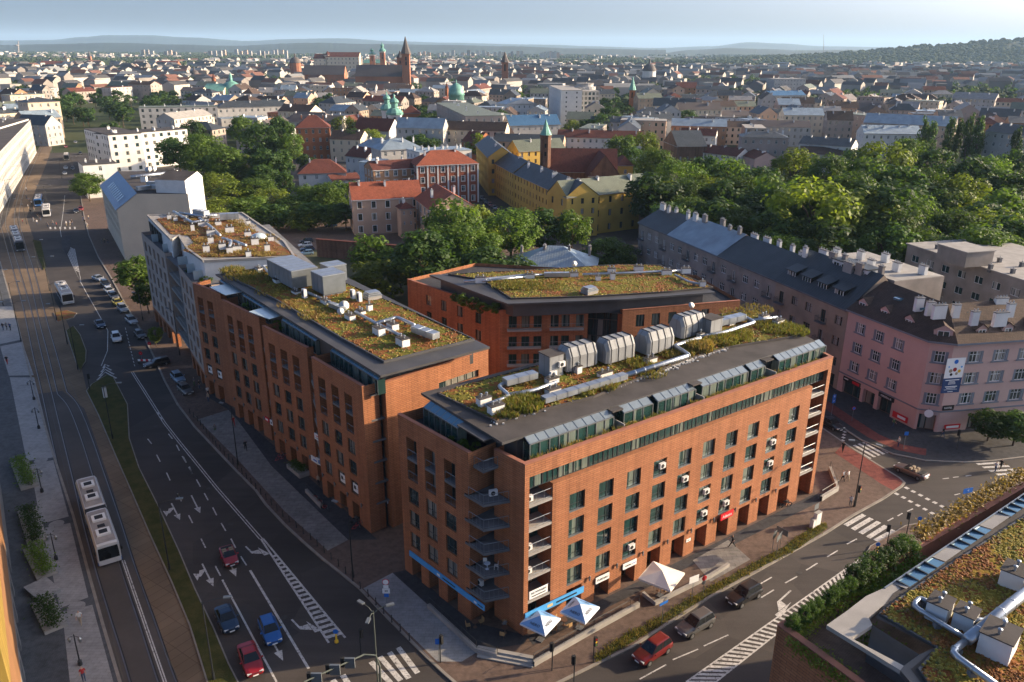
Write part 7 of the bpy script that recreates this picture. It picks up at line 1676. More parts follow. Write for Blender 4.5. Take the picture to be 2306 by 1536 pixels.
def car(label, f, r_, style, col, L=4.3, Wd=1.78, group='cars', z=.5):
 a, b = P(*f, z), P(*r_, z); d = Vector((a.x - b.x, a.y - b.y)); c = (a + b)/2; rz = math.atan2(d.y, d.x)
 root = empty('car', (c.x, c.y, 0.006), label, 'car', group, rz)
 H = {'hatch': 1.47, 'sedan': 1.45, 'suv': 1.68, 'wagon': 1.5, 'convertible': 1.4}[style]; up = .12 if style == 'suv' else 0; w = Wd/2
 k = ('car', style, L, Wd)
 if k not in _WC:
  S = [(-.5, .78, .36, .72), (-.475, .93, .26, .90), (-.36, 1.0, .2, .95), (-.1, 1.0, .19, .93), (.12, 1.0, .19, .92), (.3, .985, .2, .84), (.44, .92, .24, .74), (.485, .82, .3, .64), (.5, .7, .36, .56)]
  rings = []
  for x, ww, zl, zs in S:
   zs += up; zl += up*.8; hw = w*ww
   rings.append([(x*L, yy, zz) for yy, zz in ((-hw*.86, zl), (-hw, zl + .14), (-hw, zs - .14), (-hw*.93, zs - .02), (-hw*.6, zs + .035), (hw*.6, zs + .035), (hw*.93, zs - .02), (hw, zs - .14), (hw, zl + .14), (hw*.86, zl))])
  bd = MB(); bd.loft(rings); body = bd
  xr = {'hatch': -.46, 'suv': -.47, 'wagon': -.475, 'sedan': -.36, 'convertible': -.3}[style]; xt = {'hatch': -.38, 'suv': -.41, 'wagon': -.43, 'sedan': -.2, 'convertible': -.2}[style]
  zb = .91 + up; B = [(xr*L, w*.86), (.2*L, w*.86)]; T = [(xt*L, w*.68), (.03*L, w*.68)]
  gh = MB(); parts = {}
  q = lambda x, y, zz: (x, y, zz)
  if style != 'convertible':
   gh.loft([[q(B[0][0], -B[0][1], zb), q(B[1][0], -B[1][1], zb), q(B[1][0], B[1][1], zb), q(B[0][0], B[0][1], zb)], [q(T[0][0], -T[0][1], H - .04), q(T[1][0], -T[1][1], H - .04), q(T[1][0], T[1][1], H - .04), q(T[0][0], T[0][1], H - .04)], [q(T[0][0] + .15, -T[0][1]*.8, H), q(T[1][0] - .15, -T[1][1]*.8, H), q(T[1][0] - .15, T[1][1]*.8, H), q(T[0][0] + .15, T[0][1]*.8, H)]])
  def lerp3(p, qq, t): return tuple(p[i] + (qq[i] - p[i])*t for i in range(3))
  def pane(p0, p1, p2, p3, off, inset=.05):
   P4 = [Vector(v) for v in (p0, p1, p2, p3)]; cc = sum(P4, Vector())/4; o = Vector(off)*.015
   mm = MB(); mm.face([v + (cc - v)*inset + o for v in P4]); return mm
  g = []
  bl = lambda s: (q(B[0][0], s*B[0][1], zb), q(B[1][0], s*B[1][1], zb), q(T[1][0], s*T[1][1], H - .04), q(T[0][0], s*T[0][1], H - .04))
  g.append(('windscreen', pane(q(B[1][0], -B[1][1], zb), q(B[1][0], B[1][1], zb), q(T[1][0], T[1][1], H - .04), q(T[1][0], -T[1][1], H - .04), (1, 0, .6))))
  if style != 'convertible':
   g.append(('rear_window', pane(q(B[0][0], B[0][1], zb), q(B[0][0], -B[0][1], zb), q(T[0][0], -T[0][1], H - .04), q(T[0][0], T[0][1], H - .04), (-1, 0, .4))))
   for s in (-1, 1):
    b0, b1, t1, t0 = bl(s); mb_, mt = lerp3(b0, b1, .5), lerp3(t0, t1, .5)
    for (u0, u1, v1, v0) in ((b0, mb_, mt, t0), (mb_, b1, t1, mt)): g.append(('side_window', pane(u0, u1, v1, v0, (0, s, .3), .06) if s < 0 else pane(u1, u0, v0, v1, (0, s, .3), .06)))
  else:
   it = MB(); it.box(-.28*L, .15*L, -w*.8, w*.8, .9, .965)
   parts['interior'] = it.mesh('interior', BLACK); st = MB(); st.box(-.06*L, .0*L, -w*.7, -w*.08, .9, 1.25); st.box(-.06*L, 0, w*.08, w*.7, .9, 1.25); parts['seats'] = None
   sm = MB(); sm.box(-.05*L, .02*L, -.24, .24, .9, 1.28); parts['seat'] = sm.mesh('seat', SEAT); hd = MB(); hd.box(-.4*L, -.27*L, -w*.75, w*.75, .93, 1.05); parts['folded_hood'] = hd.mesh('folded_hood', BLACK)
  hl = MB(); hl.box(-.1, .06, -.2, .2, -.08, .08); tl = MB(); tl.box(-.03, .06, -.16, .16, -.1, .1); pl = MB(); pl.box(-.02, .015, -.26, .26, -.06, .06); mr = MB(); mr.box(-.06, .06, -.1, .1, -.06, .07)
  bm = MB(); bm.box(-.03, .03, -w*.62, w*.62, -.07, .07)
  _WC[k] = (body, gh, [(n, x) for n, x in g], parts, hl.mesh('headlight', LAMPW), tl.mesh('tail_light', LAMPR), pl.mesh('number_plate', SIGNWHITE), mr, bm.mesh('grille', BLACK), {})
 body, gh, g, parts, hl, tl, pl, mr, gr, cache = _WC[k]
 if col not in cache: cache[col] = (body.mesh('body', CP[col], smooth=False), gh.mesh('roof', CP[col]) if gh.f else None, mr.mesh('mirror', CP[col]))
 bo, ro, mi = cache[col]
 o = local(bo, 'body', root)
 if ro: local(ro, 'roof', root)
 gk = ('cg', k)
 if gk not in _WC: _WC[gk] = [(n, x.mesh(n, CARGLASS)) for n, x in g]
 for n, me in _WC[gk]: local(me, n, root)
 for n, me in parts.items():
  if me is None: continue
  if n == 'seat':
   for s in (-1, 1):
    for xx in (0, -.14*L): q = local(me, 'seat', root); q.location = (xx, s*.4, 0)
  else: local(me, n, root)
 wr = .36 if style == 'suv' else .31
 for sx in (.305, -.31):
  for s in (-1, 1): add_wheel(root, sx*L, s*(w - .09), wr)
 for s in (-1, 1):
  q = local(hl, 'headlight', root); q.location = (.475*L, s*w*.62, .62 + up); q = local(tl, 'tail_light', root); q.location = (-.488*L, s*w*.68, .74 + up); q = local(mi, 'mirror', root); q.location = (.15*L, s*(w + .1), .98 + up)
 q = local(pl, 'number_plate', root); q.location = (.505*L, 0, .42 + up); q = local(pl, 'number_plate', root); q.location = (-.505*L, 0, .55 + up); q = local(gr, 'grille', root); q.location = (.492*L, 0, .58 + up*.6)
 return root
car('red open convertible with black folded hood driving down the avenue', m2(428, 1448), m2(362, 1295), 'convertible', 'red', 3.7, 1.66, z=.6)
car('dark blue car waiting left of the bright blue one', m3(440, 1140), m3(345, 935), 'sedan', 'navy', 4.2)
car('bright blue hatchback in the middle lane', m3(780, 1245), m3(690, 1015), 'hatch', 'blue', 4.2)
car('red car at the bottom of the avenue', m3(628, 1495), m3(532, 1225), 'sedan', 'red', 4.6, 1.82)
z5f = tz(1150, 900, .390625)
car('dark red estate car on the right-hand road by the grass verge', z5f(745, 1495), z5f(885, 1400), 'suv', 'darkred', 4.5, 1.82, z=.6)
car('grey sport utility car behind the dark red one', z5f(985, 1340), z5f(1140, 1250), 'suv', 'grey', 4.6, 1.85, z=.6)
car('black sport utility car third in the line on the right-hand road', (1645, 1357), (1705, 1322), 'suv', 'black', 4.6, 1.85, z=.6)
car('brown open convertible turning at the hotel crossing', m8(590, 680), m8(790, 765), 'convertible', 'brown', 4.7, z=.5)
car('black car half hidden behind the front brick block corner', m8(135, 390), m8(20, 325), 'sedan', 'black', 4.4)
car('white car driving up the avenue toward the camera', (266, 772), (259, 752), 'suv', 'white', 4.3)
car('dark car in the lane left of the white car', (233, 740), (218, 721), 'sedan', 'navy', 4.4)
car('silver estate parked under the avenue tree, nearest the middle', (307, 731), (286, 713), 'wagon', 'silver', 4.6)
car('black parked car below the silver estate', (325, 764), (307, 744), 'hatch', 'black', 4.4)
car('black estate turning in from the no entry signs', (331, 823), (375, 813), 'wagon', 'black', 4.7)
car('pale blue parked car before the stepped block', (411, 861), (391, 840), 'hatch', 'bluesilver', 4.3)
car('grey parked car below the pale blue one', (429, 888), (406, 867), 'hatch', 'grey', 4.3)
for i, (x, y, st, c, lab) in enumerate([(222, 627, 'sedan', 'silver', 'silver saloon first in the row parked at the kerb'), (238, 641, 'suv', 'black', 'black car second in the row parked at the kerb'), (246, 655, 'hatch', 'white', 'white car third in the row parked at the kerb'), (256, 667, 'wagon', 'grey', 'grey car fourth in the row parked at the kerb'), (265, 682, 'sedan', 'yellow', 'yellow taxi fifth in the row parked at the kerb'), (277, 696, 'suv', 'silver', 'silver car last in the row parked at the kerb')]):
 car(lab, (x + 7, y + 6) if i != 0 else (x + 10, y + 4), (x - 7, y - 6) if i != 0 else (x - 10, y - 3), st, c, 4.3, group='cars parked along the avenue')
for i, (x, y, c) in enumerate([(690, 543, 'black'), (687, 552, 'white'), (692, 561, 'navy'), (690, 570, 'bluesilver'), (668, 508, 'black'), (690, 512, 'black'), (745, 508, 'navy')]):
 car('%s car in the car park behind the beige block, %s from the front' % (c if c != 'bluesilver' else 'pale blue', nth(6 - i)), (x - 12, y + 1), (x + 12, y - 1), 'hatch', c, 4.2, group='cars in the car park')
for i, (x, y, c) in enumerate([(1086, 447, 'black'), (1094, 454, 'black'), (1104, 461, 'darkred'), (1114, 468, 'grey')]):
 car('small parked %s car in the narrow monastery street, %s from the far end' % (c, nth(i)), (x + 4, y + 5), (x - 3, y - 4), 'hatch', c, 4.0, group='cars in the monastery street')
for i, (x, y, c) in enumerate([(148, 378, 'white'), (164, 379, 'navy'), (146, 390, 'silver'), (181, 345, 'black'), (148, 330, 'red'), (170, 320, 'silver'), (172, 475, 'black'), (182, 470, 'red')]):
 car('distant %s car up the avenue, %s from the camera among those far up' % (c, nth(i)), (x, y + 5), (x, y - 4), 'sedan', c, 4.4, group='distant cars up the avenue')
BUSW = paint('bus_white', (.55, .54, .52), .0); BUSB = paint('bus_blue', (.02, .10, .30), .1); BUSD = paint('tram_dark', (.07, .08, .09), .1); ROOFW = mat('bus_roof', (.30, .27, .245), .6, .2, .8)
def bus(name, label, cat, f, r_, L, secs, zref, body, low, H=3.0, Wd=2.55, wheels=True, seed=0, kink=0):
 a, b = P(*f, zref), P(*r_, zref); d = Vector((a.x - b.x, a.y - b.y)); u = d.normalized(); c = (a + b)/2; rz = math.atan2(d.y, d.x); w = Wd/2
 root = empty(name, (c.x, c.y, 0.012), label, cat, None, rz); gap = .9; sl = (L - gap*(secs - 1))/secs
 for i in range(secs):
  x0 = -L/2 + i*(sl + gap); x1 = x0 + sl; front = i == secs - 1
  prof = lambda x, t: [(x, -w*.97, .3), (x, -w, .9), (x, -w, H - .35), (x, -w*.86, H - .04), (x, -w*.5, H + .02), (x, w*.5, H + .02), (x, w*.86, H - .04), (x, w, H - .35), (x, w, .9), (x, w*.97, .3)]
  m = MB(); m.loft([[(x0, y*.96, z) for _, y, z in prof(0, 0)], prof(x0 + .15, 0), prof(x1 - .25, 0), [(x1, y*.93, z if z < 2 else z - .1) for _, y, z in prof(0, 0)]])
  sec = m.build('body_section', body, None); sec.parent = root
  lw = MB(); lw.box(x0 + .1, x1 - .1, -w - .012, w + .012, .32, .72); o = lw.build('skirt', low, None); o.parent = root
  rf = MB(); rf.box(x0 + .3, x1 - .4, -w*.8, w*.8, H + .005, H + .05); o = rf.build('roof_panel', ROOFW, None); o.parent = root
  n = max(2, int(sl/1.5))
  for k in range(n):
   for s in (-1, 1):
    xa, xb = x0 + .25 + k*(sl - .5)/n + .05, x0 + .25 + (k + 1)*(sl - .5)/n - .05; g = MB(); yy = s*(w + .014)
    q = [(xa, yy, 1.15), (xb, yy, 1.15), (xb, yy, 2.35), (xa, yy, 2.35)]; g.face(q if s < 0 else q[::-1]); o = g.build('side_window', CARGLASS, None); o.parent = root
  for k in range(2):
   un = MB(); xx = x0 + sl*(.28 + .42*k); un.box(xx - .75, xx + .75, -.75, .75, H + .05, H + .28); o = un.build('roof_unit', WMETAL, None); o.parent = root
   gr = MB(); gr.box(xx - .45, xx + .45, -.45, .45, H + .28, H + .3); o2 = gr.build('fan_grille', BLACK, None); o2.parent = o
  ht = MB(); ht.box(x0 + sl*.5 - .35, x0 + sl*.5 + .35, -.4, .4, H + .05, H + .1); o = ht.build('roof_hatch', BLACK, None); o.parent = root
  if i < secs - 1: be = MB(); be.box(x1 - .05, x1 + gap + .05, -w*.93, w*.93, .5, H - .05); o = be.build('bellows', BLACK, None); o.parent = root
  if wheels:
   for xx in ((x0 + sl*.28, x1 - sl*.22) if secs == 1 or not front else (x0 + sl*.25, x1 - 2.4)):
    for s in (-1, 1): add_wheel(root, xx, s*(w - .13), .48, .28)
 g = MB(); g.face([(L/2 + .012, -w*.86, .95), (L/2 + .012, w*.86, .95), (L/2 + .012, w*.82, H - .45), (L/2 + .012, -w*.82, H - .45)]); o = g.build('windscreen', CARGLASS, None); o.parent = root
 g = MB(); g.face([(-L/2 - .012, w*.8, 1.4), (-L/2 - .012, -w*.8, 1.4), (-L/2 - .012, -w*.8, 2.3), (-L/2 - .012, w*.8, 2.3)]); o = g.build('rear_window', CARGLASS, None); o.parent = root
 for s in (-1, 1):
  q = local(_WC[('car', 'hatch', 4.2, 1.78)][4], 'headlight', root); q.location = (L/2, s*w*.7, .62)
  m = MB(); m.box(L/2 - .1, L/2 + .25, s*(w + .12) - .1, s*(w + .12) + .1, 1.9, 2.25); o = m.build('mirror', BLACK, None); o.parent = root
 return root
bus('articulated_bus', 'white and blue articulated bus with pale roof on the tram lane', 'bus', (243, 1231), (190, 1068), 18, 2, 3.1, BUSW, BUSB)
bus('city_bus', 'white single bus standing at the grassy stop', 'bus', (153, 664), (131, 627), 12, 1, 3.1, BUSW, BUSD)
bus('city_bus', 'white bus farther up the avenue at the stop', 'bus', (102, 474), (103, 453), 12, 1, 3.1, BUSW, BUSB)
bus('city_bus', 'blue and white bus at the far stop beside the crowd', 'bus', (82, 452), (88, 432), 12, 1, 3.1, BUSB, BUSB)
bus('city_bus', 'dark bus far up the avenue between the white blocks', 'bus', (148, 352), (149, 340), 12, 1, 3.0, BUSD, BUSD)
bus('tram', 'dark low-floor tram on the brown paved tramway', 'tram', (43, 545), (28, 506), 26, 3, 3.3, BUSD, BUSB, H=3.3, Wd=2.4, wheels=False)
# people
CL = {n: mat('cloth_' + n, c, .9, .1, 4, fine=.1) for n, c in dict(white=(.6, .6, .58), black=(.02, .02, .022), blue=(.04, .09, .2), red=(.35, .03, .03), grey=(.16, .16, .16), green=(.08, .16, .05), pink=(.5, .28, .3), beige=(.36, .29, .2), jeans=(.05, .075, .13)).items()}
SKIN = mat('skin', (.45, .27, .19), .6, .08, 8); HAIR = mat('hair', (.06, .04, .028), .7, .2, 20)
def person(px, py, pose, top, leg, label, face=0.0, z=.126, group='people on foot', s=1.0):
 p = P(px, py, z); me = PM[pose]
 o = bpy.data.objects.new('person', me); COL.objects.link(o); o.location = (p.x, p.y, z); o.rotation_euler = (0, 0, face); o.scale = (s, s, s)
 for i, m in enumerate((CL[top], CL[leg], SKIN, HAIR)): o.material_slots[i].link = 'OBJECT'; o.material_slots[i].material = m
 return tag(o, label, 'person', group)
person(182, 1406, 'walk', 'white', 'beige', 'person in white shirt and beige trousers walking on the plaza slabs', -1.2)
person(190, 1534, 'stand', 'red', 'jeans', 'person in red at the bottom of the plaza', -1)
person(8, 744, 'walk', 'black', 'jeans', 'person in dark jacket, left one of three on the plaza', 1.5); person(16, 743, 'walk', 'grey', 'black', 'person in grey, middle one of three on the plaza', 1.5); person(24, 744, 'walk', 'blue', 'black', 'person in blue, right one of three on the plaza', 1.5)
person(17, 820, 'walk', 'black', 'red', 'person in dark top alone on the plaza slabs', -1.3)
person(1648, 1232, 'run', 'black', 'black', 'person in black striding past the front brick block', 2.9)
person(1897, 1084, 'walk', 'white', 'black', 'person in white top and dark shorts, left of the strolling pair', 2.2); person(1908, 1083, 'walk', 'white', 'beige', 'person in white with pale trousers, right of the strolling pair', 2.2)
person(1914, 1141, 'stand', 'white', 'grey', 'person in white shirt beside the traffic light pole', 1)
person(1897, 1018, 'walk', 'black', 'black', 'person in black stepping onto the hotel zebra crossing', .8)
person(2022, 1006, 'stand', 'white', 'jeans', 'person in white top on the red cycle path', 3)
person(2010, 964, 'walk', 'green', 'jeans', 'person in green before the pink hotel shop window', 0)
person(2240, 1064, 'walk', 'white', 'jeans', 'person in white on the right zebra crossing', .3, .02); person(2252, 1058, 'walk', 'black', 'black', 'person in black on the right zebra crossing', .3, .02)
person(2122, 985, 'walk', 'black', 'jeans', 'person in dark clothes with the blue umbrella near the hotel', 2)
person(485, 972, 'sit', 'grey', 'green', 'person in grey crouching on the granite band', 2); person(527, 960, 'walk', 'red', 'red', 'person in red on the granite band', -1); person(554, 1015, 'run', 'black', 'black', 'person in black running on the granite band', 2)
person(469, 891, 'walk', 'white', 'black', 'person in white and black at the stepped block corner', -1); person(450, 876, 'stand', 'black', 'jeans', 'person in black beside the parked grey car', 0); person(438, 869, 'stand', 'grey', 'green', 'person in grey and green beside the parked grey car', 0)
person(718, 1094, 'stand', 'beige', 'black', 'person in beige in the doorway under the white bank sign', -2); person(470, 905, 'stand', 'beige', 'jeans', 'person in beige by the brick corner pier', -2)
person(1137, 1418, 'sit', 'grey', 'black', 'person in grey seated at the corner cafe table', 2)
RP = random.Random(9); crowd = [(60, 448), (66, 455), (72, 462), (64, 470), (78, 476), (70, 482), (86, 490), (92, 497), (98, 488), (76, 500), (84, 506), (108, 512), (120, 508), (128, 511), (150, 509), (158, 508), (163, 506), (192, 505), (197, 512), (188, 498), (230, 550), (236, 548), (243, 549), (200, 495), (52, 505), (40, 440), (28, 430), (20, 448), (6, 460), (110, 470), (96, 470), (60, 430)]
for i, (x, y) in enumerate(sorted(crowd)):
 t, l = RP.choice(('white', 'black', 'blue', 'red', 'grey', 'pink', 'beige')), RP.choice(('jeans', 'black', 'beige', 'grey'))
 person(x, y, RP.choice(('stand', 'walk')), t, l, 'person in %s top and %s trousers by the far stops, %s from the left' % (t, l if l != 'jeans' else 'blue', nth(i)), RP.uniform(0, 6), .02, 'people by the far stops')
# rooftop equipment
def housing(p, u, L, wd, h, label, m=None, group='fan housings on the front block roof'):
 u = Vector(u).normalized(); n = Vector((-u.y, u.x)); c = Vector(p)
 r = empty('fan_housing', (c.x, c.y, c.z), label, 'ventilation unit', group)
 def ring(a, k):
  pts = [(-wd/2*k, .35), (wd/2*k, .35), (wd/2*k, .35 + (h*.62)*k), (wd/2*.6*k, .35 + h*k), (-wd/2*.6*k, .35 + h*k), (-wd/2*k, .35 + (h*.62)*k)]
  return [(c.x + u.x*a + n.x*y, c.y + u.y*a + n.y*y, c.z + z) for y, z in pts]
 m_ = MB(); m_.loft([ring(-L/2, .86), ring(-L/2 + .45, 1), ring(L/2 - .35, 1), ring(L/2, .9)], 0); m_.build('casing', m or STEELD, r, fixn=True)
 for k in range(4):
  a = -L/2 + .7 + (L - 1.2)*k/3; rb = MB(); rb.loft([ring(a - .04, 1.03), ring(a + .04, 1.03)]); rb.build('rib', BLACK, r, fixn=True)
 for a in (-L*.3, L*.3): f = MB(); f.obox(c, u, n, a - .12, a + .12, -wd*.4, wd*.4, c.z, c.z + .36); f.build('foot', CONCD, r)
 return r
uA = Wr.u; zz = 21.8
for i, (x, y) in enumerate([(915, 572), (1112, 532), (1318, 488), (1490, 405)]):
 p = P(*zA(x, y), zz); housing(p, uA, 4.6, 2.5, 2.7, 'grey ribbed fan housing on the front block roof, %s from the left' % nth(i))
for i, (x, y, sx, sy, h, lab) in enumerate([(785, 605, 2.0, 2.0, 2.6, 'square grey plant box with fans left of the ribbed housings'), (1610, 400, 2.2, 2.0, 2.4, 'square grey plant box right of the ribbed housings')]):
 p = P(*zA(x, y), zz); r = empty('plant_box', p, lab, 'ventilation unit'); m = MB(); m.obox(p, Wr.u, Wr.n, -sx/2, sx/2, -sy/2, sy/2, p.z, p.z + h); m.build('casing', STEELD, r); m = MB(); m.obox(p, Wr.u, Wr.n, -sx/2 - .1, sx/2 + .1, -sy/2 - .1, sy/2 + .1, p.z + h, p.z + h + .1); m.build('lid', BITUMEN, r)
 if i == 0:
  for a, rz in ((.6, Wr.rz), (-.6, Wr.rz)): q = p + Vector((Wr.u.x*a + Wr.n.x*1.2, Wr.u.y*a + Wr.n.y*1.2, .3 + (a > 0)*.9)); ac_unit(q, rz, '%s air conditioner on the front block plant box' % ('upper' if a > 0 else 'lower'))
def rp3(f, pts, z): return [P(*f(x, y), z) for x, y in pts]
pipe(rp3(zA, [(1170, 612), (1505, 508), (1428, 458), (1560, 418)], 22.4), .28, 'long shiny round duct crossing the front block roof')
pipe(rp3(zA, [(745, 738), (1172, 612)], 22.4), .3, 'rectangular sectioned duct on the front block roof', rect=(.9, .6))
pipe(rp3(zA, [(445, 770), (572, 718), (512, 668), (560, 645), (700, 615)], 22.3), .22, 'bent round duct at the left end of the front block roof')
pipe(rp3(zA, [(572, 712), (700, 690), (815, 645)], 22.3), .22, 'short round duct branch at the left end of the front block roof')
pipe(rp3(zA, [(545, 645), (705, 605)], 22.6), .3, 'flat silver silencer box at the left end of the front block roof', rect=(1.1, .7))
pipe(rp3(zA, [(1655, 335), (1785, 305)], 22.6), .3, 'flat silver silencer box at the right end of the front block roof', rect=(1.2, .8))
pipe(rp3(zA, [(1785, 305), (1845, 335), (1690, 388), (1560, 410)], 22.3), .24, 'round duct loop at the right end of the front block roof')
pipe(rp3(zA, [(1840, 325), (1960, 310)], 22.3), .2, 'short round duct at the far right of the front block roof')
def vents(lst, f, z, rz, phrase, group):
 for i, (x, y, sx, sy, h) in enumerate(sorted(lst)):
  p = P(*f(x, y), z); vent_box(p, rz, sx, sy, h, 'white vent stack on the %s, %s from the left' % (phrase, nth(i)), group, pots=2 if sx > 1 else 1)
vents([(437, 765, 1.4, .9, .9), (500, 805, 1.6, .9, .9), (795, 705, 1.6, .9, .6), (790, 650, 1.4, .9, .6), (1065, 615, 1.8, .7, .5), (1300, 545, 1.6, .8, .6), (1890, 320, 1.4, .8, .6), (1965, 345, 1.5, .9, .6), (1560, 425, .7, .7, .9), (925, 600, .7, .7, .9), (1720, 350, 1.2, .6, .5)], zA, 21.75, Wr.rz, 'front block roof', 'vents on the front block roof')
gm_ = MB(); RGv = random.Random(2)
for k in range(900):
 t = RGv.random(); a = Vector(P(*zA(500, 850), 21.62)); b = Vector(P(*zA(1200, 640), 21.62)); c_2 = Vector(P(*zA(1720, 455), 21.62)); q = a.lerp(b, t*1.0) if k % 2 else b.lerp(c_2, t); q = q + Vector((RGv.gauss(0, .35), RGv.gauss(0, .35), 0)); s = RGv.uniform(.04, .13)
 gm_.box(q.x - s, q.x + s, q.y - s*.8, q.y + s*.8, 21.6, 21.62 + s)
tag(gm_.build('gravel_margin', LIMEW, FA), kind='stuff')
uB = Wlb.u; rzB = Wlb.rz; gB_ = 'fan housings on the stepped block roof'
p = P(*zB(860, 245), 21.8)
for i, (x, y, sx, sy, h, lab) in enumerate([(800, 230, 9.5, 4.2, 3.0, 'long grey plant housing with sheet roof on the stepped block'), (1050, 300, 4.0, 3.6, 3.1, 'tall square grey plant housing on the stepped block'), (1085, 225, 3.0, 3.0, 2.8, 'smaller grey plant housing behind the square one on the stepped block')]):
 p = P(*zB(x, y + 30), 21.8); r = empty('fan_housing', p, lab, 'ventilation unit', gB_)
 m = MB(); m.obox(p, uB, (-uB.y, uB.x), -sx/2, sx/2, -sy/2, sy/2, p.z + .3, p.z + h); m.build('casing', STEELD, r); m = MB(); m.obox(p, uB, (-uB.y, uB.x), -sx/2 - .08, sx/2 + .08, -sy/2 - .08, sy/2 + .08, p.z + h, p.z + h + .12); m.build('lid', STEEL, r)
 for a in (-sx*.4, sx*.4): f = MB(); f.obox(p, uB, (-uB.y, uB.x), a - .15, a + .15, -sy*.4, sy*.4, p.z, p.z + .31); f.build('foot', CONCD, r)
 n = int(sx/1.4)
 for k in range(n + 1): rb = MB(); a = -sx/2 + sx*k/n; rb.obox(p, uB, (-uB.y, uB.x), a - .03, a + .03, -sy/2 - .03, sy/2 + .03, p.z + .3, p.z + h + .14); rb.build('rib', FRAMEG, r)
pipe(rp3(zB, [(535, 165), (600, 150), (690, 140)], 22.2), .22, 'round duct at the far end of the stepped block roof')
pipe(rp3(zB, [(590, 155), (640, 205), (760, 250)], 22.2), .22, 'bent duct before the long plant housing on the stepped block')
pipe(rp3(zB, [(890, 330), (1060, 405), (1150, 445)], 22.2), .22, 'upper straight duct on the stepped block roof')
pipe(rp3(zB, [(1060, 415), (1150, 450)], 22.3), .3, 'rectangular duct piece beside the dishes on the stepped block', rect=(.8, .6))
pipe(rp3(zB, [(1230, 470), (1370, 545), (1580, 650)], 22.2), .22, 'long lower duct on the stepped block roof')
pipe(rp3(zB, [(1365, 550), (1520, 505), (1640, 560)], 22.3), .24, 'round duct to the silver box on the stepped block roof')
pipe(rp3(zB, [(1640, 580), (1790, 635)], 22.5), .3, 'silver silencer box near the end of the stepped block roof', rect=(1.2, .8))
vents([(565, 190, 1.4, .8, .7), (690, 265, 1.5, .9, .6), (790, 280, 1.8, .8, .5), (1025, 410, 1.6, .9, .6), (1195, 520, 1.6, .9, .7), (1270, 480, 1.5, .8, .5), (1395, 625, 1.7, 1.0, 1.0), (1490, 590, 1.6, 1.0, .9), (1560, 700, 1.7, 1.1, 1.0), (1330, 460, .7, .7, .9), (820, 340, 1.5, .9, .4)], zB, 21.75, rzB, 'stepped block roof', 'vents on the stepped block roof')
for i, (x, y, h) in enumerate([(880, 370, 1.3), (1215, 375, 1.3), (1260, 395, 1.6)]): p = P(*zB(x, y), 21.8); o = ac_unit(p, rzB, 'upright white cooling unit on the stepped block roof, %s from the left' % nth(i), s=1.0); o.scale = (1.0, 1.4, 2.2)
def dish(p, d, rz, label):
 r = empty('satellite_dish', p, label, 'antenna'); m = MB(); m.tube([p, p + Vector((0, 0, .7))], .04, 6); m.build('mast', STEEL, r)
 m = MB(); m.lathe((0, 0, 0), [(.02, .0), (d*.3, .06), (d*.5, .16)], 16); me = m.mesh('reflector', WMETAL, smooth=True); o = bpy.data.objects.new('reflector', me); COL.objects.link(o); o.parent = r; o.location = (0, 0, .8); o.rotation_euler = (math.radians(55), 0, rz)
dish(P(*zB(1155, 465), 21.8), 1.5, 0, 'large white satellite dish on the stepped block roof'); dish(P(*zB(1130, 505), 21.8), 1.0, .4, 'small white satellite dish on the stepped block roof'); dish(P(*zA(905, 55), 19.1), 1.1, 0, 'white satellite dish on the courtyard block roof'); dish(P(1555, 700, 22), .9, .3, 'small dish by the plant box of the front block')
for (x, y, f, z, lab) in ((1350, 375, zB, 21.8, 'round-lidded grey fan hood near the stepped block edge'), (985, 185, zA, 19.1, 'round-lidded grey fan hood at the front edge of the courtyard block roof')):
 p = P(*f(x, y), z); r = empty('fan_hood', p, lab, 'ventilation unit'); m = MB(); m.obox(p, Wr.u, Wr.n, -1.1, 1.1, -.9, .9, p.z, p.z + .5); m.build('base', CONC, r)
 for k in range(3): m = MB(); m.obox(p, Wr.u, Wr.n, -1.15 + .12*k, 1.15 - .12*k, -.95 + .12*k, .95 - .12*k, p.z + .52 + .22*k, p.z + .68 + .22*k); m.build('louvre', STEEL, r)
pipe(rp3(zA, [(335, 125), (480, 108), (640, 92), (750, 90)], 19.5), .22, 'round duct along the back of the courtyard block roof'); pipe(rp3(zA, [(430, 122), (650, 100)], 19.4), .2, 'second round duct in front on the courtyard block roof')
pipe(rp3(zA, [(750, 88), (880, 86)], 19.6), .3, 'rectangular duct on the courtyard block roof', rect=(.9, .7)); pipe(rp3(zA, [(950, 88), (1200, 80), (1300, 75), (1460, 68)], 19.5), .22, 'long round duct on the courtyard block roof'); pipe(rp3(zA, [(1430, 90), (1500, 125), (1560, 138)], 19.5), .2, 'bent round duct at the right end of the courtyard block roof')
vents([(420, 130, 1.8, .9, 1.0), (675, 108, 1.6, .8, .8), (905, 100, 1.4, .8, .8), (1030, 120, .8, .8, .9), (1105, 115, .8, .8, 1.2), (1100, 75, 1.4, .8, .7), (1240, 70, 1.6, .9, .9), (1385, 90, 1.8, .9, .9), (1485, 80, 1.6, .9, .9), (1570, 150, 1.0, .9, .9)], zA, 19.0, .1, 'courtyard block roof', 'vents on the courtyard block roof')
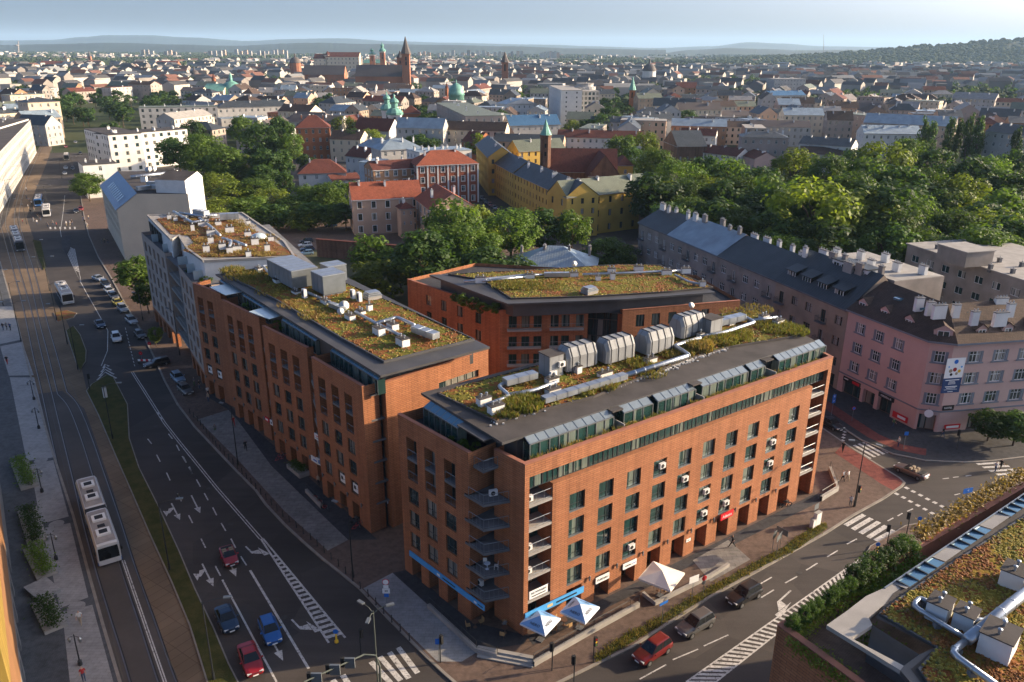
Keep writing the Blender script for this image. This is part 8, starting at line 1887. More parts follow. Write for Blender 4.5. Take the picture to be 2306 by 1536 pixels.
vents([(1075 + 98, 290, .8, .6, 1.0), (1215, 300, .8, .6, .8), (1290, 305, 1.0, .7, .8), (1335, 370, .7, .6, 1.3), (1405, 340, 1.8, .8, 1.0), (1460, 400, 1.5, .8, 1.1), (1460, 455, 1.0, .7, 1.2), (1430, 520, 1.1, .7, 1.3), (1540, 500, 1.2, .7, 1.2), (1590, 380, 1.6, .7, 1.1), (1640, 510, 1.6, .7, 1.0), (1590, 525, 1.0, .6, 1.1), (1715, 405, 1.2, .8, .9), (1765, 465, 1.3, .8, 1.2), (1850, 510, .9, .6, 1.2), (1720, 545, .9, .6, .9), (1510, 330, 1.2, .7, .8), (1720, 330, .8, .6, 1.0), (1420, 310, 1.4, .7, .8), (1875, 440, 1.0, .6, .9)], m4, 22.85, .4, 'dry planted roof of the beige block', 'vents on the beige block roof')
for i, pts in enumerate(([(1200, 235), (1330, 310), (1420, 300)], [(1380, 280), (1470, 350), (1520, 400)], [(1540, 420), (1600, 440), (1580, 500)], [(1620, 440), (1700, 470)], [(1240, 245), (1380, 265), (1500, 260)])): pipe(rp3(m4, pts, 23.5), .3, 'silver duct among the vents of the beige block roof, %s from the left' % nth(i))
for i, (a, b) in enumerate((((1350, 235), (1430, 250)), ((1520, 270), (1650, 262)))): pipe(rp3(m4, [a, b], 23.9), .5, 'box duct at the back of the beige block roof, %s one' % ('left' if i == 0 else 'right'), rect=(1.4, 1.2))
p = P(*m4(1790, 420), 22.9); r = empty('roof_dome_light', p, 'pale domed skylight on the beige block roof', 'skylight'); m = MB(); m.lathe(p, [(1.5, 0), (1.5, .3), (1.2, .7), (.6, .95), (.1, 1.0)], 14); m.build('dome', RAILGLASS, r, smooth=True)
cD = tz(200, 380, .1693)
for i, pts in enumerate(([(640, 265), (830, 240), (1000, 240)], [(780, 190), (1040, 200)], [(560, 110), (1040, 60)], [(1040, 270), (1200, 260)])): pipe(rp3(cD, pts, 19.8), .5, 'silver duct on the cream gabled block roof, %s of four' % nth(i), rect=(1.3, 1.0) if i != 2 else None)
for i, (x, y) in enumerate(((740, 175), (1100, 300), (1150, 90))): p = P(*cD(x, y), 19); vent_box(p, 0, 1.6, 1.2, 1.6, 'white vent stack on the cream gabled block, %s from the left' % nth(i), 'vents on the cream gabled block')
for i, (x, y) in enumerate(((800, 45), (865, 40))): dish(P(*cD(x, y), 19.2), 2.2, 0, '%s white dish on the cream gabled block' % ('left' if i == 0 else 'right'))
pipe(rp3(m7, [(2100, 760), (1900, 920), (1510, 1235)], 22.6), .36, 'thick shiny main duct on the lower right planted roof'); pipe(rp3(m7, [(1510, 1235), (1395, 1325), (1720, 1560)], 22.4), .22, 'shiny duct running off the bottom edge of the lower right roof')
pipe(rp3(m7, [(1500, 1225), (1120, 990), (1175, 935), (1245, 970)], 22.3), .17, 'thin shiny duct looping round the vents of the lower right roof'); pipe(rp3(m7, [(1665, 1160), (1735, 1080), (1790, 1090), (1700, 1170)], 22.5), .16, 'small silver pipe loop beside the main duct'); pipe(rp3(m7, [(1540, 1095), (1640, 1100)], 22.6), .2, 'short stub duct at the main duct')
for i, (x, y, sx, h) in enumerate([(1300, 1075, 1.5, 1.35), (1485, 1140, 1.4, 1.25), (1715, 1320, 2.1, 1.6), (1830, 840, 1.7, 1.3)]): p = P(*m7(x, y), zH + .1); vent_box(p, math.atan2(us.y, us.x) + .2, sx, sx*.85, h, 'large white vent stack on the lower right roof, %s from the left' % nth(i), 'vents on the lower right roof', pots=2)
hb = MB(); Rh = random.Random(8)
def leafstrip(mb, pts, wd, z0, h, dens, s):
 for i in range(len(pts) - 1):
  a, b = Vector(pts[i]), Vector(pts[i+1]); L = (b - a).length; t = (b - a)/L; n = Vector((-t.y, t.x))
  for _ in range(int(L*dens)):
   q = a + t*Rh.uniform(0, L) + n*Rh.gauss(0, wd*.38); z = z0 + h*math.sqrt(Rh.random()); v = Vector((Rh.uniform(-1, 1), Rh.uniform(-1, 1), Rh.uniform(-.4, 1))).normalized(); bb = v.cross(Vector((Rh.uniform(-1, 1), Rh.uniform(-1, 1), 1))).normalized(); k = s*Rh.uniform(.6, 1.3); c = Vector((q.x, q.y, z)); mb.face([c - v*k, c + bb*k*.6, c + v*k, c - bb*k*.6])
hp_ = [tuple(P(*m7(x, y), 20)[:2]) for x, y in ((700, 1500), (420, 1310), (260, 1190), (330, 1120), (520, 980), (720, 850), (900, 720))]
leafstrip(hb, hp_, 1.0, 18.9, 1.15, 380, .10); tag(hb.build('hedge', LEAFY), 'leafy yellow green hedge along the lower right roof terrace', 'hedge', kind='stuff')
hb = MB(); leafstrip(hb, [tuple(P(*m7(x, y), 20)[:2]) for x, y in ((1180, 600), (1060, 690), (930, 790), (800, 900))], 1.2, 18.7, 1.2, 200, .12); tag(hb.build('ivy_bed', LEAF), 'dark green ivy bed behind the clipped balls', 'ivy', kind='stuff')
hb = MB(); leafstrip(hb, [tuple(P(*m7(x, y), 19)[:2]) for x, y in ((760, 1200), (900, 1290), (980, 1360))], 1.6, 18.6, 1.0, 130, .14); tag(hb.build('patio_bed', LEAF), 'green planting in the roof patio of the lower right block', 'planting', kind='stuff')
for i, (x, y) in enumerate([(720, 800), (785, 755), (850, 700), (925, 670), (1003, 620), (1075, 580)]): p = P(*m7(x, y), 20.2); shrub(p.x, p.y, 19.6, 1.0, 1.7, 'topiary', 'clipped dark green ball on the lower right terrace, %s from the left' % nth(i), 'clipped balls on the terrace', 'topiary_ball')
for i, (x, y) in enumerate([(270, 1130), (350, 1070), (400, 1035), (440, 1010), (520, 950), (555, 930), (590, 905), (625, 885), (680, 860)]): p = P(*m7(x, y), 20.2); shrub(p.x, p.y, 19.6, .55, 1.5, 'topiary', 'small clipped cone in the hedge row, %s from the left' % nth(i), 'clipped cones on the terrace', 'topiary_cone')
hb = MB(); leafstrip(hb, [tuple(P(*m7(x, y), 19.9)[:2]) for x, y in ((1150, 520), (1300, 430), (1500, 310), (1700, 190), (1915, 60))], 1.1, 19.5, 1.0, 160, .16); tag(hb.build('shrub_border', GRASSDRY), 'golden grasses and low shrubs along the far parapet of the lower right block', 'planting', kind='stuff')
for i, (x, y, f, z, rad, h, k) in enumerate([(330, 215, zA, 17.6, 1.2, 2.2, 'shrub'), (385, 235, zA, 17.6, 1.3, 2.2, 'shrub'), (430, 255, zA, 17.6, 1.1, 2.0, 'shrub'), (490, 255, zA, 17.6, 1.2, 2.0, 'shrub'), (290, 200, zA, 17.4, .9, 1.6, 'shrub')]): p = P(*f(x, y), z); shrub(p.x, p.y, 16.4, rad, h, k, 'bushy terrace shrub on the courtyard block, %s from the left' % nth(i), 'terrace shrubs')
for i, (px, py, rad, h) in enumerate([(1045, 1000, .7, 1.3), (1072, 1008, .6, 1.4), (1022, 985, .6, 1.0), (1362, 952, .7, 1.3), (1698, 825, .7, 2.2), (995, 965, .4, .8)]): p = P(px, py, 19.4); shrub(p.x, p.y, 18.72, rad, h, 'shrub', 'potted shrub on the front block terrace, %s from the left' % nth(i), 'potted shrubs on the front block terrace')
for i, (x, y, rad) in enumerate([(200, 250, 1.1), (300, 320, 1.0), (480, 430, .8), (690, 560, .9), (740, 575, .8), (540, 480, .7), (75, 185, .8)]): p = P(*zB(x, y), 19.4); shrub(p.x, p.y, 18.72, rad, 1.5, 'shrub', 'terrace shrub of the stepped block, %s along the row' % nth(i), 'terrace shrubs of the stepped block')
# facade things
for i, (c, z) in enumerate([(3, 12.7), (4, 9.72 - 2.98*0), (8, 6.74), (8, 9.72), (6, 3.76), (5, 3.76), (5, 6.74), (2, 3.76)]):
 ac_unit(Wr.pt(COLS[c] + 1.35, z + .95, -.02), Wr.rz, 'air conditioner in a window of the front block, column %s, row %s from the top' % (nth(c), nth(ROWS.index(min(ROWS, key=lambda q: abs(q - z))))), 'air conditioners in the front block windows')
for i, c in enumerate(COLS):
 if i not in (0,): wall_lamp(Wr, c - .9, 3.55, 'wall lamp on the front block, %s from the left' % nth(i - 1), 'wall lamps of the front block')
for i, z in enumerate((15.4, 9.8, 7.0)): ac_unit(Wr.pt(.95, z + .05, -.6), Wr.rz, 'balcony air conditioner at the front block corner, %s from the top' % nth(i), 'balcony air conditioners')
ac_unit(Wl.pt(13.7, 15.5, -1.6), Wl.rz + 1.2, 'large air conditioner on the top wedge balcony'); ac_unit(Wl.pt(12.0, 4.2, -1.2), Wl.rz, 'air conditioner on the lowest wedge balcony')
for i, (sg, s_, z) in enumerate(((2, 12.6, 15.6), (2, 12.6, 12.8), (1, 12.6, 9.9), (0, 9.6, 12.8), (2, 12.8, 4.2))): W = WB[sg]; ac_unit(W.pt(s_ + .6, z, -.7), W.rz, 'air conditioner on a stepped block balcony, %s one' % nth(i), 'air conditioners on the stepped block')
for i, W in enumerate(WB):
 for j, a in enumerate((.7, 3.9, 7.2, 10.6) if i else (.5, 3.4)): wall_lamp(W, a, 3.4, 'wall lamp on stepped block bay %s, %s from its left' % (nth(i), nth(j)), 'wall lamps of the stepped block')
def sign(W, a0, a1, z0, z1, m, label, texts=(), out=.04, th=.12, cat='sign'):
 r = empty('shop_sign', W.pt((a0 + a1)/2, z0, out), label, cat); r.rotation_euler = (0, 0, 0)
 b = MB(); b.obox(W.pt(0, 0), W.u, W.n, a0, a1, out, out + th, z0, z1); b.build('board', m, r)
 for (t, a, z, size, tm, wd) in texts:
  if t: text_on(r, W, a, z, t, size, tm, out + th + .012, width=wd)
  else: b = MB(); b.obox(W.pt(0, 0), W.u, W.n, a - wd/2, a + wd/2, out + th + .002, out + th + .008, z - size/2, z + size/2); b.build('print_line', tm, r)
 return r
sign(Wl, 1.2, 11.85, 2.75, 3.42, CAFEBLUE, 'sky blue cafe fascia along the left face of the front block', [(None, 6.6, 3.08, .3, SIGNWHITE, .5), (None, 8.4, 3.08, .16, SIGNBLACK, 2.2)])
sign(Wl, 11.86, 14.3, 2.9, 3.55, CAFEBLUE, 'sky blue cafe fascia piece under the wedge balconies', [(None, 12.9, 3.2, .25, SIGNWHITE, .4), (None, 13.7, 3.2, .14, SIGNBLACK, .8)], out=.12)
sign(Wr, .02, 7.8, 2.3, 3.05, CAFEBLUE, 'sky blue cafe fascia on the sunny face of the front block', [(None, 3.2, 2.68, .34, SIGNGOLD, .7), (None, 5.4, 2.68, .2, SIGNBLACK, 2.8)], out=.22)
sign(Wr, 9.65, 11.6, 2.35, 3.1, SIGNWHITE, 'white shop sign reading TURNAU above a front block door', [('TURNAU', 10.62, 2.72, .36, SIGNBLACK, 1.6)], out=.05)
sign(Wr, 13.65, 15.7, 2.5, 3.2, SIGNWHITE, 'white shop sign above the third front block door', [('TURNAU', 14.4, 2.85, .25, SIGNBLACK, .9), (None, 15.3, 2.85, .1, SIGNBLUE, .6)], out=.05)
sign(Wr, 29.45, 31.75, 3.1, 3.95, SIGNRED, 'red shop sign reading Adecco on the front block', [('Adecco', 30.6, 3.5, .55, SIGNWHITE, 1.7)], out=.3)
sign(Wr, .75, 3.1, 4.25, 5.2, SIGNWHITE, 'white banner reading NA WYNAJEM on the lowest corner balcony', [('NA WYNAJEM', 1.92, 4.88, .3, SIGNBLACK, 1.9), (None, 1.92, 4.5, .12, SIGNBLACK, 1.8)], out=-.04, th=.05)
sign(Wr, 23.95, 24.7, 2.0, 2.4, SIGNWHITE, 'small white plate beside a front block portal', [(None, 24.3, 2.2, .1, SIGNBLACK, .3)], out=.02, th=.04)
for W, a0, a1, z0, z1, m_, lab, tx in ((WB[2], 11.0, 12.9, 3.1, 3.9, SIGNWHITE, 'white shop banner on the third bay of the stepped block', [(None, 12.1, 3.5, .2, SIGNBLUE, .9)]), (WB[2], 12.4, 15.2, 3.2, 4.1, SIGNWHITE, 'white bank banner with blue disc in the last gap of the stepped block', [(None, 13.2, 3.65, .5, SIGNBLUE, .5), (None, 14.2, 3.65, .14, FRAMEG, 1.0)]), (WB[2], 12.5, 15.0, 7.0, 7.9, SIGNWHITE, 'white cloth banner on a balcony of the stepped block', [(None, 13.7, 7.6, .12, SIGNRED, 1.6), (None, 13.7, 7.3, .1, FRAMEG, 1.8)]), (WB[1], 11.0, 12.2, 3.2, 3.9, SIGNRED, 'red lit shop sign on the second bay of the stepped block', [(None, 11.6, 3.55, .3, SIGNWHITE, .8)]), (WB[1], 12.6, 15.4, 3.1, 3.9, SIGNWHITE, 'long white shop banner between the second and third bays', [(None, 13.0, 3.5, .35, SIGNBLACK, .3), (None, 14.2, 3.5, .1, FRAMEG, 1.6)]), (WB[0], 9.4, 11.8, 3.2, 3.9, SIGNBLACK, 'dark shop fascia at the far bay of the stepped block', [(None, 10.6, 3.55, .14, SIGNWHITE, 1.2)])):
 sign(W, a0, a1, z0, z1, m_, lab, tx, out=.1)
for i, (W, a, z) in enumerate(((WB[3], 8.2, 4.3), (WB[3], 5.0, 4.3), (WB[0], 1.1, 4.3), (WB[0], 4.3, 4.3))):
 sign(W, a, a + 1.3, z, z + 1.2, SIGNWHITE, 'window poster on the stepped block, %s of four' % nth(i), [(None, a + .45, z + .65, .5, SIGNBLACK, .5), (None, a + .95, z + .6, .08, FRAMEG, .4)], out=-.2, th=.02)
sign(Wslot, .1, Wslot.L - .1, 3.3, 3.9, SIGNWHITE, 'white sign over the glazed slot entrance of the stepped block', [(None, Wslot.L/2, 3.6, .2, SIGNBLUE, 1.0)], out=.1)
sign(Wh1, 1.3, 5.2, 2.5, 3.3, SIGNBLACK, 'black shop fascia with magenta panel on the pink hotel', [(None, 2.0, 2.95, .2, SIGNWHITE, .9), (None, 4.2, 2.9, .5, SIGNRED, 1.6)], out=.05)
sign(Wh1, 9.2, 12.4, 2.75, 3.5, SIGNBLACK, 'dark shop fascia reading GESELLE on the pink hotel', [('GESELLE', 10.8, 3.12, .42, SIGNWHITE, 2.2)], out=.05)
sign(Wh2, .2, 2.1, 3.9, 4.7, SIGNBLACK, 'black sign reading HOTEL on the pink hotel', [('HOTEL', 1.1, 4.3, .4, SIGNWHITE, 1.4)], out=.05)
sign(Wh1, 12.6, 15.6, .5, 1.5, SIGNRED, 'red and white window banner on the pink hotel side', [(None, 14.4, 1.0, .45, SIGNWHITE, 1.6)], out=.04); sign(Wh2, 1.2, 4.0, .5, 1.3, SIGNRED, 'red and white window banner beside the hotel entrance', [(None, 2.6, .9, .4, SIGNWHITE, 2.2)], out=.04)
r = sign(Wh2, -.75, 2.45, 6.9, 9.6, SIGNBLUE, 'tall banner with white upper half and dark blue lower half on the pink hotel', [], out=.06, th=.03); PDB = mat('poster_navy', (.02, .05, .14), .6, .03, 1, fine=0)
b = MB(); b.obox(Wh2.pt(0, 0), Wh2.u, Wh2.n, -.75, 2.45, .092, .10, 6.9, 9.4); b.build('lower_print', PDB, r); b = MB(); b.obox(Wh2.pt(0, 0), Wh2.u, Wh2.n, -.75, 2.45, .06, .1, 9.4, 12.7); b.build('upper_print', SIGNWHITE, r)
for k, (z, wd, hh) in enumerate(((9.05, 2.4, .14), (8.8, 1.0, .08), (8.6, 1.2, .08), (8.4, 1.3, .08), (7.95, 2.1, .14), (7.7, 1.6, .1), (7.45, 2.3, .05), (7.1, .9, .1))): b = MB(); b.obox(Wh2.pt(0, 0), Wh2.u, Wh2.n, .85 - wd/2, .85 + wd/2, .101, .106, z - hh/2, z + hh/2); b.build('print_line', SIGNWHITE, r)
b = MB(); c = Wh2.pt(.9, 12.1, .105); b.tube([c, c + Vector((Wh2.n.x*.01, Wh2.n.y*.01, 0))], .36, 18); b.build('emblem', SIGNBLUE, r)
for k, (a, z, s, mm) in enumerate(((.2, 10.6, .45, CL['beige']), (.9, 10.8, .5, CL['red']), (1.7, 10.5, .4, YELLOWP), (.4, 10.0, .35, SIGNBLACK), (1.3, 10.1, .35, CL['beige']), (2.0, 11.2, .25, CAFEBLUE), (-.2, 11.3, .2, CAFEBLUE))): b = MB(); c = Wh2.pt(a, z, .105 + .001*k); b.tube([c, c + Vector((Wh2.n.x*.006, Wh2.n.y*.006, 0))], s*.7, 9); b.build('print_shape', mm, r)
c = Whc.pt(1.6, 3.4, .7); r = empty('round_sign', (c.x, c.y, c.z), 'round white hanging sign with heart outline over the hotel corner door', 'sign'); b = MB(); b.tube([c, c + Vector((Whc.n.x*.08, Whc.n.y*.08, 0))], .65, 20); b.build('disc', SIGNWHITE, r); b = MB(); b.tube([Whc.pt(1.6, 4.0, .7), Whc.pt(1.6, 4.1, 0)], .03, 5); b.build('bracket', POLE, r)
# street furniture
def lamp(base, h, label, heads=((1.6, 0),), rz=0, group='street lamps', m=None, z0=.12, name='street_lamp'):
 p = P(*base, z0); r = empty(name, p, label, 'street lamp', group, rz); k = ('lamp', h, heads, (m or POLE).name)
 if k not in _WC:
  po = MB(); po.tube([(0, 0, 0), (0, 0, .9), (0, 0, .91), (0, 0, h)], [.13, .13, .085, .055], 8); L = []
  for i, (l, a) in enumerate(heads):
   c, s = math.cos(a), math.sin(a); ar = MB(); ar.tube([(0, 0, h - .3), (c*l*.4, s*l*.4, h + .1), (c*l, s*l, h + .2)], .035, 6); hd = MB(); hd.obox((c*l, s*l), (c, s), (-s, c), -.1, .65, -.16, .16, h + .13, h + .27); L.append((ar.mesh('arm', m or POLE), hd.mesh('lamp_head', FRAMEG)))
  _WC[k] = (po.mesh('pole', m or POLE), L)
 po, L = _WC[k]; local(po, 'pole', r)
 for a, hd in L: q = local(a, 'arm', r); local(hd, 'lamp_head', q)
 return r
lamp((795, 1300), 9.2, 'tall black street lamp by the kerb before the front block', rz=2.6); lamp((536, 1047), 9.2, 'tall black street lamp on the granite band of the stepped block', rz=2.6); lamp((405, 800), 9.2, 'tall black street lamp by the no entry signs', rz=2.6); lamp((322, 722), 6, 'short lamp at the avenue tree', rz=2.6)
lamp((852, 1552), 9.0, 'triple-headed lamp at the bottom of the avenue crossing', ((1.3, 0), (1.3, 2.1), (1.3, 4.2)), 0.4, m=POLEG); lamp((1923, 1141), 9.5, 'double-armed lamp beside the right-hand zebra crossing', ((1.4, 0), (1.4, 2.6)), 3.0)
for i, (b, h) in enumerate((((254, 988), 9), ((382, 1283), 9), ((482, 1530), 9))): lamp(b, h, 'median tram pole lamp in the grass strip, %s from the far end' % nth(i), ((2.0, 0),), 0.2, 'median poles')
for i, b in enumerate(((88, 965), (95, 1108), (127, 1260), (181, 1497), (77, 900))):
 p = P(*b, .12); r = empty('promenade_lamp', p, 'old style twin lantern on the plaza, %s from the far end' % nth((1, 2, 3, 4, 0)[i]), 'street lamp', 'plaza lanterns'); m = MB(); m.lathe(p, [(.22, 0), (.2, .5), (.07, .6), (.05, 3.6), (.02, 3.7)], 8); m.build('post', POLE, r); m = MB(); m.tube([p + Vector((-.5, 0, 3.3)), p + Vector((0, 0, 3.5)), p + Vector((.5, 0, 3.3))], .03, 5); m.build('crossbar', POLE, r)
 for s in (-.5, .5): m = MB(); m.lathe(p + Vector((s, 0, 2.75)), [(.1, 0), (.17, .35), (.2, .4), (.03, .6)], 8); m.build('lantern', FRAMEG, r)
for i, (x, y) in enumerate([(8, 690), (37, 720), (48, 770), (45, 520), (60, 505), (88, 612), (112, 655), (128, 722), (152, 775), (176, 832), (20, 455), (36, 420), (54, 390), (72, 350), (96, 325), (28, 385), (108, 470), (140, 402), (120, 345), (168, 395)]):
 lamp((x, y), 8.5, 'dark tram wire pole along the tramway, %s from the left' % nth(sorted([8, 37, 48.01, 45, 60, 88, 112, 128, 152, 176, 20, 36, 54, 72, 96, 28, 108, 140, 120, 168]).index(x if x != 48 else 48.01)), ((1.8, 0),) if i % 2 else ((1.8, 0), (1.8, math.pi)), .2, 'tram wire poles', z0=.02, name='wire_pole')
for i, c in enumerate((c2, c3 + c1[1:])):
 pts = [(x, y, 5.6 + .12*math.sin(k*.9)) for k, (x, y) in enumerate(c)]; r = empty('tram_wire', pts[0], '%s contact wire above the tram tracks' % ('left' if i == 0 else 'right'), 'wire'); m = MB(); m.tube(pts, .018, 4); m.build('wire', POLE, r)
BOL = MB(); BOL.lathe((0, 0, 0), [(.06, 0), (.055, .75), (.07, .8), (.07, .88), (.02, .95)], 8); BOLM = BOL.mesh('post', POLE); BOT = MB(); BOT.lathe((0, 0, 0), [(.11, 0), (.11, .04), (.06, .06)], 8); BOTM = BOT.mesh('foot', POLE)
bl_ = [Vector(p) for p in pxy([(428, 932), (447, 950), (487, 1005), (536, 1056), (580, 1105), (640, 1166), (700, 1215), (768, 1280), (806, 1320), (838, 1352), (872, 1390), (905, 1425), (925, 1445)], .12)]
d_ = 0; k = 0; seg = 0
while seg < len(bl_) - 1:
 a, b = bl_[seg], bl_[seg+1]; L = (b - a).length
 if d_ > L: d_ -= L; seg += 1; continue
 q = a.lerp(b, d_/L); r = empty('bollard', (q.x, q.y, .12), 'black kerb bollard, %s from the far end of the row' % nth(k), 'bollard', 'bollards along the avenue kerb'); local(BOLM, 'post', r); local(BOTM, 'foot', r); k += 1; d_ += 1.75
def post_sign(base, h, label, boards, rz=0, z0=.12, m=None, cat='road sign'):
 p = P(*base, z0); r = empty('road_sign', p, label, cat, None, rz); po = MB(); po.tube([(0, 0, 0), (0, 0, h)], .035, 6); o = po.build('post', m or FRAMEG, None); o.parent = r
 for (kind, z, w_, hh, mm, txt, tm) in boards:
  b = MB()
  if kind == 'disc': b.tube([(0, -.05, z), (0, -.08, z)], w_, 18); q = b.build('disc', SIGNRED, None); q.parent = r; b = MB(); b.tube([(0, -.08, z), (0, -.095, z)], w_*.82, 18); q = b.build('face', mm, None); q.parent = r
  else: b.box(-w_/2, w_/2, -.08, -.05, z - hh/2, z + hh/2); q = b.build('board', mm, None); q.parent = r
  if txt:
   me = text_mesh(txt, hh*.6, tm); t = bpy.data.objects.new('lettering', me); COL.objects.link(t); t.parent = r; t.location = (0, -.1, z); t.rotation_euler = (math.pi/2, 0, 0)
 return r
post_sign((872, 1368), 3.6, 'post with round no traffic sign, zone 30 board and blue plate', [('disc', 3.35, .38, .76, SIGNWHITE, '', SIGNBLACK), ('box', 2.75, .55, .4, SIGNWHITE, '', SIGNBLACK), ('box', 2.2, .8, .62, SIGNWHITE, '30', SIGNBLACK), ('box', 1.65, .5, .45, SIGNBLUE, '', SIGNWHITE)])
post_sign((989, 1490), 2.9, 'blue pedestrian crossing sign at the corner kerb', [('box', 2.5, .65, .65, SIGNBLUE, '', SIGNWHITE)]); post_sign((340, 796), 2.4, 'round no entry sign at the avenue kerb, right one', [('disc', 2.1, .35, .7, SIGNRED, '-', SIGNWHITE)]); post_sign((320, 815), 2.0, 'round no entry sign above the barrier, left one', [('disc', 1.8, .35, .7, SIGNRED, '-', SIGNWHITE)])
post_sign((1557, 1357), 3.6, 'tall totem sign with white panel by the parasol', [('box', 3.1, 1.3, .85, SIGNWHITE, '', SIGNBLUE)], rz=.5); post_sign((1583, 1342), 2.6, 'round sign seen from behind near the totem', [('disc', 2.3, .33, .66, FRAMEG, '', SIGNBLACK), ('box', 1.75, .5, .4, FRAMEG, '', SIGNBLACK)], rz=3.6)
for i, (b, rz) in enumerate((((1738, 1247), .9), ((1748, 1252), .9), ((1755, 1240), 2.2))): post_sign(b, 3.4, 'grey direction board seen from behind on the verge, %s of three' % nth(i), [('box', 2.7, 1.6 if i else 1.2, .8, FRAMEG, '', SIGNBLACK)], rz)
post_sign((1832, 1180), 3.0, 'grey board beside the white cabinets', [('box', 2.6, 1.0, .8, FRAMEG, '', SIGNBLACK)], .7); post_sign((2034, 1012), 3.0, 'blue pedestrian sign by the cycle path', [('box', 2.7, .6, .6, SIGNBLUE, '', SIGNWHITE)]); post_sign((1918, 948), 2.6, 'small round blue cycle path sign', [('disc', 2.3, .3, .6, SIGNBLUE, '', SIGNWHITE)]); post_sign((1872, 935), 4.0, 'blue parking sign behind the front block corner', [('box', 3.4, .7, .7, SIGNBLUE, 'P', SIGNWHITE), ('box', 2.6, .7, .7, SIGNBLUE, 'P', SIGNWHITE)], .4)
post_sign((2165, 1165), 4.4, 'blue left turn board over the right-hand road', [('box', 4.0, 1.5, .7, SIGNBLUE, '<', SIGNWHITE)], .3); post_sign((1490, 1405), 3.0, 'street name posts by the white parasol', [('box', 2.7, 1.2, .3, SIGNBLUE, '', SIGNWHITE)], .6)
pb = P(326, 820, 0); r = empty('barrier', pb, 'red and white striped barrier by the no entry signs', 'barrier')
for k in range(5): m = MB(); m.box(pb.x - 1.2 + .5*k, pb.x - .7 + .5*k, pb.y - .03, pb.y + .03, .6, 1.0); m.build('stripe', SIGNRED if k % 2 else SIGNWHITE, r)
m = MB(); m.box(pb.x - 1.1, pb.x - 1.0, pb.y - .2, pb.y + .2, 0, .6); m.box(pb.x + 1.0, pb.x + 1.1, pb.y - .2, pb.y + .2, 0, .6); tag(m.build('feet', POLE, r), kind='stuff')
def traffic_light(base, label, h=3.2, rz=0, z0=.12, back=False):
 p = P(*base, z0); r = empty('traffic_light', p, label, 'traffic light', 'traffic lights', rz); m = MB(); m.tube([(0, 0, 0), (0, 0, h)], .06, 8); o = m.build('pole', POLE, None); o.parent = r
 m = MB(); m.box(-.17, .17, -.32, -.06, h - 1.0, h); o = m.build('signal_box', BLACK, None); o.parent = r
 for k in range(3): m = MB(); m.tube([(0, -.325, h - .18 - .32*k), (0, -.335, h - .18 - .32*k)], .11, 12); q = m.build('lens', [LAMPR, YELLOWP, CL['green']][k], None); q.parent = o
for b, rz, lab in (((1996, 1233), 3.9, 'traffic light at the near end of the island'), ((2041, 1204), 3.9, 'traffic light at the middle of the island'), ((1926, 1140), .8, 'traffic light on the lamp by the zebra crossing'), ((1336, 1492), .6, 'traffic light at the ramp corner by the parasols'), ((1243, 1510), 3.6, 'traffic light seen from behind at the bottom corner'), ((1292, 1540), 3.6, 'traffic light seen from behind at the bottom edge'), ((992, 1492), 2.4, 'traffic light behind the pedestrian sign'), ((813, 1478), 2.4, 'traffic light on the avenue island'), ((2154, 1012), 3.4, 'traffic light in front of the pink hotel'), ((203, 880), 2.6, 'traffic light at the tip of the grass strip')): traffic_light(b, lab, rz=rz)
g0 = P(858, 1560, .1); r = empty('signal_gantry', g0, 'grey green signal gantry arching over the avenue at the bottom', 'gantry'); top = [PY(855, 1500, g0.y), PY(846, 1476, g0.y), PY(820, 1474, g0.y - .3), PY(684, 1536, g0.y - 4.5)]
m = MB(); m.tube([g0, Vector((top[0].x, top[0].y, top[0].z))] + [Vector(t) for t in top[1:]], [.12, .1, .09, .08, .07], 8); m.build('mast', POLEG, r)
for k, t in enumerate((.25, .5, .8)): q = Vector(top[2]).lerp(Vector(top[3]), t); m = MB(); m.box(q.x - .45, q.x + .45, q.y - .1, q.y + .1, q.z - .75, q.z + .35); m.build('backing_board', FRAMEG, r); m = MB(); m.box(q.x - .8, q.x - .5, q.y - .15, q.y + .15, q.z - .6, q.z + .4); m.build('signal_box', BLACK, r)
for i, (x, y) in enumerate(((1973, 1247), (2067, 1188), (758, 1446))): p = P(x, y, .13); r = empty('warning_post', p, 'yellow traffic island post, %s' % ('near one on the right island', 'far one on the right island', 'one at the avenue hatching')[i], 'bollard'); m = MB(); m.lathe(p, [(.22, 0), (.2, .2), (.1, .35), (.1, 1.0), (.03, 1.05)], 10); m.build('post', YELLOWP, r); m = MB(); m.tube([p + Vector((0, -.02, 1.35)), p + Vector((0, -.06, 1.35))], .28, 14); m.build('disc', SIGNBLUE, r)
for i, (x, y, w_, h) in enumerate(((1838, 1183, 1.0, 1.9), (1829, 1188, .5, 1.2), (238, 895, .6, 1.8))): p = P(x, y, .12); r = empty('utility_cabinet', p, ('large white utility cabinet on the verge', 'small white utility cabinet on the verge', 'white meter cabinet on the grass strip')[i], 'cabinet'); m = MB(); m.obox(p, Wr.u, Wr.n, -w_/2, w_/2, -.25, .25, .1, .12 + h); m.build('casing', WMETAL, r); m = MB(); m.obox(p, Wr.u, Wr.n, -w_/2 - .04, w_/2 + .04, -.29, .29, .12 + h, .17 + h); m.build('lid', CONC, r)
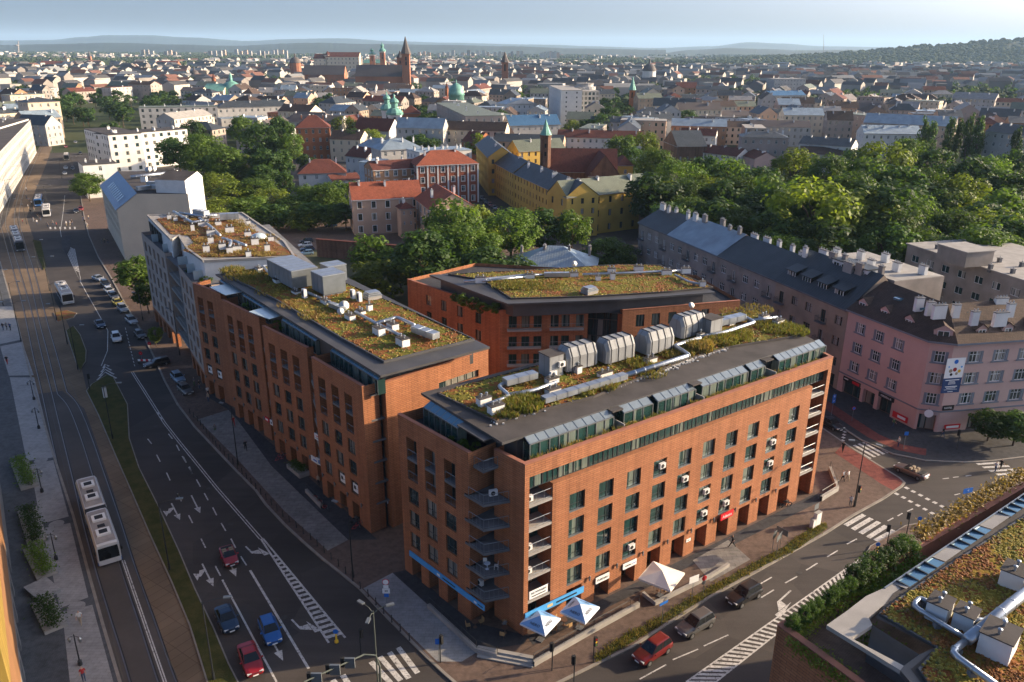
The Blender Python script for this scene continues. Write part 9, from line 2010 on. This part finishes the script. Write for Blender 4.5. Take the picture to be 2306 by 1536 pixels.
def parasol(cpx, label, m1, m2_, s, zc, text=None):
 c = P(*cpx, zc); r = empty('parasol', (c.x, c.y, .12), label, 'parasol', 'cafe parasols', Wr.rz + .35); apex = (0, 0, zc + .55); e = [(-s, -s, zc - .12), (s, -s, zc - .12), (s, s, zc - .12), (-s, s, zc - .12)]
 po = MB(); po.tube([(0, 0, 0), (0, 0, zc + .5)], .035, 6); o = po.build('pole', FRAMEG, None); o.parent = r; bs = MB(); bs.box(-.35, .35, -.35, .35, .0, .1); o = bs.build('base', CONCD, None); o.parent = r
 for k in range(4):
  a, b = Vector(e[k]), Vector(e[(k+1) % 4]); mm = (a + b)/2 - Vector((0, 0, .05)); t = MB(); t.face([a, mm, Vector(apex)]); t.face([mm, b, Vector(apex)]); o = t.build('panel', m1 if k % 2 == 0 else m2_, None); o.parent = r; v = MB(); v.face([a - Vector((0, 0, .22)), b - Vector((0, 0, .22)), b, a]); q = v.build('valance', m1, None); q.parent = r
  if text:
   me = text_mesh(text, .42, SIGNBLACK, .004); tt = bpy.data.objects.new('lettering', me); COL.objects.link(tt); tt.parent = r; n = (b - a).cross(Vector(apex) - a).normalized(); x = (b - a).normalized(); y = n.cross(x); pos = mm*.68 + Vector(apex)*.32 + n*.05; M = Matrix((x, y, n)).transposed().to_4x4(); M.translation = pos; tt.matrix_local = M
CANB = mat('parasol_blue', (.16, .32, .58), .8, .06, 1); CANL = mat('parasol_light', (.62, .68, .76), .8, .06, 1); CANW = mat('parasol_cream', (.70, .64, .57), .8, .06, 1)
parasol((1217, 1398), 'left blue and white cafe parasol reading NERO', CANL, CANB, 1.5, 2.5, 'NERO'); parasol((1306, 1372), 'right blue and white cafe parasol reading NERO', CANL, CANB, 1.5, 2.5, 'NERO'); parasol((1490, 1296), 'cream parasol by the steps of the front block', CANW, CANW, 1.9, 2.8)
WICK = mat('wicker', (.35, .22, .10), .8, .2, 6)
def table_set(base, label, i):
 p = P(*base, .125); r = empty('cafe_table', p, 'round cafe table %s' % label, 'table', 'cafe tables'); m = MB(); m.lathe(p, [(.22, 0), (.04, .04), (.04, .68), (.36, .7), (.36, .73)], 12); m.build('table', BFRAME, r)
 for k in range(2):
  a = .6 + 2.8*k + i; c = p + Vector((.75*math.cos(a), .75*math.sin(a), 0)); q = empty('cafe_chair', c, 'wicker cafe chair %s, %s one' % (label, ('left', 'right')[k]), 'chair', 'cafe chairs', a + math.pi/2)
  m = MB(); m.box(-.24, .24, -.24, .24, .4, .46); o = m.build('seat', WICK, None); o.parent = q; m = MB(); m.box(-.24, .24, -.26, -.21, .46, .9); o = m.build('backrest', WICK, None); o.parent = q
  for sx in (-.2, .2):
   for sy in (-.2, .2): m = MB(); m.tube([(sx, sy, 0), (sx, sy, .42)], .02, 5); o = m.build('leg', BFRAME, None); o.parent = q
for i, (b, lab) in enumerate((((1070, 1412), 'under the wedge balconies'), ((1137, 1425), 'at the front block corner'), ((1270, 1408), 'between the blue parasols'), ((1232, 1425), 'under the left blue parasol'), ((1320, 1390), 'under the right blue parasol'), ((1482, 1330), 'under the cream parasol'))): table_set(b, lab, i)
def low_wall(pts, label, h=.6, w_=.35, m=None, rail=True, z0=.12):
 q = [P(*p, z0) for p in pts]; r = empty('low_wall', q[0], label, 'wall'); b = MB(); strip(b, [tuple(p[:2]) for p in q], w_, z0 + h, 1, z0); b.build('coping_wall', m or CONC, r)
 if rail: railing(r, [Vector((p.x, p.y, z0 + h)) for p in q], .9, m=POLE, step=1.2)
low_wall([(965, 1368), (1073, 1468), (1120, 1480)], 'concrete ramp wall with rail left of the front block', .5); low_wall([(1201, 1500), (1337, 1422), (1438, 1366)], 'long concrete ramp wall with rail below the parasols', .6); low_wall([(1448, 1340), (1474, 1362), (1600, 1300), (1640, 1275)], 'low concrete wall by the cream parasol', .45, rail=False)
low_wall([(1868, 1060), (1885, 1105), (1848, 1128)], 'concrete ramp wall at the right end of the front block', .7); low_wall([(690, 1108), (725, 1145)], 'glass sided ramp before the stepped block', .5)
for k in range(3): st = MB(); a, b = P(1074, 1466 + 7*k, .12), P(1200, 1490 + 7*k, .12); W = Wall(a[:2], b[:2]); st.obox(W.pt(0, 0), W.u, W.n, 0, W.L, -.4, .05, .1, .52 - .14*k); o = st.build('step', CONC, None); tag(o, 'broad concrete step at the front block corner, %s from the top' % nth(k), 'step', 'corner steps')
pl = P(672, 1062, .12); r = empty('planter', pl, 'concrete planter with low hedge before the stepped block', 'planter'); m = MB(); m.obox(pl, WB[3].u, WB[3].n, -2, 2, -.8, .8, .12, .75); m.build('box', CONC, r); hb = MB(); a = Vector(pl[:2]) - WB[3].u*1.7; b = Vector(pl[:2]) + WB[3].u*1.7; leafstrip(hb, [tuple(a), tuple(b)], 1.2, .7, .7, 420, .09); tag(hb.build('hedge', LEAF, r), kind='stuff')
for i, (q0, q1) in enumerate((((44, 1040), (68, 1100)), ((62, 1150), (86, 1225)), ((76, 1235), (108, 1300)), ((95, 1355), (128, 1420)))):
 a, b = P(*q0, .12), P(*q1, .12); c = (a + b)/2; r = empty('planting_bed', c, 'raised shrub bed on the plaza, %s from the far end' % nth(i), 'planter', 'plaza planting beds'); W = Wall(a[:2], b[:2]); m = MB(); m.obox(W.pt(0, 0), W.u, W.n, 0, W.L, -1.1, 1.1, .1, .45); m.build('kerb_box', CONC, r); hb = MB(); leafstrip(hb, [tuple(a[:2]), tuple(b[:2])], 1.5, .4, .9, 190, .13); tag(hb.build('shrubs', LEAFD if i % 2 else LEAF, r), kind='stuff')
a, b = P(78, 1310, .12), P(120, 1350, .12); r = empty('bench_slab', (a + b)/2, 'pale concrete seat block between the plaza beds', 'bench'); W = Wall(P(80, 1318, .12)[:2], P(112, 1345, .12)[:2]); m = MB(); m.obox(W.pt(0, 0), W.u, W.n, 0, W.L, -1.2, 1.2, .12, .6); m.build('block', SLABL, r)
def bicycle(base, label, rz, motor=False):
 p = P(*base, .125); r = empty('motorcycle' if motor else 'bicycle', p, label, 'motorcycle' if motor else 'bicycle', None, rz); k = 1.25 if motor else 1.0; wt = .07 if motor else .02
 for x in (-.52*k, .52*k):
  m = MB(); n = 14; pts = [(x + .32*math.cos(i*2*math.pi/n), 0, .33 + .32*math.sin(i*2*math.pi/n)) for i in range(n + 1)]; m.tube(pts, wt, 5, caps=False); o = m.build('wheel', BLACK, None); o.parent = r
 m = MB(); m.tube([(-.52*k, 0, .33), (-.1, 0, .35), (.38, 0, .8), (-.2, 0, .8), (-.52*k, 0, .33)], .025 if not motor else .07, 5); o = m.build('frame', SIGNRED if not motor else CP['black'], None); o.parent = r
 m = MB(); m.tube([(.52*k, 0, .33), (.36, 0, .98)], .02 if not motor else .04, 5); o = m.build('fork', FRAMEG, None); o.parent = r; m = MB(); m.tube([(.36, -.28, 1.0), (.36, .28, 1.0)], .02, 5); o = m.build('handlebar', POLE, None); o.parent = r; m = MB(); m.box(-.35, -.05 if not motor else .05, -.08 - .08*motor, .08 + .08*motor, .82, .9); o = m.build('saddle', BLACK, None); o.parent = r
 if motor: m = MB(); m.box(.0, .35, -.16, .16, .7, .98); o = m.build('fuel_tank', CP['grey'], None); o.parent = r
for i, (b, rz) in enumerate((((632, 1032), .6), ((640, 1036), .7), ((628, 1040), .5), ((712, 1128), -.6), ((722, 1138), -.6), ((733, 1150), -.6), ((802, 1195), .3), ((808, 1188), .4))): bicycle(b, 'parked bicycle before the stepped block, %s along the pavement' % nth(i), rz)
bicycle((800, 1180), 'black motorcycle at the stepped block corner', .8, True); bicycle((1768, 1142), 'motorcycle parked by the right-hand portals of the front block', .3, True)
sp = []; Rg = random.Random(4)
for k in range(260):
 i = Rg.randrange(7); t = Rg.random(); a, b = Vector(vg[i]), Vector(vg[i+1]); c, d = Vector(vg[15 - i]), Vector(vg[14 - i]); q = a.lerp(b, t).lerp(c.lerp(d, t), Rg.uniform(.15, .85)); sp.append((q.x, q.y, .17, .6, .22, 7, .45))
o = tufts(sp, None, 3, 'verge_grass_blades'); tag(o, 'short dry grass on the verge of the right-hand road', 'grass')
MAN = mat('manhole_iron', (.05, .045, .042), .7, .2, 3)
for i, (x, y) in enumerate(((520, 1180), (470, 1100), (420, 1320), (640, 1390), (350, 960), (1620, 1390), (1800, 1290), (1450, 1490), (300, 900), (230, 1350))):
 c = P(x, y, .0); m = MB(); m.prism([(c.x + .34*math.cos(a*.5236), c.y + .34*math.sin(a*.5236)) for a in range(12)], .004, .016); m.build('manhole_cover', MAN, ROAD)
c = Wl.pt(13.4, 6.95, -1.0); r = empty('balcony_table', c, 'pale blue round table on the second lowest wedge balcony', 'table'); m = MB(); m.lathe(c, [(.2, 0), (.03, .03), (.03, .66), (.34, .68), (.34, .71)], 12); m.build('table', CANL, r)
for k, (a, o, lab) in enumerate(((12.6, -1.4, 'left'), (14.0, -1.7, 'right'))):
 c = Wl.pt(a, 6.95, o); q = empty('balcony_chair', c, '%s white chair beside the pale blue balcony table' % lab, 'chair', None, k*1.5)
 for nm, bx_ in (('seat', (-.2, .2, -.2, .2, .42, .46)), ('backrest', (-.2, .2, -.22, -.18, .46, .88)), ('leg', (-.2, -.17, -.2, -.17, 0, .42)), ('leg', (.17, .2, -.2, -.17, 0, .42)), ('leg', (-.2, -.17, .17, .2, 0, .42)), ('leg', (.17, .2, .17, .2, 0, .42))): m = MB(); m.box(*bx_); o_ = m.build(nm, WMETAL, None); o_.parent = q
